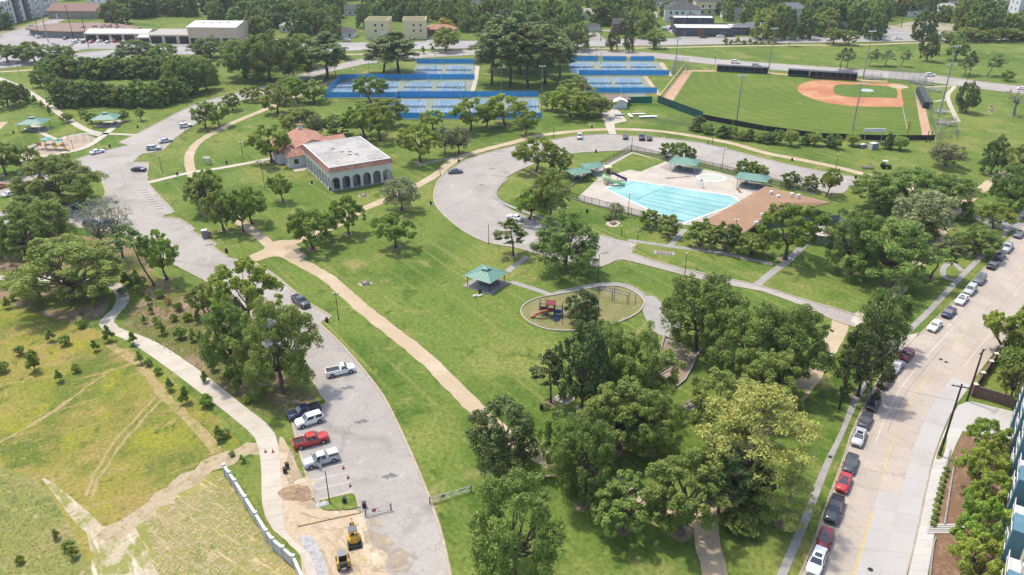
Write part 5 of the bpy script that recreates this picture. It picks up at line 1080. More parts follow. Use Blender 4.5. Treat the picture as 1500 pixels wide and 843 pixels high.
sheet('dark_pad', [(966, 246), (985, 237), (1030, 250), (1013, 260), (985, 252)], 0.057, CONCG, n=1); sheet('dark_pad', [(1080, 272), (1095, 264), (1122, 272), (1104, 284)], 0.057, CONCG, n=1)
# pool fence
def mesh_fence(pts, h, label, step=2.6, m=None, pm=None, base=False):
    t = thing('chain_link_fence', label, 'fence', pts[0])
    o = pts[0]; b = MB(); r = MB()
    for a, c in zip(pts, pts[1:]):
        L = (c-a).length; n = max(1, round(L/step))
        for i in range(n): q = a.lerp(c, i/n)-o; MB().cyl((q.x, q.y, 0), .055, h, 6).build('post', pm or DARKM, t)
        a2, c2 = a-o, c-o; r.bar((a2.x, a2.y, h), (c2.x, c2.y, h), .07); b.add([(a2.x, a2.y, .1), (c2.x, c2.y, .1), (c2.x, c2.y, h-.03), (a2.x, a2.y, h-.03)], [(0, 1, 2, 3)])
    r.build('top_rail', pm or DARKM, t); b.build('mesh_panel', m or MESHD, t)
    if base:
        k = MB()
        for a, c in zip(pts, pts[1:]): a2, c2 = a-o, c-o; k.bar((a2.x, a2.y, .15), (c2.x, c2.y, .15), .3, .3)
        k.build('base_kerb', CONCG, t)
    return t
mesh_fence([G(x, y) for x, y in ((818, 286), (845, 294), (900, 309), (950, 322), (1000, 334))], 2.0, 'dark pool fence along the front lawn of the pool', base=True)
mesh_fence([G(x, y) for x, y in ((924, 221), (985, 236), (1055, 250), (1130, 270), (1195, 286))], 2.0, 'dark pool fence along the loop drive lot', base=True)
mesh_fence([G(x, y) for x, y in ((818, 286), (860, 256), (924, 221))], 2.0, 'dark pool fence on the side of the two small canopies', base=True)
mesh_fence([G(x, y) for x, y in ((1143, 278), (1170, 268), (1186, 276))], 2.2, 'dark fenced service yard behind the bathhouse')
mesh_fence([G(x, y) for x, y in ((928, 178), (975, 181), (1020, 188))], 1.6, 'low chain link fence on the lawn before the outfield wall', m=MESHW, pm=STEEL)
# --- water slide tower
st = thing('water_slide', 'water slide tower with a green chute and a purple chute into the pool', 'water slide', G(889, 266), R(10))
CREAM = plain('cream_plastic', (.66, .60, .30), .5)
for sx in (-1, 1):
    for sy in (-1, 1): MB().box((sx*.8, sy*.8, 2.4), (.18, .18, 4.8)).build('post', CREAM, st)
MB().box((0, 0, 2.6), (1.9, 1.9, .16)).build('platform', plain('brown_deck', (.16, .08, .05)), st); MB().box((0, 0, 3.2), (1.7, 1.7, 1.2)).build('side_panel', plain('maroon_panel', (.10, .05, .06)), st)
hip_roof(MB(), -.9, .9, -.9, .9, 4.8, .5, .25).build('roof', plain('pale_yellow_roof', (.72, .70, .42), .5), st)
def chute(pts, m, nm):
    b = MB()
    rings = []
    for i, p_ in enumerate(pts):
        d = (Vector(pts[min(i+1, len(pts)-1)])-Vector(pts[max(i-1, 0)])).normalized(); n_ = Vector((-d.y, d.x, 0)).normalized(); P_ = Vector(p_)
        rings.append([P_+n_*.55+Vector((0, 0, .35)), P_+n_*.4-Vector((0, 0, .1)), P_-n_*.4-Vector((0, 0, .1)), P_-n_*.55+Vector((0, 0, .35)), P_-n_*.62+Vector((0, 0, .35)), P_-n_*.45-Vector((0, 0, .2)), P_+n_*.45-Vector((0, 0, .2)), P_+n_*.62+Vector((0, 0, .35))])
    return b.loft(rings).build(nm, m, st)
chute([(-.6, -.9, 2.7), (-1.6, -1.4, 2.5), (-1.7, -2.4, 2.1), (-.6, -3.4, 1.7), (1.2, -4.1, 1.2), (3.0, -4.6, .7), (4.2, -4.9, .4)], plain('mint_plastic', (.42, .68, .36), .35), 'green_chute')
chute([(.9, .2, 2.7), (2.0, .2, 2.3), (3.4, .0, 1.6), (4.8, -.3, .9), (6.2, -.6, .45)], plain('purple_plastic', (.10, .045, .19), .35), 'purple_chute')
for x, y, h in ((-1.4, -2, 2.1), (.6, -3.8, 1.3), (2.6, -4.5, .7), (3.4, 0, 1.4)): MB().cyl((x, y, 0), .09, h, 6).build('support', plain('orange_post', (.62, .38, .10)), st)
MB().bar((-1.0, .2, .3), (-3.4, .2, .1), .1).build('brace', CREAM, st)
for i in range(8): MB().box((0, 1.1+i*.28, 2.45-i*.32), (1.1, .3, .08)).build('step', CREAM, st)
# lifeguard chair
lc = thing('lifeguard_chair', 'white lifeguard chair on the pool edge', 'chair', G(1027, 275))
for sx in (-.5, .5):
    for sy in (-.5, .5): MB().bar((sx*1.2, sy*1.2, 0), (sx*.7, sy*.7, 1.7), .09).build('leg', WHITE, lc)
MB().box((0, 0, 1.7), (.9, .8, .08)).build('seat', WHITE, lc); MB().box((0, .38, 2.1), (.9, .07, .8)).build('backrest', WHITE, lc)
# --- apartment block on the right
ap = thing('apartment_building', 'cream and teal apartment block along the right-hand street', 'building', G(1442, 843)); a0, a1 = G(1442, 843), G(1490, 525)
dA = (a1-a0).normalized(); ap.rotation_euler = (0, 0, math.atan2(dA.y, dA.x)); LA = (a1-a0).length+22
CRM = mat('cream_siding', (.58, .51, .38), [(.5, .5, .65, (.53, .46, .34))], fine=.05, coord='obj'); TEAL = mat('teal_siding', (.10, .21, .27), [(.5, .5, .65, (.12, .24, .30))], fine=.06, coord='obj')
MB().box((LA/2-20, -9.5, 6), (LA, 15, 12)).build('wall', CRM, ap)
for i in range(8):
    x = -14+i*10.5; tb = MB().box((x, -1.4, 6.2), (3.4, 2.0, 12.4)).build('bay', TEAL, ap)
    for s in range(4):
        w_ = window(ap, (x, -.4, 1.8+s*3), 1.8, 1.5, math.pi/2)
        w_ = window(ap, (x+5.2, -2.0, 1.8+s*3), 2.0, 1.5, math.pi/2); 
        if s: 
            bb = MB().box((x+5.2, -1.3, .5+s*3), (4.2, 1.4, .14)).build('balcony', WHITE, ap)
            rl = MB()
            for kk in range(15): rl.box((x+3.2+kk*.29, -.64, 1.05+s*3), (.04, .04, 1.0))
            rl.box((x+5.2, -.64, 1.58+s*3), (4.2, .07, .07)); rl.build('railing', WHITE, bb)
GR = mat('grey_membrane_roof', (.33, .305, .29), [(.4, .48, .62, (.27, .25, .24))], fine=.1, coord='obj')
for i, (xa, xb, z, mm) in enumerate([(-24, -2, 12.1, GR), (-2, 12, 11.0, GR), (12, 30, 12.9, WHITE), (30, LA-20, 12.2, GR)]):
    MB().box(((xa+xb)/2, -9.8, z+.1), (xb-xa-.2, 15.4, .25)).build('roof', mm, ap); MB().box(((xa+xb)/2, -2.3, z+.4), (xb-xa-.3, .3, .6)).build('parapet', CRM, ap)
for x in (-10, 4, 8): MB().box((x, -6, 12.9), (2.2, 1.6, 1.1)).build('roof_unit', plain('unit_grey', (.12, .12, .12)), ap)
# mulch-bed kerbs and steps
for px in ([(1371, 750), (1384, 690), (1392, 660)], [(1383, 770), (1394, 700), (1400, 672)], [(1360, 860), (1366, 805), (1370, 790)]): kerb(px, h=.35, w=.2, m=CONCG, name='planter_kerb')
for i in range(5): tag(MB().box((0, 0, .09), (5.0, .45, .18)).build('concrete_step', CONCW), 'broad pale concrete step across the mulch bed to the apartments', 'step', 'steps of the apartment walk').location = G(1384+i*.6, 781-i*2.6)
hg = gl([(1366, 770), (1377, 720), (1386, 690)], 4)
for i in range(11):
    p_ = resample(hg, 10)[i]; tree('shrub1', 0, 0, 0, 0, 'clipped low hedge shrub along the pale sidewalk', 'hedge shrubs along the pale sidewalk', cat='plant', loc=p_, h=.8, wm=1.1)
# brick garden wall with pale caps
BRK = mat('brown_brick', (.19, .125, .10), [(2.2, .5, .62, (.25, .17, .135)), (5, .55, .65, (.14, .09, .075), (.4, .4, 2.5))], fine=.15, coord='obj'); CAPM = plain('cap_stone', (.66, .60, .50), .8)
def brick_wall(label, pts, h):
    t = thing('brick_wall', label, 'wall', pts[0]); o = pts[0]
    for a, c in zip(pts, pts[1:]):
        a2, c2 = a-o, c-o; n = max(1, round((c2-a2).length/4.2))
        for i in range(n):
            p0, p1 = a2.lerp(c2, i/n), a2.lerp(c2, (i+1)/n); MB().bar((p0.x, p0.y, h*.46), (p1.x, p1.y, h*.46), .24, h*.92).build('panel', BRK, t)
            pr = MB().box((p0.x, p0.y, h*.5), (.6, .6, h)).build('pier', BRK, t); MB().box((p0.x, p0.y, h+.08), (.75, .75, .16)).build('cap', CAPM, pr)
    return t
brick_wall('brown brick garden wall with pale caps along the street', [G(1424, 578), G(1436, 560), G(1448, 543), G(1470, 511), G(1500, 470)], 2.0)
brick_wall('weathered grey-brown wall across the end of the garden', [G(1424, 580), G(1484, 598)], 2.4)
# --- precast wall by the footpath
wl = [G(x, y) for x, y in ((331, 697), (347, 720), (362, 744), (377, 768), (393, 794), (402, 806), (432, 832), (447, 865))]
PRE = mat('precast_concrete', (.56, .55, .53), [(.6, .5, .66, (.48, .47, .45))], fine=.06, coord='obj')
pw = thing('precast_wall', 'pale precast concrete panel wall with stepped posts beside the footpath', 'wall', wl[0])
for a, c in zip(wl, wl[1:]):
    a2, c2 = a-wl[0], c-wl[0]; L = (c2-a2).length; n = max(1, round(L/2.9))
    for i in range(n):
        p0, p1 = a2.lerp(c2, i/n), a2.lerp(c2, (i+1)/n); po = MB().box((p0.x, p0.y, 1.15), (.38, .38, 2.2)).build('post', PRE, pw); po.rotation_euler = (0, 0, 0); MB().box((p0.x, p0.y, 2.25), (.44, .44, .12)).build('post_cap', WHITE, po)
        for z, hh in ((.48, .92), (1.42, .92)): MB().bar((p0.x, p0.y, z), (p1.x, p1.y, z), .2, hh).build('panel', PRE, pw)
        MB().bar((p0.x, p0.y, 1.95), (p1.x, p1.y, 1.95), .36, .12).build('coping', WHITE, pw)
# --- town buildings beyond the avenue
YEL = mat('yellow_stucco', (.80, .68, .40), fine=.05, coord='obj'); DKR = mat('dark_shingle', (.075, .072, .075), [(1.2, .5, .6, (.10, .098, .10))], fine=.12, coord='obj')
BEI = mat('beige_metal', (.66, .54, .38), [(.8, .5, .62, (.61, .49, .34), (1, 1, .1))], fine=.04, coord='obj'); WMR = mat('white_metal_roof', (.72, .71, .69), [(.5, .5, .62, (.64, .62, .58))], fine=.05, coord='obj')
GRYR = mat('tan_metal_roof', (.40, .37, .32), fine=.06, coord='obj'); BRN = mat('brown_flat_roof', (.27, .18, .14), [(.3, .5, .62, (.21, .14, .11))], fine=.1, coord='obj'); DGW = mat('charcoal_wall', (.10, .105, .115), fine=.08, coord='obj')
REDB = mat('red_brick', (.22, .105, .075), [(3, .5, .6, (.27, .14, .10))], fine=.12, coord='obj'); OFFW = mat('off_white_siding', (.86, .84, .78), fine=.06, coord='obj')
W3 = lambda xs, zs, w=1.4, h=1.5, f='f': [(f, x, z, w, h) for x in xs for z in zs]
for i, (x, lab) in enumerate([(556, 'pale yellow cubic townhouse with a white lower storey, nearer the small grey house'), (609, 'pale yellow cubic townhouse next to the red-roofed house')]):
    t = house('townhouse', lab, x, 54.5, R(4 if i else -1), 14, 17, 10.5, YEL, mat('tan_flat_roof', (.42, .36, .22), fine=.08), 'flat', wins=W3([-.5, 3.6], [5, 8.2])+W3([-1, 3], [5, 8.2], f='r'))
    for y in (-4, 3): MB().box((0, y, 11.0), (12.6, .3, .9)).build('roof_divider', YEL, t)
    if i == 0: MB().box((4.2, -8.55, 3), (5, .12, 4.5)).build('white_cladding', WHITE, t)
house('house', 'white cottage with a dark gable roof behind the townhouses', 520, 22, R(8), 14, 10, 4, OFFW, DKR, 'gable', 3, W3([-3, 2], [2]))
house('house', 'small grey bungalow with a dark roof beside the townhouses', 508, 54, R(0), 12, 10, 3.2, OFFW, DKR, 'hip', 2.4, W3([-3, 3], [1.7]))
house('house', 'red-roofed ranch house next to the yellow townhouse', 645, 50, R(0), 20, 10, 3.4, REDB, TILE, 'hip', 2.4, W3([-6, 0, 6], [1.8]))
house('house', 'tall white house with a dark roof among trees', 700, 22, R(10), 9, 9, 9, OFFW, DKR, 'gable', 3, W3([-1.5, 2], [3, 6.5]), axis='y')
house('house', 'brick house with white gables and a grey roof beyond the side street', 916, 49, R(2), 17, 9, 6, REDB, DKR, 'gable', 3, W3([-6, -2, 2, 6], [2, 4.8], 1.1))
house('house', 'pale garage at the street behind the courts', 868, 45, 0, 9, 7, 3.2, OFFW, DKR, 'hip', 1.5)
t = house('shop_building', 'charcoal commercial building with white flat roofs', 1027, 50.5, R(-3), 34, 17, 4.6, DGW, WMR, 'flat', wins=W3([-12, -2, 12], [1.8], 2.2, 1.6)); MB().box((-2, -8.6, 2.3), (4, .4, 4.6)).build('brick_pier', REDB, t)
house('shop_building', 'charcoal upper block with a white roof behind the shops', 1013, 42, R(-3), 26, 12, 7.0, DGW, WMR, 'flat', wins=W3([-6, 4], [5.2]))
house('shop_building', 'charcoal shop with a sloping white roof', 1062, 48.5, R(-3), 27, 16, 4.2, DGW, WMR, 'flat', wins=W3([-8, 4, 9], [1.8], 2.5, 1.8))
house('house', 'large white two-storey house with a charcoal roof', 998, 30, R(-8), 24, 16, 8, OFFW, DKR, 'hip', 4, W3([-8, -4, 0, 5], [2.2, 5.8], 1.5, 1.8)); house('house', 'white wing with dark garage doors behind the shops', 1012, 37, R(-8), 12, 10, 5, OFFW, DKR, 'hip', 2.6, W3([-3, 2.5], [2.6], 3, 3))
t = house('house', 'tan stone house with stacked balconies', 1036, 20, R(-2), 20, 14, 9, YEL, DKR, 'hip', 3.2, W3([-5, 0, 5], [2, 5.8], 1.6, 2)); MB().box((0, -8, 4.5), (14, 2, .3)).build('balcony', WHITE, t)
house('house', 'small grey cottage beside the charcoal shops', 1085, 49, R(-3), 15, 10, 3.4, mat('blue_grey_siding', (.32, .36, .40), fine=.06), mat('grey_shingle', (.17, .175, .19), fine=.1), 'hip', 2.6, W3([-4, 0, 4], [1.8])); house('house', 'white gabled cottage beside the grey one', 1105, 46, R(-3), 12, 9, 3.2, OFFW, mat('grey_shingle', (.17, .175, .19)), 'gable', 2.2, W3([-3, 2], [1.6]))
house('house', 'brick ranch with a broad dark hip roof', 1163, 47.5, R(-4), 22, 14, 3.4, REDB, DKR, 'hip', 4, W3([-7, 0, 7], [1.8], 1.8)); house('house', 'pale two-storey house with a slate roof behind the ranch', 1155, 27, R(-6), 22, 12, 7, OFFW, mat('slate_roof', (.15, .165, .185), fine=.1), 'hip', 3.6, W3([-7, -2, 3, 8], [2, 5]))
house('house', 'low white house deep among the trees', 1125, 34, R(-6), 16, 9, 4, OFFW, DKR, 'gable', 2.4, W3([-4, 3], [2])); house('house', 'dark-roofed house beyond the small street', 1405, 11, R(-3), 22, 12, 5.5, OFFW, DKR, 'hip', 4, W3([-6, 0, 6], [2.5], 2, 2))
house('house', 'tan gabled cottage behind the verge trees', 1440, 27, R(-10), 12, 9, 3.6, mat('tan_wall', (.42, .34, .25), fine=.08), GRYR, 'gable', 2.6, W3([0], [2])); house('house', 'brick cottage with a black roof and white door bay', 1477, 39, R(-6), 20, 11, 3.6, REDB, DKR, 'hip', 2.6, W3([-5, -2], [1.8], 1.6, 2))
house('apartment_house', 'plain white modern block with scattered small windows', 1506, 33, R(-5), 24, 14, 16, WHITE, WMR, 'flat', wins=W3([-8, -3, 3], [3.5, 7, 11, 14], 1.2, 1.5)+W3([-3, 3], [5, 9, 13], f='l'))
house('house', 'red-roofed house at the far grassy lot', 1312, 9, 0, 26, 10, 3.6, OFFW, TILE, 'gable', 2.6, W3([-6, 2], [2])); house('house', 'grey-roofed house far behind the oaks', 975, 9, R(6), 30, 12, 4, OFFW, DKR, 'hip', 4, W3([-8, 0, 8], [2]))
for i, (x, y, w, rt) in enumerate([(150, 4, 20, DKR), (240, 8, 18, GRYR), (300, 3, 22, DKR), (395, 16, 14, DKR), (455, 10, 16, DKR), (585, 2, 20, GRYR), (760, 6, 18, DKR), (830, 12, 16, DKR), (885, 10, 18, DKR), (1080, 4, 22, DKR), (1240, 10, 20, DKR), (1470, 8, 18, GRYR), (905, 31, 16, DKR), (945, 34, 14, GRYR), (1075, 27, 16, DKR), (1205, 25, 18, GRYR), (1232, 40, 15, DKR), (1345, 24, 18, DKR), (1385, 20, 16, GRYR), (800, 40, 14, DKR), (860, 28, 16, GRYR), (480, 40, 15, DKR), (430, 46, 14, GRYR), (740, 30, 15, DKR), (1425, 24, 14, DKR), (1270, 25, 16, GRYR)]):
    house('house', ('dark' if rt is DKR else 'tan')+'-roofed house half hidden in the town trees', x, y, R(i*17 % 40-20), w, 11, 4.2, OFFW, rt, ('hip', 'gable')[i % 2], 3, W3([-4, 3], [2]))
for o in [o for o in COL.objects if o.get('label', '').endswith('half hidden in the town trees')]: o['group'] = 'houses half hidden in the town trees'
# workshops
def garage(lab, x, y, w, d, h, rz, roof, bays, rt='gable', rh=1.6, wall=None):
    t = house('workshop', lab, x, y, rz, w, d, h, wall or BEI, roof, rt, rh, cat='workshop', over=.3)
    for i in range(bays):
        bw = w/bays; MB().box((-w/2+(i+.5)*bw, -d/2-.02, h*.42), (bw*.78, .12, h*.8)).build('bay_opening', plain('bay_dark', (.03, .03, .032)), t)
    return t
garage('long white-roofed open garage beside the car yard', 180, 58, 38, 14, 4.4, R(-1), WMR, 5); garage('low white-roofed shed between the garages', 232, 60, 18, 14, 3.0, R(0), WMR, 2)
garage('beige workshop with three open bays and a tan roof', 270, 61, 34, 16, 5.0, R(-2), GRYR, 4, 'shed', 1.0); t = garage('tall beige metal workshop with a white roof and rooftop vents', 326, 60, 29, 26, 9.5, R(-3), WMR, 3, 'gable', 1.8)
for i in range(4): MB().box((-8+i*5, -4, 11), (1.4, 1.0, .4)).build('roof_vent', plain('vent_dark', (.3, .29, .28)), t)
MB().box((5, -13.2, 4.6), (5, .9, .25)).build('awning', WHITE, t)
for k in t.children:
    if k.name.startswith('bay_opening'): k.scale = (1, 1, .45); k.location.z = 0
house('church_hall', 'long low building with a brown metal roof by the side street', 123, 25, R(-2), 40, 20, 5, mat('tan_wall2', (.40, .33, .26), fine=.08), mat('brown_metal', (.25, .15, .12), fine=.08), 'gable', 4, W3([-12, 0, 12], [2]))
t = thing('storage_roof', 'wide brown fan-shaped flat roof over the car yard', 'building', G(112, 52)); o0 = G(112, 52)
pts = [(-32, 2), (-26, 22), (0, 26), (22, 18), (40, 4), (26, -8), (4, -12), (-18, -8)]
MB().prism(pts, 3.4, 4.0, bottom=True).build('roof', BRN, t)
MB().prism([(x*.92, y*.92) for x, y in pts], 0, 3.38, top=False).build('wall', mat('grey_block', (.25, .26, .25), fine=.1), t)
rg = random.Random(5)
for i in range(14): MB().box((rg.uniform(0, 26), rg.uniform(4, 16), 4.35), (rg.uniform(1, 3), rg.uniform(.6, 1.5), .7), rg.uniform(0, 3)).build('roof_clutter', plain('clutter', (.2, .19, .19)), t)
house('kiosk', 'little white kiosk at the corner of the side street', 92, 27, R(10), 7, 5, 3.5, WHITE, DKR, 'hip', 1.6, cat='kiosk')
# white apartment block, far corner
t = thing('apartment_block', 'long white four-storey apartment block with a dark corner bay', 'building', G(-40, 52), 0); a0, a1 = G(-40, 52), G(88, 17); dA = (a1-a0).normalized(); t.rotation_euler = (0, 0, math.atan2(dA.y, dA.x)); LA = (a1-a0).length
MB().box((LA/2, 8, 7.5), (LA, 15, 15)).build('wall', OFFW, t); MB().box((LA/2, 8, 15.2), (LA+2, 17, .5)).build('roof', WHITE, t)
for i in range(int(LA/12)):
    x = 6+i*12; MB().box((x, .1, 7.8), (4.5, 1.8, 15.2)).build('bay', WHITE if i not in (4, 5) else DGW, t)
    for s in range(4):
        window(t, (x, -.82, 2.2+s*3.6), 1.8, 1.8, -math.pi/2); window(t, (x+5.5, .48, 2.2+s*3.6), 1.6, 1.8, -math.pi/2); b_ = MB().box((x+5.5, -.1, .7+s*3.6), (4.0, 1.1, .5)).build('balcony', WHITE, t)
# brick hut and shed by the courts
house('court_pavilion', 'low brick pavilion with a brown roof beside the courts', 893, 153, R(8), 14, 7, 2.8, REDB, BRN, 'hip', 1.2, cat='pavilion', over=1.0)
house('garden_shed', 'small white shed with a gable roof beside the practice court', 908, 158, R(0), 5.2, 4, 2.6, WHITE, WMR, 'gable', 1.2, cat='shed', axis='y')
# ================================================================ VEHICLES
PAINT = {k: mat('paint_'+k, c, rough=.32, spec=.5, coat=.6, coord='obj') for k, c in {'white': (.98, .98, .96), 'silver': (.55, .56, .57), 'grey': (.16, .17, .18), 'black': (.022, .023, .026), 'red': (.52, .03, .025), 'darkred': (.26, .018, .025), 'navy': (.018, .032, .085), 'blue': (.02, .09, .27), 'brown': (.13, .07, .05), 'charcoal': (.06, .064, .07), 'tan': (.42, .36, .27), 'yellow': (.62, .40, .03), 'orange': (.62, .20, .03)}.items()}
LAMPW = plain('headlamp', (.75, .76, .78), .15); LAMPR = plain('tail_lamp', (.35, .02, .02), .25); TRIM = plain('car_trim', (.03, .03, .032), .5); RIM = plain('alloy_rim', (.42, .43, .45), .3, .7)
CAR = {}
def cross(x, hw, z0, zt, crown=.05, tuck=.92):
    return [Vector(q) for q in ((x, -hw*tuck, z0), (x, -hw, z0+(zt-z0)*.35), (x, -hw*.985, z0+(zt-z0)*.72), (x, -hw*.90, zt), (x, -hw*.45, zt+crown), (x, hw*.45, zt+crown), (x, hw*.90, zt), (x, hw*.985, z0+(zt-z0)*.72), (x, hw, z0+(zt-z0)*.35), (x, hw*tuck, z0))]
def car_kind(key, L, W_, H, hood, belt, cab, roofx, trunk, wb, wr=.33, bed=None, cap=False):
    """cab = (rear base x, front base x), roofx = (rear roof x, front roof x); x forward from the middle"""
    hw = W_/2; xr, xf = -L/2, L/2; st = [(xr, hw*.80, .38, trunk*.80), (xr+.12, hw*.93, .28, trunk*.96), (xr+.5, hw, .24, trunk)]
    if bed is None: st += [(cab[0], hw, .22, max(trunk, belt*.97)), ((cab[0]+cab[1])/2, hw, .22, belt)]
    else: st += [(cab[0]-.02, hw, .26, trunk), (cab[0], hw, .26, belt), ((cab[0]+cab[1])/2, hw, .26, belt)]
    st += [(cab[1], hw, .22, belt*.99), (cab[1]+(xf-cab[1])*.55, hw*.985, .22, hood+.02), (xf-.28, hw*.95, .24, hood*.95), (xf-.08, hw*.86, .28, hood*.82), (xf, hw*.70, .36, hood*.62)]
    P = {}
    b = MB(); b.loft([cross(*s) for s in st]); P['body'] = b.mesh('body', PAINT['white'], True)
    c = MB(); rw, bw = hw*.72, hw*.90; zb = belt-.02
    def ring(x, z, w): return [(x, -w, z), (x, w, z)]
    cs = [(cab[0], zb, bw), (roofx[0], H-.05, rw), (roofx[1], H-.04, rw), (cab[1], zb, bw)]
    (x0, z0, w0), (x1, z1, w1), (x2, z2, w2), (x3, z3, w3) = cs; xm = (x1+x2)/2
    c.add([(x0, -w0, z0), (x0, w0, z0), (x1, -w1, z1), (x1, w1, z1), (xm, -w1, H), (xm, w1, H), (x2, -w2, z2), (x2, w2, z2), (x3, -w3, z3), (x3, w3, z3)], [(0, 2, 3, 1), (2, 4, 5, 3), (4, 6, 7, 5), (6, 8, 9, 7), (0, 8, 6, 4, 2), (1, 3, 5, 7, 9)])
    P['cabin'] = c.mesh('cabin', PAINT['white'])
    def pane(a, bb, cc, dd, off):
        q = [Vector(a), Vector(bb), Vector(cc), Vector(dd)]; ct = sum(q, Vector())/4; q = [ct+(p-ct)*.86 for p in q]; n = (q[1]-q[0]).cross(q[2]-q[0]).normalized()
        if n.dot(ct-Vector((0, 0, H*.7))) < 0: n = -n
        q2 = [p+n*.02 for p in q]; m = MB(); m.add(q2, [(0, 1, 2, 3)]); m.add([p+n*.002 for p in q]+q2, [(0, 1, 5, 4), (1, 2, 6, 5), (2, 3, 7, 6), (3, 0, 4, 7)]); return m
    P['windscreen'] = pane((x2, -w2, z2), (x2, w2, z2), (x3, w3, z3), (x3, -w3, z3), 0).mesh('windscreen', CARGLASS)
    P['rear_window'] = pane((x1, -w1, z1), (x1, w1, z1), (x0, w0, z0), (x0, -w0, z0), 0).mesh('rear_window', CARGLASS)
    for s, nm in ((-1, 'r'), (1, 'l')):
        f = lambda t, lo: Vector((x0+(x3-x0)*t, s*w0, z0+.03)) if lo else Vector((x1+(x2-x1)*t, s*w1, z1-.02))
        P['side_front_'+nm] = pane(f(.52, 1), f(.96, 1), f(1.0, 0), f(.50, 0), 0).mesh('side_window', CARGLASS); P['side_rear_'+nm] = pane(f(.05, 1), f(.47, 1), f(.45, 0), f(.0, 0), 0).mesh('side_window', CARGLASS)
    w = MB(); w.tube([(0, -.11, 0), (0, .11, 0)], wr, 16); P['wheel'] = w.mesh('wheel', BLACK); r = MB(); r.tube([(0, -.125, 0), (0, .125, 0)], wr*.62, 10); P['rim'] = r.mesh('rim', RIM)
    ar = MB(); ar.tube([(0, -.02, 0), (0, .02, 0)], wr*1.16, 14); P['arch'] = ar.mesh('wheel_arch', TRIM)
    P['headlight'] = MB().box((0, 0, 0), (.22, .36, .13), taper=.85).mesh('headlight', LAMPW); P['taillight'] = MB().box((0, 0, 0), (.10, .30, .16)).mesh('taillight', LAMPR)
    P['grille'] = MB().box((0, 0, 0), (.06, W_*.55, .22)).mesh('grille', TRIM); P['mirror'] = MB().box((0, 0, 0), (.14, .22, .15)).mesh('mirror', TRIM); P['plate'] = MB().box((0, 0, 0), (.03, .32, .14)).mesh('number_plate', WHITE)
    if bed:
        m = MB(); x0b, x1b = xr+.12, cab[0]-.1; m.box(((x0b+x1b)/2, 0, trunk+.052), (x1b-x0b, W_*.74, .012)); P['bed_liner'] = m.mesh('bed_liner', TRIM)
        m = MB()
        for s in (-1, 1): m.box(((x0b+x1b)/2, s*W_*.41, trunk+.10), (x1b-x0b, .12, .18))
        m.box((x0b, 0, trunk+.10), (.10, W_*.82, .18)); P['bed_rail'] = m.mesh('bed_rail', PAINT['white'])
        if cap:
            m = MB(); m.box(((x0b+x1b)/2, 0, trunk+.36), (x1b-x0b, W_*.84, .56), taper=.93); P['bed_cap'] = m.mesh('bed_cap', PAINT['white'])
            m = MB()
            for s in (-1, 1): m.box(((x0b+x1b)/2, s*W_*.412, trunk+.36), ((x1b-x0b)*.82, .03, .30))
            P['cap_window'] = m.mesh('cap_window', CARGLASS)
    P['dims'] = (L, W_, H, hood, belt, trunk, wb, wr); CAR[key] = P
car_kind('sedan', 4.75, 1.84, 1.46, .92, .98, (-1.75, 1.05), (-1.05, .25), 1.02, 2.8)
car_kind('hatch', 4.25, 1.80, 1.52, .95, 1.02, (-1.95, .95), (-1.55, .25), 1.02, 2.6)
car_kind('suv', 4.80, 1.92, 1.76, 1.05, 1.12, (-2.25, 1.05), (-1.95, .35), 1.10, 2.85, .37)
car_kind('pickup', 5.75, 2.0, 1.88, 1.14, 1.18, (-.85, 1.25), (-.62, .62), 1.06, 3.6, .40, bed=True)
car_kind('capped', 5.60, 1.95, 1.84, 1.10, 1.16, (-.85, 1.25), (-.62, .62), 1.04, 3.5, .38, bed=True, cap=True)
car_kind('single', 5.5, 2.0, 1.86, 1.14, 1.18, (.0, 1.35), (.20, .74), 1.06, 3.4, .40, bed=True)
NAMES = {'sedan': 'sedan', 'hatch': 'hatchback', 'suv': 'sport_utility_car', 'pickup': 'pickup_truck', 'capped': 'pickup_truck', 'single': 'pickup_truck'}
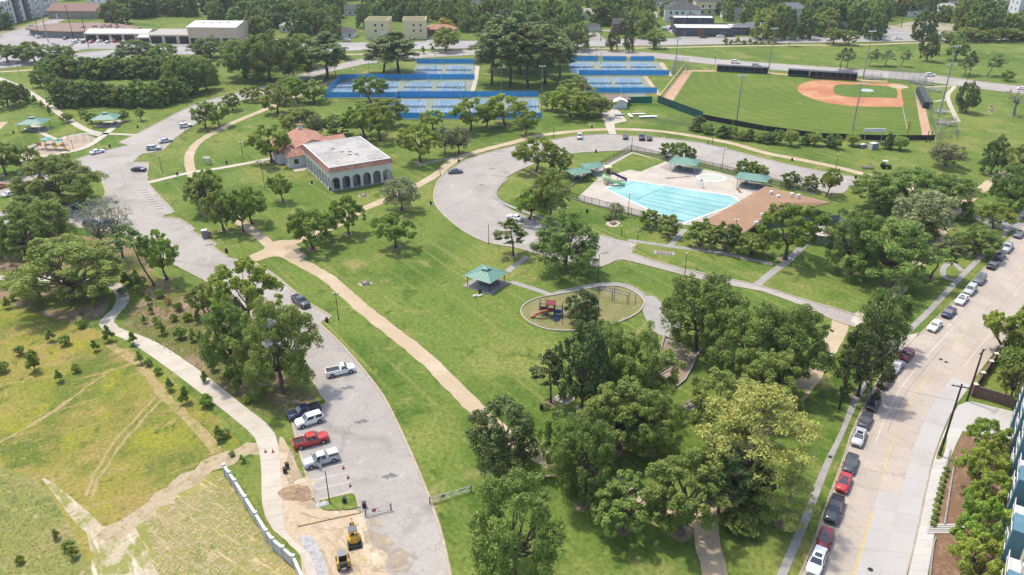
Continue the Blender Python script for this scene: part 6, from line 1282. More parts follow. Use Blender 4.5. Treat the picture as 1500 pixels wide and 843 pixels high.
def car(kind, colour, loc, heading, label, group=None, small=False, sunroof=False):
    P = CAR[kind]; L, W_, H, hood, belt, trunk, wb, wr = P['dims']; t = thing(NAMES[kind], label, 'car' if kind not in ('pickup', 'capped', 'single') else 'pickup', loc, heading, group)
    def pt(nm, me, at=(0, 0, 0), paint=False, par=None, sc=(1, 1, 1)):
        o = inst(nm, P[me], par or t, at, sc=sc)
        if paint: o.material_slots[0].link = 'OBJECT'; o.material_slots[0].material = PAINT[colour]
        return o
    pt('body', 'body', paint=True); cb = pt('cabin', 'cabin', paint=True)
    pt('windscreen', 'windscreen'); pt('rear_window', 'rear_window')
    for k in ('side_front_r', 'side_front_l', 'side_rear_r', 'side_rear_l'): pt('side_window', k)
    for sx in (-1, 1):
        for sy in (-1, 1):
            if not small: pt('wheel_arch', 'arch', (sx*wb/2, sy*(W_/2-.005), wr+.02))
            w_ = pt('wheel', 'wheel', (sx*wb/2, sy*(W_/2-.09), wr)); pt('rim', 'rim', par=w_)
    for sy in (-1, 1):
        pt('headlight', 'headlight', (L/2-.17, sy*W_*.34, hood*.76)); pt('taillight', 'taillight', (-L/2+.07, sy*W_*.37, trunk*.80))
        if not small: pt('mirror', 'mirror', (P['dims'][0]*0+1.0 if kind in ('sedan', 'hatch', 'suv') else 1.15, sy*(W_/2+.06), belt+.08))
    pt('grille', 'grille', (L/2-.03, 0, hood*.55)); pt('number_plate', 'plate', (-L/2+.005, 0, trunk*.62))
    if 'bed_liner' in P: pt('bed_liner', 'bed_liner'); pt('bed_rail', 'bed_rail', paint=True)
    if 'bed_cap' in P: bc = pt('bed_cap', 'bed_cap', paint=True); pt('cap_window', 'cap_window', par=bc)
    if sunroof: MB().box((-.15, 0, H-.01), (.75, .9, .03)).build('sunroof', CARGLASS, cb)
    return t
# cars parked along the street, nose towards the near end
street_w = resample(gl(SW, 6), 400)
def along_street(px, py, off=1.25):
    g_ = G(px, py); i = min(range(1, 399), key=lambda k: (street_w[k]-g_).length); d = (street_w[i+1]-street_w[i-1]).normalized(); nrm = Vector((d.y, -d.x, 0))
    return street_w[i]+nrm*off+Vector((0, 0, .042)), math.atan2(-d.y, -d.x)
ST = [('suv', 'white', 1183, 822, 'white car with a roof rack and sunroof at the near end of the street row', 1), ('hatch', 'darkred', 1203, 793, 'dark red small car between the white car and the black pickup', 1), ('pickup', 'charcoal', 1217, 749, 'charcoal pickup with a covered bed parked between two red cars', 0),
      ('hatch', 'red', 1232, 712, 'bright red car with a black glass roof behind the charcoal pickup', 1), ('sedan', 'charcoal', 1243, 683, 'charcoal sedan parked close behind the bright red car', 0), ('sedan', 'silver', 1257, 646, 'silver-white sedan with a sunroof in the street row', 1), ('hatch', 'charcoal', 1268, 622, 'small charcoal car between the silver sedan and a black car', 0), ('sedan', 'black', 1277, 594, 'black sedan under the shade beside the kerb', 1),
      ('suv', 'brown', 1293, 562, 'dark car with a brown bonnet parked behind the black sedan', 1), ('sedan', 'silver', 1310, 541, 'silver sedan parked behind a red car by the driveway', 0), ('hatch', 'darkred', 1324, 523, 'red car at the driveway mouth beside the moss-hung tree', 0),
      ('sedan', 'white', 1366, 480, 'white sedan beside the painted road arrows', 0), ('sedan', 'navy', 1383, 459, 'navy blue sedan parked between two white cars', 1), ('sedan', 'white', 1404, 441, 'white sedan with a sunroof beyond the navy one', 1), ('suv', 'silver', 1417, 428, 'silver car parked behind a white sedan', 0), ('suv', 'grey', 1432, 413, 'grey car with a dark roof by the curved walk', 1), ('sedan', 'black', 1449, 390, 'black sedan beyond the gap at the curved walk', 1), ('sedan', 'charcoal', 1461, 378, 'charcoal sedan in the far half of the street row', 0), ('pickup', 'silver', 1472, 366, 'silver pickup with a blue-grey bed in the far half of the row', 0), ('sedan', 'grey', 1490, 346, 'grey sedan at the street corner', 1)]
for k, c, x, y, lab, sr in ST: p_, h_ = along_street(x, y); car(k, c, p_, h_, lab, sunroof=bool(sr))
def at(px, py, toward): a, b_ = G(px, py), G(*toward); d = b_-a; return a+Vector((0, 0, .034)), math.atan2(d.y, d.x)
for k, c, x, y, tw, lab in [
    ('pickup', 'navy', 446, 608, (420, 617), 'navy blue pickup in the bay beside the white car'), ('suv', 'white', 454, 620, (426, 629), 'white estate car between the navy and the red pickups'), ('pickup', 'red', 456, 650, (490, 641), 'red crew-cab pickup parked nose outwards'),
    ('capped', 'silver', 471, 678, (440, 687), 'silver pickup with a canopy and an open front door'), ('single', 'white', 499, 547, (530, 540), 'white single-cab pickup turning across the drive'), ('pickup', 'charcoal', 441, 446, (455, 456), 'dark pickup with a black bed parked at the kerb'),
    ('sedan', 'black', 204, 251, (220, 251.5), 'black sedan in the bay beside the walk'), ('suv', 'silver', 226, 220, (245, 219), 'silver estate car in the upper bay'), ('sedan', 'white', 143, 225, (155, 222), 'white sedan beside the playground walk'), ('sedan', 'silver', 243, 209, (256, 207), 'pale silver sedan at the kerb of the upper drive'), ('suv', 'white', 272, 187, (285, 185), 'white car high up the drive under a lamp'),
    ('sedan', 'navy', 119, 305, (140, 303), 'dark blue car half hidden under the parking trees'), ('suv', 'blue', 136, 332, (160, 333), 'bright blue car behind the bare tree'), ('suv', 'blue', 156, 331, (170, 325), 'second bright blue car behind the bare tree'), ('sedan', 'orange', 2, 276, (30, 268), 'orange and yellow car on the branch drive'), ('sedan', 'white', 17, 287, (40, 280), 'white car under the island oak'),
    ('sedan', 'grey', 667, 254, (680, 253), 'lone grey sports car on the loop drive'), ('suv', 'silver', 849, 203, (850, 214), 'silver car at the top of the loop'), ('sedan', 'charcoal', 916, 203, (916, 214), 'small dark car at the top of the loop'), ('pickup', 'black', 940, 204, (940, 215), 'black truck parked at the top of the loop'), ('sedan', 'black', 951, 205, (951, 216), 'black sedan next to the black truck on the loop'),
    ('sedan', 'white', 754, 322, (740, 318), 'white car at the inner kerb of the loop'), ('sedan', 'white', 532, 862, (545, 862), 'white van roof at the foot of the drive')]:
    p_, h_ = at(x, y, tw); car(k, c, p_, h_, lab)
FARC = [('suv', 'white', 1077, 93, 'white car on the far drive beyond the dugouts'), ('suv', 'silver', 1108, 98, 'silver car on the far drive beyond the dugouts'), ('suv', 'white', 1362, 112, 'white van on the far drive behind the backstop'), ('sedan', 'white', 1498, 132, 'white car on the far drive at the dead tree'), ('sedan', 'black', 832, 78, 'black car in the lot beside the courts'), ('sedan', 'silver', 962, 60, 'silver car turning off the avenue'), ('sedan', 'black', 1030, 56, 'black car in front of the charcoal shops'), ('sedan', 'white', 1055, 55, 'white car in front of the charcoal shops'), ('suv', 'black', 1070, 54, 'black car at the end of the charcoal shops'), ('suv', 'silver', 508, 61, 'silver car before the grey bungalow'), ('sedan', 'white', 596, 62, 'white car before the yellow townhouses'), ('sedan', 'white', 1316, 58, 'white car on the avenue'), ('suv', 'silver', 975, 45, 'silver car by the white two-storey house'), ('sedan', 'navy', 985, 43, 'dark car by the white two-storey house'), ('sedan', 'white', 1343, 50, 'white car on the pale lot across the avenue'), ('suv', 'charcoal', 1122, 47, 'dark car between the cottages')]
for k, c, x, y, lab in FARC: car(k, c, G(x, y)+Vector((0, 0, .035)), random.uniform(-.3, .3), lab, small=True)
rg = random.Random(11); cols = ['white', 'silver', 'white', 'grey', 'black', 'navy', 'red', 'white', 'tan']
for i in range(26):
    t_ = i/25; x, y = 78+t_*110+rg.uniform(-3, 3), 52+10*math.sin(t_*3)+rg.uniform(-2, 3)
    if i % 2: x, y = 42+rg.uniform(-3, 6)+t_*14, 40+t_*16
    if i % 3 == 0: x, y = 110+t_*100, 63+rg.uniform(-1, 1)
    car(rg.choice(('sedan', 'suv', 'hatch')), cols[i % 9], G(x, y)+Vector((0, 0, .035)), rg.uniform(1.2, 1.9), cols[i % 9]+' car in the crowded yard before the brown roof', 'cars in the yard, '+cols[i % 9], small=True)
for i in range(9): car('pickup' if i % 3 else 'suv', 'white', G(362+i*9, 61+rg.uniform(-2, 2))+Vector((0, 0, .035)), rg.uniform(1.3, 1.8), 'white vehicle in the yard behind the tall beige workshop', 'white vehicles in the workshop yard', small=True)
# open door on the silver pickup and its driver later
dr = next(o for o in COL.objects if o.get('label', '').startswith('silver pickup with a canopy'))
o_ = MB().box((-.55, .0, .55), (1.1, .07, .95)).build('open_door', PAINT['silver'], dr); o_.location = (.95, .98, .35); o_.rotation_euler = (0, 0, R(-62))
MB().box((-.5, 0, 1.2), (.8, .04, .34)).build('door_glass', CARGLASS, o_)
# ---------------------------------------------------------------- machines
CATY = plain('machine_yellow', (.62, .35, .035), .5, fine=.15); MBLK = plain('machine_black', (.03, .03, .03), .6, fine=.2); GRYM = plain('machine_grey', (.24, .25, .26), .6)
def track(b, x0, x1, y, r, w):
    prof = [(x0, r*2), (x0-r*.7, r*1.7), (x0-r, r), (x0-r*.7, r*.3), (x0, 0), (x1, 0), (x1+r*.7, r*.3), (x1+r, r), (x1+r*.7, r*1.7), (x1, r*2)]
    b.loft([[(x, y-w/2, z) for x, z in prof], [(x, y+w/2, z) for x, z in prof]]); return b
ex = thing('excavator', 'small yellow tracked excavator with a dark canopy and raised boom', 'excavator', G(519, 795), math.atan2((G(513, 760)-G(519, 795)).y, (G(513, 760)-G(519, 795)).x)); ex.scale = (1.02, 1.02, 1.02)
for s in (-1, 1): tk = track(MB(), -.75, .75, s*.72, .27, .36).build('track', MBLK, ex); MB().box((0, s*.72, .27), (1.3, .38, .22)).build('track_frame', GRYM, tk)
MB().box((-1.25, 0, .3), (.12, 1.8, .46)).build('dozer_blade', MBLK, ex); MB().bar((-1.2, .5, .3), (-.5, .4, .35), .1).bar((-1.2, -.5, .3), (-.5, -.4, .35), .1).build('blade_arm', MBLK, ex)
hb = MB(); hb.loft([[(x*math.cos(a)*k-.1, x*math.sin(a)*k, z) for a in [i*math.pi/8 for i in range(16)] for x in [.92]] for z, k in ((.6, .9), (.75, 1.0), (1.15, 1.0), (1.3, .85))]); hb.build('house', CATY, ex)
MB().box((-.55, 0, 1.36), (.7, 1.1, .3), taper=.85).build('engine_cover', CATY, ex); MB().box((.05, .1, 1.35), (.5, .5, .35)).build('seat', MBLK, ex)
for sx, sy in ((.45, -.4), (.45, .5), (-.3, -.4), (-.3, .5)): MB().cyl((sx, sy, 1.2), .04, 1.15, 6).build('canopy_post', MBLK, ex)
MB().box((.08, .05, 2.38), (1.1, 1.15, .09), taper=.94).build('canopy_roof', plain('canopy_grey', (.14, .15, .17)), ex)
bm = MB(); bm.bar((.6, -.05, 1.0), (1.5, -.05, 2.1), .2, .28); bm.bar((1.5, -.05, 2.1), (2.5, -.05, 2.15), .18, .24); bmo = bm.build('boom', CATY, ex); MB().bar((.7, -.05, .8), (1.5, -.05, 1.6), .09).build('boom_cylinder', MBLK, bmo)
sk = MB().bar((2.5, -.05, 2.25), (2.75, -.05, .9), .15, .2).build('dipper_arm', CATY, ex); MB().bar((1.9, -.05, 2.5), (2.55, -.05, 2.1), .08).build('dipper_cylinder', MBLK, sk)
bk = MB(); bk.loft([[(2.45, y, .9), (2.95, y, .85), (3.0, y, .45), (2.75, y, .2), (2.4, y, .3), (2.55, y, .55)] for y in (-.35, .25)]); bk.build('bucket', MBLK, ex)
ss = thing('skid_steer', 'yellow and black tracked skid loader seen from behind on the dirt', 'loader', G(503, 828), math.atan2((G(498, 800)-G(503, 828)).y, (G(498, 800)-G(503, 828)).x)); ss.scale = (1.02, 1.02, 1.02)
for s in (-1, 1):
    track(MB(), -.6, .75, s*.68, .30, .34).build('track', MBLK, ss); MB().bar((-.9, s*.62, 1.4), (.3, s*.62, 1.35), .14, .2).bar((.3, s*.62, 1.35), (1.25, s*.62, .45), .14, .2).build('lift_arm', CATY, ss); MB().box((-.75, s*.66, .95), (.5, .3, .9)).build('tower', CATY, ss)
MB().box((-.1, 0, .7), (1.9, 1.0, .7)).build('chassis', CATY, ss); MB().box((-.95, 0, .95), (.5, .95, .85)).build('engine_grille', MBLK, ss); MB().box((-1.22, 0, .6), (.06, .6, .25)).build('rear_plate', WHITE, ss)
MB().box((.1, 0, 1.5), (1.05, .92, 1.0), taper=.92).build('cab', MBLK, ss); MB().box((.1, 0, 2.04), (1.1, .98, .1)).build('cab_roof', GRYM, ss); MB().box((-.36, 0, 1.62), (.06, .7, .5)).build('rear_window', CARGLASS, ss)
bk = MB(); bk.loft([[(1.2, y, .1), (1.9, y, .08), (1.85, y, .14), (1.35, y, .55), (1.2, y, .55)] for y in (-.85, .85)]); bk.build('bucket', GRYM, ss)
tr_ = thing('tractor', 'green tractor with a white canopy mowing the lawn beyond the loop', 'tractor', G(1297, 247), R(-8))
for x, y, r in ((-.8, -.8, .75), (-.8, .8, .75), (1.1, -.65, .45), (1.1, .65, .45)): MB().tube([(x, y-.18, r), (x, y+.18, r)], r, 14).build('wheel', BLACK, tr_)
MB().box((.8, 0, 1.0), (1.6, .7, .6), taper=.9).build('bonnet', plain('tractor_green', (.03, .16, .06)), tr_); MB().box((-.5, 0, 1.0), (1.0, .9, .5)).build('deck', plain('tractor_green', (.03, .16, .06)), tr_); MB().box((-.5, 0, 2.5), (1.5, 1.4, .12)).build('canopy', WHITE, tr_); MB().box((-.7, 0, 1.5), (.5, .5, .5)).build('seat', BLACK, tr_)
for s in (-.5, .5): MB().cyl((-1.0, s, 1.1), .04, 1.4, 6).build('canopy_post', BLACK, tr_)
mw = thing('mower_deck', 'wide towed mower behind the green tractor', 'mower', G(1271, 247), R(-8)); MB().box((0, 0, .35), (3.6, 2.2, .4), taper=.8).build('deck', plain('rusty', (.16, .11, .09)), mw)
for x in (-1.6, 0, 1.6): MB().tube([(x, -.1, .25), (x, .1, .25)], .25, 10).build('wheel', BLACK, mw)
# ================================================================ POLES, LAMPS, SMALL THINGS
def mast(label, x, y, ty, heads=6, cat='light mast', name='floodlight_mast', w=3.2, r=.16, second=None, dark=False):
    h = HGT(x, y, ty); t = thing(name, label, cat, G(x, y)); m = DARKM if dark else STEEL
    MB().tube([(0, 0, 0), (0, 0, h*.5), (0, 0, h)], [r*1.3, r, r*.7], 8).build('pole', m, t); MB().box((0, 0, .15), (.7, .7, .3)).build('footing', CONCG, t)
    for z in [h-.3]+([second*h] if second else []):
        a = MB().box((0, 0, z), (w, .12, .14)).build('crossarm', m, t)
        for i in range(heads): MB().box(((i/(heads-1)-.5)*w, -.12, z+.28), (.36, .42, .42)).build('floodlight', WHITE, a)
    return t
for i, (x, y, ty, hd, lab) in enumerate([(492, 118, 81, 3, 'dark pole at the end of the middle court row'), (541, 106, 81, 3, 'behind the middle court row, between two pines'), (590, 119, 79, 3, 'tall, behind the middle court row'), (575, 121, 101, 2, 'short, in the middle court row fence'), (522, 120, 102, 2, 'short, at the far corner of the middle courts'), (628, 121, 100, 2, 'short, before the two-court back row'), (639, 116, 78, 3, 'tall, in the two-court back row'), (682, 141, 99, 3, 'tall, at the end of the middle court row'), (614, 148, 130, 2, 'short, over the front court row'), (555, 148, 130, 2, 'short, at the near corner of the middle courts'), (674, 146, 129, 2, 'short, between the front and middle rows'), (735, 136, 99, 3, 'tall, in front of the pine stand'), (793, 176, 97, 3, 'tall, at the near corner of the front courts'), (897, 112, 103, 2, 'short, between the two court rows by the ball field'), (873, 92, 71, 2, 'behind the far courts'), (880, 92, 70, 2, 'second one behind the far courts')]):
    mast(f'slender court light pole, {lab}', x, y, ty, hd, w=1.8, r=.10, dark=(i == 0), cat='light pole')
for x, y, ty, hd, s2, lab in [(1079, 178, 111, 6, None, 'outside the outfield junipers'), (1126, 102, 42, 6, None, 'behind the long dugout'), (1264, 116, 46, 7, None, 'beside the bleachers'), (1249, 190, 123, 5, None, 'standing in the near outfield fence line'), (1375, 171, 68, 4, .74, 'with two lamp rows behind the right dugout'), (988, 112, 58, 4, None, 'at the outfield corner by the courts')]: mast('tall grey ball field mast '+lab, x, y, ty, hd, second=s2, r=.24)
def lamp(label, x, y, ty, kind='twin'):
    h = max(2.5, HGT(x, y, ty)); t = thing('park_lamp', label, 'lamp post', G(x, y)); MB().tube([(0, 0, 0), (0, 0, .5), (0, 0, h)], [.13, .09, .06], 8).build('pole', DARKM, t)
    if kind == 'twin':
        MB().box((0, 0, h-.15), (1.1, .07, .07)).build('crossarm', DARKM, t)
        for s in (-.5, .5): MB().sphere((s, 0, h+.15), .24, 5).build('globe', plain('opal_globe', (.72, .70, .62), .3), t)
    elif kind == 'globe': MB().sphere((0, 0, h+.1), .22, 5).build('globe', plain('opal_globe', (.72, .70, .62), .3), t)
    elif kind == 'arm': MB().tube([(0, 0, h), (-.4, 0, h+.3), (-1.2, 0, h+.35)], .06, 6).build('arm', STEEL, t); MB().box((-1.4, 0, h+.3), (.6, .25, .14)).build('lamp_head', WHITE, t)
    elif kind == 'flood':
        for s in (-.45, .45): MB().box((s, 0, h), (.5, .4, .2)).build('lamp_head', WHITE, t)
    return t
for a in [('twin-globe lamp beside the kerb bulge of the drive', 496, 469, 431, 'twin'), ('twin-globe lamp by the upper parking bay', 238, 254, 230, 'twin'), ('single-globe lamp between the lane and the walk', 1003, 402, 372, 'globe'), ('plain lamp pole by the loop parking notch', 876, 413, 373, 'none'), ('lamp pole at the pool fence', 920, 317, 284, 'flood'), ('lamp with three heads before the bathhouse', 1075, 352, 322, 'flood'), ('dark pole at the outer kerb of the loop', 716, 358, 328, 'none'), ('dark pole by the grey sports car', 645, 259, 239, 'none'), ('globe lamp on the trail past the loop lot', 1224, 248, 227, 'globe'), ('globe lamp at the top of the loop by the walker', 1043, 212, 188, 'globe'), ('dark pole on the lawn above the loop', 811, 202, 178, 'none'), ('pole inside the loop lot', 1057, 250, 217, 'flood'), ('tall pole at the pool corner', 925, 223, 200, 'none'), ('globe lamp on the walk behind the dugout', 1414, 129, 106, 'globe'), ('pole at the tiled wing lawn', 356, 231, 208, 'flood'), ('lamp pole on the lawn by the tiled wing', 388, 276, 238, 'flood'), ('low bollard lamp at the loop sidewalk', 910, 345, 334, 'globe'), ('second low bollard lamp at the loop sidewalk', 934, 350, 339, 'globe'), ('globe lamp on the far drive', 1047, 97, 81, 'globe'), ('globe lamp under the high drive trees', 272, 196, 177, 'twin'), ('dark bare pole in the lot island', 483, 738, 690, 'none'), ('lamp pole behind the flat-roofed hall', 545, 212, 182, 'flood')]: lamp(*a)
for i, (x, y, ty) in enumerate([(49, 130, 105), (68, 139, 118), (92, 155, 130), (117, 165, 146), (28, 107, 92)]): lamp('pale curved street light beside the straight walk', x, y, ty, 'arm')['group'] = 'lights along the straight walk'
def utility(label, x, y, ty, arm=True, rz=0):
    h = HGT(x, y, ty); t = thing('utility_pole', label, 'utility pole', G(x, y), rz); MB().tube([(0, 0, 0), (0, 0, h)], [.20, .13], 8).build('pole', WOODP, t)
    if arm:
        a = MB().box((0, 0, h-.5), (2.6, .12, .14)).build('crossarm', WOODP, t)
        for s in (-1.1, -.4, .4, 1.1): MB().cyl((s, 0, h-.43), .05, .2, 6).build('insulator', STEEL, a)
    return t
u1 = utility('wooden utility pole with a crossarm on the pale sidewalk', 1376, 668, 563, True, R(-20)); u2 = utility('wooden utility pole beside the west sidewalk', 1229, 600, 536, False); utility('utility pole with two crossarms along the garden wall', 1416, 588, 512, True, R(40)); utility('short dark pole by the shaded kerb', 1281, 542, 517, False); utility('dark pole under the moss-hung street tree', 1312, 522, 500, False)
for i, (x, y, ty) in enumerate([(1265, 44, 18), (880, 60, 30), (1320, 40, 12), (1470, 44, 14), (700, 58, 30), (130, 70, 20), (108, 58, 8), (58, 55, 15), (1005, 48, 22)]): utility('tall street pole beyond the avenue', x, y, ty)['group'] = 'street poles beyond the avenue'
def wire(p, q, lab):
    pts = [p.lerp(q, i/10)-Vector((0, 0, .9*math.sin(math.pi*i/10))) for i in range(11)]; tag(MB().tube(pts, .018, 4).build('overhead_wire', DARKM), lab, 'wire')
wire(u2.location+Vector((0, 0, 8.5)), u1.location+Vector((0, 0, 10.5)), 'thin overhead wire crossing the street between poles'); 
# bins, barrels, cones, bench pads
def barrel(label, x, y, m=None, pad=False):
    t = thing('trash_barrel', label, 'trash can', G(x, y)); MB().tube([(0, 0, .05), (0, 0, .45), (0, 0, .95)], [.30, .33, .30], 12).build('drum', m or MBLK, t); MB().cyl((0, 0, .95), .33, .06, 12).build('lid', DARKM, t)
    if pad: MB().box((0, 0, .02), (1.3, 1.3, .06)).build('pad', CONCG, t)
    return t
for x, y, lab in [(479, 472, 'at the kerb bulge of the drive'), (631, 300, 'on a pad outside the loop'), (457, 270, 'on a pad beside the arched hall'), (860, 312, 'on the lawn before the pool fence'), (873, 224, 'on the lawn inside the loop'), (1160, 236, 'at the edge of the loop lot'), (1194, 352, 'on the pool plaza'), (484, 280, 'at the corner of the arched hall'), (421, 686, 'beside the dirt pile, upright'), (418, 693, 'beside the dirt pile, near the footpath'), (505, 737, 'on the lot island'), (534, 744, 'at the gate post'), (260, 257, 'on the walk from the bay'), (332, 240, 'by the trail kiosk'), (672, 238, 'where the trail meets the loop'), (793, 600, 'under the slender pine'), (332, 370, 'by the trail mouth at the drive'), (202, 188, 'on the lawn by the shelter'), (161, 216, 'on the tongue of lawn'), (703, 430, 'at the big lawn shelter'), (1253, 262, 'on the end of the loop island'), (20, 196, 'behind the lawn shelter'), (867, 188, 'on the upper trail')]: barrel('dark trash barrel '+lab, x, y, pad=(x in (631, 457, 1194)))
bags = thing('litter_bags', 'heap of white litter bags beside the shelter barrel', 'bags', G(700, 435))
for i in range(4): MB().sphere((i*.5-.8, (i % 2)*.4, .22), .32, 4, .7).build('bag', WHITE, bags)
for i, (x, y) in enumerate([(503, 687), (510, 701), (513, 713), (389, 663), (400, 663)]):
    c = thing('traffic_cone', 'orange cone on the '+('empty parking bay' if i < 3 else 'pale footpath'), 'cone', G(x, y)+Vector((0, 0, .05)), group='cones on the '+('bay' if i < 3 else 'footpath')); MB().box((0, 0, .03), (.36, .36, .05)).build('base', BLACK, c); MB().cyl((0, 0, .05), .14, .62, 10, .03).build('cone', plain('cone_orange', (.65, .11, .03)), c)
def pad_table(label, x, y, w=2.8): 
    sheet('picnic_pad', [G(x, y)+Vector((a, b, 0)) for a, b in ((-w*.6, -w*.1), (0, -w*.55), (w*.6, w*.1), (0, w*.55))], .022, CONC, world=True); return picnic_table(label, G(x, y)+Vector((0, 0, .025)), R(35))
pad_table('picnic table on a square pad in the big lawn', 535, 416); pad_table('picnic table on a round worn patch before the pool', 898, 328, 3.6); pad_table('picnic table on the lawn inside the loop', 825, 305); pad_table('picnic table beside the arched hall', 532, 287); pad_table('picnic table in the shade of the grove', 1010, 594); pad_table('picnic table on the lawn behind the dead tree', 1452, 164); pad_table('second picnic table behind the dead tree', 1452, 158); pad_table('picnic table under the slender pine', 828, 583, 4)
sheet('worn_patch', [(888+10*math.cos(a)+10, 328+5*math.sin(a)) for a in [i*.63 for i in range(10)]], .016, DIRT, n=2)
pl = thing('plank_stack', 'dark timber planks laid on a pale pad by the lane', 'planks', G(973, 371), R(-12)); MB().box((0, 0, .04), (5.0, 2.2, .08)).build('pad', CONCG, pl)
for i in range(5): MB().box((-1.6+i*.8, 0, .14), (.6, 1.5, .12)).build('plank', BROWNW, pl)
for a, (x, y), sz in [('utility cabinets beside the drive kerb', (301, 349), (1.3, 1.2, 2.2)), ('green utility cabinet before the outfield fence', (1262, 217), (2.2, 1.2, 1.3)), ('white air handler cage before the outfield fence', (1278, 219), (2.4, 1.6, 2.2))]:
    t = thing('utility_cabinet', a, 'cabinet', G(x, y), R(20)); MB().box((0, 0, sz[2]/2), sz).build('cabinet', plain('cabinet_'+a[:5], {'u': (.10, .16, .14), 'g': (.06, .14, .10), 'w': (.62, .62, .60)}[a[0]]), t); MB().box((0, 0, sz[2]+.05), (sz[0]+.1, sz[1]+.1, .1)).build('lid', WHITE, t); MB().box((sz[0]/2+.5, 0, sz[2]*.4), (.8, .9, sz[2]*.8)).build('side_box', BROWNW if a[0] == 'u' else GRYM, t); MB().box((0, -sz[1]/2-.03, sz[2]/2), (sz[0]*.8, .05, sz[2]*.85)).build('door', GRYM, t)
ks = thing('notice_kiosk', 'pale notice kiosk beside the trail', 'kiosk', G(305, 241), R(-10))
for s in (-.8, .8): MB().cyl((s, 0, 0), .09, 2.1, 6).build('post', BROWNW, ks)
MB().box((0, 0, 1.4), (1.7, .12, 1.1)).build('board', OFFW, ks); gable_roof(MB(), -1.1, 1.1, -.5, .5, 2.1, .4, .1, 'x', .08).build('roof', CONC, ks)
# gates at the foot of the drive
def gate(label, a, b_, posts=True, sign=.5):
    p, q = G(*a), G(*b_); d = q-p; L = d.length; t = thing('road_gate', label, 'gate', p, math.atan2(d.y, d.x)); gm = plain('gate_grey', (.46, .47, .48), .5)
    for z in (.35, 1.15): MB().tube([(0, 0, z), (L, 0, z)], .05, 6).build('rail', gm, t)
    n = max(2, round(L/1.8))
    for i in range(n+1): MB().cyl((L*i/n, 0, .3), .045, .9, 6).build('upright', gm, t)
    for i in range(n): MB().bar((L*i/n, 0, .35), (L*(i+1)/n, 0, 1.15), .05).build('brace', gm, t)
    for x in (0, L): MB().cyl((x, 0, 0), .10, 1.4, 8).build('post', BROWNW, t)
    s = MB().tube([(L*sign, -.1, .85), (L*sign, -.07, .85)], .32, 14).build('sign', plain('sign_red', (.45, .03, .03), .5), t); MB().box((L*sign, -.115, .85), (.42, .012, .1)).build('sign_bar', WHITE, s)
gate('open grey tubular road gate with a round red sign', (536, 757), (573, 748), sign=.33); gate('grey tubular gate with a round red sign on the grass verge', (630, 739), (690, 721), sign=.32)
rb2 = thing('timber_edging', 'long timber edging beside the excavator', 'timber', G(437, 772)); e_ = G(528, 752)-G(437, 772); MB().bar((0, 0, .1), (e_.x, e_.y, .1), .12, .14).build('timber', plain('new_timber', (.40, .25, .12)), rb2)
for i in range(3): MB().cyl((e_.x*i/2, e_.y*i/2, 0), .04, .5, 6).build('stake', BROWNW, rb2)
def heap(label, x, y, r, h, m, seed):
    rg = random.Random(seed); rings = []
    for i in range(5):
        k = 1-i/5; rings.append([(r*k*math.cos(a*.524)*rg.uniform(.8, 1.15)*1.4, r*k*math.sin(a*.524)*rg.uniform(.8, 1.15), h*(i/5)*rg.uniform(.8, 1.15)) for a in range(12)])
    o = MB().loft(rings).build('dirt_heap', m); o.location = G(x, y)+Vector((0, 0, .03)); tag(o, label, 'dirt heap')
CLOD = mat('clod_dirt', (.30, .20, .12), [(1.2, .5, .6, (.40, .29, .18))], fine=.25, bump=.8, bscale=4)
heap('brown heap of dug soil beside the footpath', 434, 722, 1.9, .7, CLOD, 1); heap('low clods of dug soil beside the heap', 446, 729, 1.0, .4, CLOD, 2); heap('scraped soil ridge behind the loader', 540, 820, 2.0, .35, DIRT, 3); heap('grey rubble pile at the dark bare pole', 475, 740, .9, .35, GRAVEL, 4); heap('low soil mound near the excavator', 445, 708, 1.2, .3, DIRT, 5)
# ---------------------------------------------------------------- playgrounds
PB = plain('play_blue', (.03, .075, .22), .45); PR = plain('play_red', (.24, .035, .04), .45); PO = plain('play_orange', (.48, .17, .09), .45); PG = plain('play_green', (.02, .22, .15), .45); PY = plain('play_yellow', (.60, .36, .04), .45)
ringp = [(813, 485), (785, 478), (768, 467), (763, 455), (771, 445), (790, 437), (813, 433), (840, 428), (865, 423), (890, 420), (910, 421), (928, 428), (941, 438), (943, 448), (930, 462), (900, 475), (860, 484)]
sheet('play_bed', ringp, .06, mat('play_bed_grass', (.225, .205, .078), [(.2, .47, .6, (.18, .19, .055)), (.5, .55, .65, (.29, .23, .14))], fine=.25, fscale=2), n=3); kerb(ringp, h=.28, w=.24, closed=True, m=CONC, name='play_kerb')
ribbon('walkway', [(811, 431), (840, 424), (868, 418.5), (895, 416), (918, 419), (938, 430), (950, 442)], 1.5, .034, CONCG)
sheet('grove_pad', [(940, 440), (958, 434), (985, 462), (998, 480), (985, 492), (962, 490), (945, 466)], .05, CONCG, n=2)
sheet('sandpit', [(973, 494), (1026, 512), (1012, 542), (1003, 558), (986, 572), (968, 556), (966, 520)], .03, mat('sand_brown', (.27, .20, .145), [(.4, .5, .62, (.33, .25, .19))], fine=.15), n=1); kerb([(973, 494), (1026, 512), (1012, 542), (1003, 558), (986, 572), (968, 556), (966, 520)], h=.4, w=.3, closed=True, m=CONCG, n=1, name='sandpit_kerb')
ps = thing('play_structure', 'blue and red play structure with an orange slide and bridge', 'play structure', G(806, 463), R(-8))
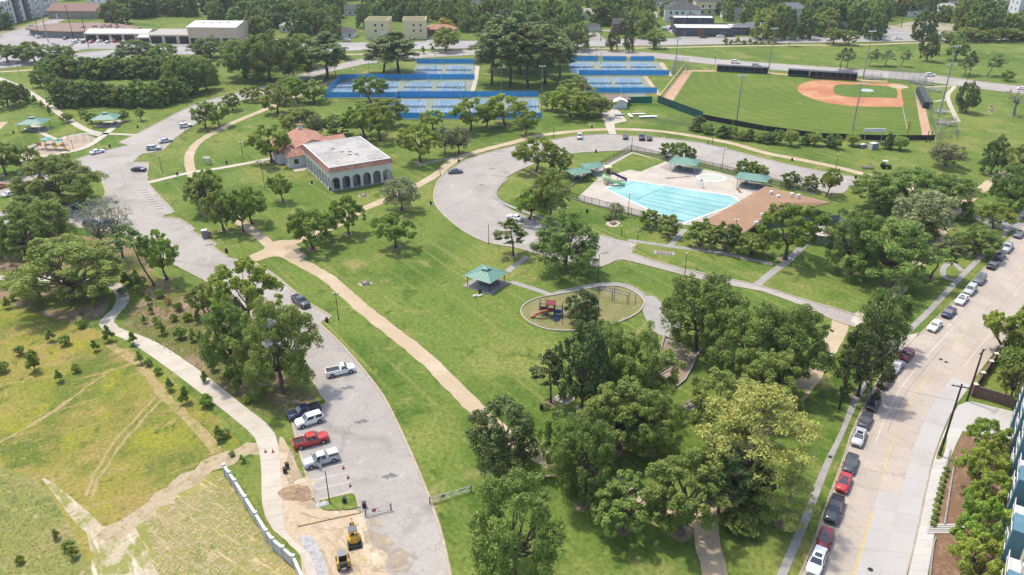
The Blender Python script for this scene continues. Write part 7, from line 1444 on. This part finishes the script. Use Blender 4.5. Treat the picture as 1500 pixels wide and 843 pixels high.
def deckunit(x, y, z, w=1.6, m=PB, hp=3.0):
    for sx in (-1, 1):
        for sy in (-1, 1): MB().cyl((x+sx*w/2, y+sy*w/2, 0), .07, hp, 6).build('post', PB, ps)
    MB().box((x, y, z), (w, w, .1)).build('deck', m, ps)
    b = MB()
    for i in range(7): b.cyl((x-w/2+i*w/6, y+w/2, z), .025, .9, 5)
    b.box((x, y+w/2, z+.92), (w, .06, .06)); b.build('guard_rail', PB, ps)
deckunit(0, 0, 1.4); deckunit(1.7, .3, 1.0); deckunit(-1.5, .8, 1.1); deckunit(7.2, -.8, 1.2)
gable_roof(MB(), -.9, .9, -.9, .9, 3.0, .7, .1, 'x', .1).build('roof', PR, ps); MB().tube([(-.6, -.6, 1.5), (-1.6, -1.2, 1.6), (-2.6, -1.4, 1.1), (-3.2, -1.5, .5), (-3.9, -1.6, .35)], [.28, .30, .30, .28, .28], 10).build('tube_slide', PO, ps); MB().box((-1.5, -.05, 1.7), (1.2, .08, .9)).build('panel', PR, ps); MB().box((.2, -.85, 1.9), (1.3, .08, .9)).build('panel', PR, ps); MB().box((1.7, -.55, 1.5), (1.2, .08, .8)).build('panel', PB, ps)
for i in range(12): MB().box((2.8+i*.32, .2-i*.07, 1.0+.12*math.sin(math.pi*i/11)*-1.5), (.26, .9, .06)).build('bridge_plank', BROWNW, ps)
MB().box((5.6, -.6, 1.6), (.1, 1.2, 1.9)).build('climbing_panel', PG, ps); MB().tube([(8.0, -.8, 1.3), (9.0, -1.2, .8), (9.8, -1.4, .3)], .3, 8).build('slide', PO, ps)
for i in range(5): MB().box((1.4, -1.0-i*.3, 1.0-i*.2), (1.1, .28, .07)).build('step', PB, ps)
for x, y in ((1.4, -3.4), (2.8, -3.2)): MB().cyl((x, y, 0), .07, 2.6, 6).build('post', PB, ps)
ob = thing('overhead_ladder', 'blue climbing frame with overhead bars in the playground', 'climbing frame', G(898, 440), R(-28))
for x, y, h in ((-3.4, -.5, 3.0), (-3.4, .6, 3.0), (0, -.6, 2.6), (0, .6, 2.6), (3.4, -.6, 2.4), (3.4, .6, 2.4), (5.0, .3, 2.6)): MB().cyl((x, y, 0), .08, h, 6).build('post', PB, ob)
for s in (-.6, .6): MB().tube([(-3.4, s, 2.2), (0, s, 2.4), (3.4, s, 2.2)], .05, 6).build('rail', PB, ob)
for i in range(14): MB().bar((-3.2+i*.5, -.6, 2.3), (-3.2+i*.5, .6, 2.3), .04).build('rung', STEEL, ob)
cf = thing('climbing_tower', 'small blue climbing tower with a green panel beside the playground tree', 'climbing frame', G(868, 452), R(20))
for sx in (-.9, .9):
    for sy in (-.9, .9): MB().cyl((sx, sy, 0), .08, 2.9, 6).build('post', PB, cf)
MB().box((0, 0, 1.3), (1.9, 1.9, .1)).build('deck', PB, cf); MB().box((0, -.95, 1.8), (1.7, .08, .9)).build('panel', PG, cf); MB().box((.95, 0, 1.8), (.08, 1.7, .9)).build('panel', PR, cf)
MB().tube([(-.9, 0, 1.35), (-2.0, -.2, .8), (-2.9, -.3, .25)], .26, 8).build('slide', PO, cf)
p2 = thing('play_structure', 'yellow and teal play structure on the sandy playground by the drive', 'play structure', G(78, 219), R(-6))
for x, y, h in [(i*1.7-5, (i % 2)*1.6-.8, 3.0+.4*(i % 3)) for i in range(8)]: MB().cyl((x, y, 0), .1, h, 6).build('post', PY, p2)
for x, z, m in ((-4, 1.4, PY), (-1.5, 1.6, PB), (1.5, 1.3, PY), (4.5, 1.5, PB)): MB().box((x, 0, z), (2.0, 1.8, .14)).build('deck', m, p2)
for x, m in ((-4, PO), (1.5, PY), (4.6, PY)): MB().box((x, -.95, 2.0), (1.7, .1, .9)).build('panel', m, p2)
hip_roof(MB(), -2.8, -.2, -1.2, 1.2, 3.6, .8, .2).build('roof', plain('teal_roof', (.16, .36, .40), .5), p2); hip_roof(MB(), 1.2, 3.4, -1.2, 1.2, 3.2, .6, .2).build('roof', PG, p2)
MB().tube([(-5, -.6, 1.5), (-6.2, -1.4, .9), (-7.2, -1.8, .4)], .36, 8).build('slide', plain('pale_teal', (.30, .48, .50)), p2); MB().tube([(5.4, -.6, 1.4), (6.4, -1.4, .8), (7, -1.8, .3)], .34, 8).build('slide', PY, p2)
sw = thing('swing_set', 'grey swing set on the sandy playground by the drive', 'swing', G(118, 208), R(8))
for x in (-4, -1.3, 1.3, 4): MB().bar((x, -1.1, 0), (x, 0, 2.8), .09).build('leg', STEEL, sw); MB().bar((x, 1.1, 0), (x, 0, 2.8), .09).build('leg', STEEL, sw)
MB().tube([(-4, 0, 2.8), (4, 0, 2.8)], .07, 6).build('top_bar', STEEL, sw)
for x in (-3.2, -2.1, -.5, .5, 2.1, 3.2):
    s_ = MB().box((x, 0, .55), (.5, .22, .05)).build('swing_seat', BLACK, sw); MB().bar((x-.22, 0, .55), (x-.22, 0, 2.8), .02).bar((x+.22, 0, .55), (x+.22, 0, 2.8), .02).build('chain', STEEL, s_)
# ---------------------------------------------------------------- ball field furniture
def dugout(label, a, b_, depth, h, band=None, wall=None):
    p, q = G(*a), G(*b_); d = q-p; L = d.length; t = thing('dugout', label, 'dugout', p, math.atan2(d.y, d.x)); wm_ = wall or plain('dugout_dark', (.035, .045, .045))
    MB().box((L/2, depth, h/2), (L, .2, h)).build('back_wall', wm_, t)
    for x in (0, L): MB().box((x, depth/2, h/2), (.2, depth, h)).build('end_wall', wm_, t)
    MB().box((L/2, depth/2, h+.08), (L+.6, depth+.6, .16)).build('roof', plain('dugout_roof', (.05, .06, .06)), t); MB().box((L/2, depth-.5, .45), (L*.94, .4, .08)).build('bench', STEEL, t)
    n = max(2, round(L/3))
    for i in range(n+1): MB().cyl((L*i/n, .05, 0), .06, h, 6).build('post', STEEL, t)
    MB().box((L/2, 0, .5), (L, .05, .9)).build('front_panel', band or GREENSCR, t); return t
dugout('long dark green dugout behind the left foul track', (1050, 105), (1124, 109), 3, 2.8); dugout('green storage dugout beside the light mast', (1154, 112), (1184, 114), 3.4, 3); dugout('black roofed dugout with a red band at third base', (1186, 115), (1254, 119), 3.2, 3.2, plain('maroon_band', (.13, .03, .035)))
t = dugout('green-roofed dugout along the sandy right track', (1352, 137), (1364, 160), -3, 2.6); 
def bleacher(label, a, rz, n=5, L=6):
    t = thing('bleachers', label, 'bleachers', G(*a), rz)
    for i in range(n): MB().box((0, i*.7, .4+i*.36), (L, .3, .06)).build('seat_plank', STEEL, t); MB().box((0, i*.7-.32, .15+i*.36), (L, .3, .05)).build('foot_plank', STEEL, t)
    for x in (-L/2+.3, 0, L/2-.3): MB().bar((x, -.3, .1), (x, n*.7, .2+n*.36), .08).bar((x, n*.7, 0), (x, n*.7, .4+n*.36+.9), .07).build('frame', STEEL, t)
    MB().box((0, n*.7, .4+n*.36+.8), (L, .05, .05)).build('guard_rail', STEEL, t); return t
bleacher('silver bleachers beside the third base dugout', (1280, 117), R(-3), 5, 9); bleacher('silver bleachers behind home plate, left of the backstop', (1345, 124), R(-50), 6, 10); bleacher('silver bleachers behind the green-roofed dugout', (1366, 134), R(-75), 4, 6); bleacher('silver bleachers at the end of the right track', (1375, 166), R(-80), 4, 5); bleacher('white-seated bleachers beside the batting cage', (1380, 183), R(-70), 4, 6)
def cage(label, pts, h): return mesh_fence([G(*p) for p in pts], h, label, 3, MESHW, STEEL)
cage('tall backstop net behind home plate', ((1300, 120), (1330, 121), (1352, 128), (1354, 138)), 6); cage('chain link batting cage by the sparse grey tree', ((1376, 188), (1398, 184), (1402, 205), (1372, 208), (1376, 188)), 3.5); cage('chain link side fence along the right track', ((1354, 138), (1362, 165), (1372, 206)), 2.4); cage('batting cage frame at the outfield corner by the courts', ((984, 110), (986, 96), (1008, 97), (1006, 108), (984, 110)), 4)
ribbon('walkway', [(1352, 128), (1382, 127), (1398, 127), (1388, 142), (1400, 172), (1402, 178), (1376, 180)], 1.8, .03, CONC); ribbon('walkway', [(1368, 149), (1390, 146)], 1.4, .032, CONC); ribbon('walkway', [(1372, 163), (1396, 164)], 1.4, .034, CONC)
sb = thing('scoreboard', 'long white scoreboard back standing in the near outfield fence', 'scoreboard', G(1278, 208), R(0)); MB().box((0, 0, 4.2), (7.6, .3, 1.2)).build('panel', WHITE, sb)
for x in (-3, 3): MB().cyl((x, .1, 0), .12, 4.2, 8).build('post', STEEL, sb)
for x, y in ((1357, 209), (1362, 209)): u = utility('brown timber post at the foul fence corner', x, y, 192, False); u['group'] = 'posts at the foul fence corner'
fp = thing('foul_pole', 'yellow foul pole at the right field corner', 'foul pole', G(1326, 206)); MB().cyl((0, 0, 0), .1, 7, 8).build('pole', PY, fp); MB().box((.3, 0, 5), (.5, .04, 3.6)).build('wing', PY, fp)
bt = thing('agility_ramps', 'row of white training ramps on the lawn before the outfield wall', 'ramps', G(935, 172), R(5))
for x, y, w, d, z in ((-7, 3, 4, 1.4, .5), (-3, 1, 1.2, 5, .6), (1, 3.5, 5, 1.2, .5), (3.5, -1.5, 7, 1.4, .7)): r_ = MB().box((x, y, z), (w, d, .12)).build('ramp', OFFW if x > -6 else plain('ramp_blue', (.2, .34, .46)), bt); MB().box((x, y, z/2), (w*.8, d*.5, z)).build('ramp_frame', STEEL, r_)
# --- people
SKIN = plain('skin', (.42, .26, .18), .6); HAIR = plain('hair', (.03, .022, .018), .8)
def person(label, loc, rz, shirt, trousers, pose='stand', scale=1.0):
    t = thing('person', label, 'person', loc, rz); t.scale = (scale,)*3
    if pose == 'stand': V = [(0, 0, .95), (0, 0, 1.2), (0, 0, 1.42), (0, .02, 1.54), (0, .04, 1.66), (.09, 0, .92), (.11, .03, .5), (.12, -.03, .08), (.12, .12, .04), (-.09, 0, .92), (-.12, -.02, .5), (-.13, -.08, .08), (-.13, .07, .04), (.19, 0, 1.40), (.25, .05, 1.12), (.24, .22, .95), (-.19, 0, 1.40), (-.26, .0, 1.12), (-.25, .12, .90)]
    elif pose == 'walk': V = [(0, 0, .95), (0, .02, 1.2), (0, .04, 1.42), (0, .06, 1.54), (0, .08, 1.66), (.09, 0, .92), (.10, .20, .52), (.10, .22, .08), (.10, .36, .05), (-.09, 0, .92), (-.10, -.08, .5), (-.10, -.36, .14), (-.10, -.26, .04), (.19, .03, 1.40), (.24, -.08, 1.14), (.23, .02, .92), (-.19, .03, 1.40), (-.25, .14, 1.14), (-.23, .34, 1.02)]
    else: V = [(0, 0, .52), (0, .02, .8), (0, .06, 1.02), (0, .09, 1.14), (0, .12, 1.26), (.10, .05, .50), (.12, .46, .50), (.12, .50, .08), (.12, .64, .04), (-.10, .05, .50), (-.12, .46, .50), (-.12, .50, .08), (-.12, .64, .04), (.19, .06, 1.0), (.25, .16, .76), (.18, .38, .66), (-.19, .06, 1.0), (-.25, .16, .76), (-.18, .38, .66)]
    E_ = [(0, 1), (1, 2), (2, 3), (3, 4), (0, 5), (5, 6), (6, 7), (7, 8), (0, 9), (9, 10), (10, 11), (11, 12), (2, 13), (13, 14), (14, 15), (2, 16), (16, 17), (17, 18)]
    rad = [.14, .15, .13, .055, .095, .10, .07, .045, .04, .10, .07, .045, .04, .065, .048, .038, .065, .048, .038]
    me = bpy.data.meshes.new('body'); me.from_pydata(V, E_, []); o = bpy.data.objects.new('body', me); COL.objects.link(o); o.parent = t
    md = o.modifiers.new('skin', 'SKIN')
    for i, sv in enumerate(me.skin_vertices[0].data): sv.radius = (rad[i], rad[i]*.9); sv.use_root = (i == 0)
    o.modifiers.new('sub', 'SUBSURF').levels = 2; o.modifiers['sub'].render_levels = 2; me.materials.append(shirt)
    def part(nm, chain, rr_, m):
        b = MB(); b.tube([V[i] for i in chain], [rad[i]*rr_ for i in chain], 8); return b.build(nm, m, t, True)
    part('trousers', (5, 6, 7), 1.25, trousers); part('trousers', (9, 10, 11), 1.25, trousers)
    hd = Vector(V[4]); MB().sphere(hd+Vector((0, .01, .03)), .105, 6, 1.25).build('head', SKIN, t, True); MB().sphere(hd+Vector((0, -.025, .07)), .112, 6, 1.0).build('hair', HAIR, t, True)
    for s in (15, 18):
        p = Vector(V[s]); h_ = MB().box(p, (.07, .09, .03))
        for k in range(4): h_.tube([p+Vector((-.027+k*.018, .04, 0)), p+Vector((-.027+k*.018, .09-(k in (0, 3))*.012, -.01)), p+Vector((-.027+k*.018, .11-(k in (0, 3))*.015, -.035))], .009, 5)
        h_.tube([p+Vector((.035, 0, 0)), p+Vector((.06, .035, -.01))], .010, 5); h_.build('hand', SKIN, t)
    for s in (8, 12): MB().box(Vector(V[s])+Vector((0, -.05, 0)), (.1, .27, .08)).build('shoe', BLACK, t)
    return t
HIVIS = plain('hi_vis', (.55, .70, .06), .7); JEAN = plain('denim', (.05, .06, .10), .8); DKC = plain('dark_cloth', (.03, .03, .035), .8)
person('person in a hi-vis vest standing at the open pickup door', G(466, 686)+Vector((0, 0, .035)), R(160), HIVIS, JEAN); person('person in dark clothes walking at the top of the loop', G(1037, 212)+Vector((0, 0, .035)), R(100), DKC, DKC, 'walk'); person('person in a lime shirt sitting under the grove trees', G(836, 582)+Vector((.3, .6, 0)), R(170), HIVIS, JEAN, 'sit')
bs = thing('park_bench', 'low dark bench in the grove under the seated person', 'bench', G(836, 582)+Vector((.3, .6, 0)), R(170)); MB().box((0, -.05, .42), (1.6, .45, .07)).build('seat', BROWNW, bs); MB().box((0, -.3, .8), (1.6, .06, .4)).build('backrest', BROWNW, bs)
for x in (-.6, .6): MB().box((x, -.05, .2), (.08, .4, .4)).build('leg', DARKM, bs)
bb = thing('bus_shelter', 'small brown bus shelter on the avenue verge', 'bus shelter', G(36, 90)); MB().box((0, .8, 1.3), (4, .1, 2.4)).build('back_panel', plain('shelter_brown', (.22, .13, .10)), bb); MB().box((0, 0, 2.6), (4.4, 2.2, .14)).build('roof', GRYM, bb); MB().box((0, .4, .45), (3, .4, .08)).build('bench', BROWNW, bb)
for x in (-1.9, 1.9): MB().box((x, -.8, 1.3), (.1, .1, 2.6)).build('post', STEEL, bb)
hd_ = thing('street_sign', 'tall blank street sign post at the far corner', 'sign', G(71, 62)); MB().cyl((0, 0, 0), .3, 26, 8).build('pole', STEEL, hd_); MB().box((0, 0, 26.5), (4, .6, 2.5)).build('panel', WHITE, hd_)
# ---------------------------------------------------------------- haze: thin summer air
hz = MB().box((0, 2450, 41.5), (6200, 5700, 85)).build('haze', WHITE); hz.data.materials.clear()
hm = bpy.data.materials.new('haze_air'); hm.use_nodes = True; nt = hm.node_tree; nt.nodes.clear(); o_ = nt.nodes.new('ShaderNodeOutputMaterial'); v_ = nt.nodes.new('ShaderNodeVolumePrincipled')
v_.inputs['Color'].default_value = (.88, .92, .97, 1); v_.inputs['Density'].default_value = 0.00010; v_.inputs['Anisotropy'].default_value = 0.2; nt.links.new(v_.outputs[0], o_.inputs['Volume']); hz.data.materials.append(hm); tag(hz, 'thin pale summer haze over the whole park', 'haze', kind='stuff')
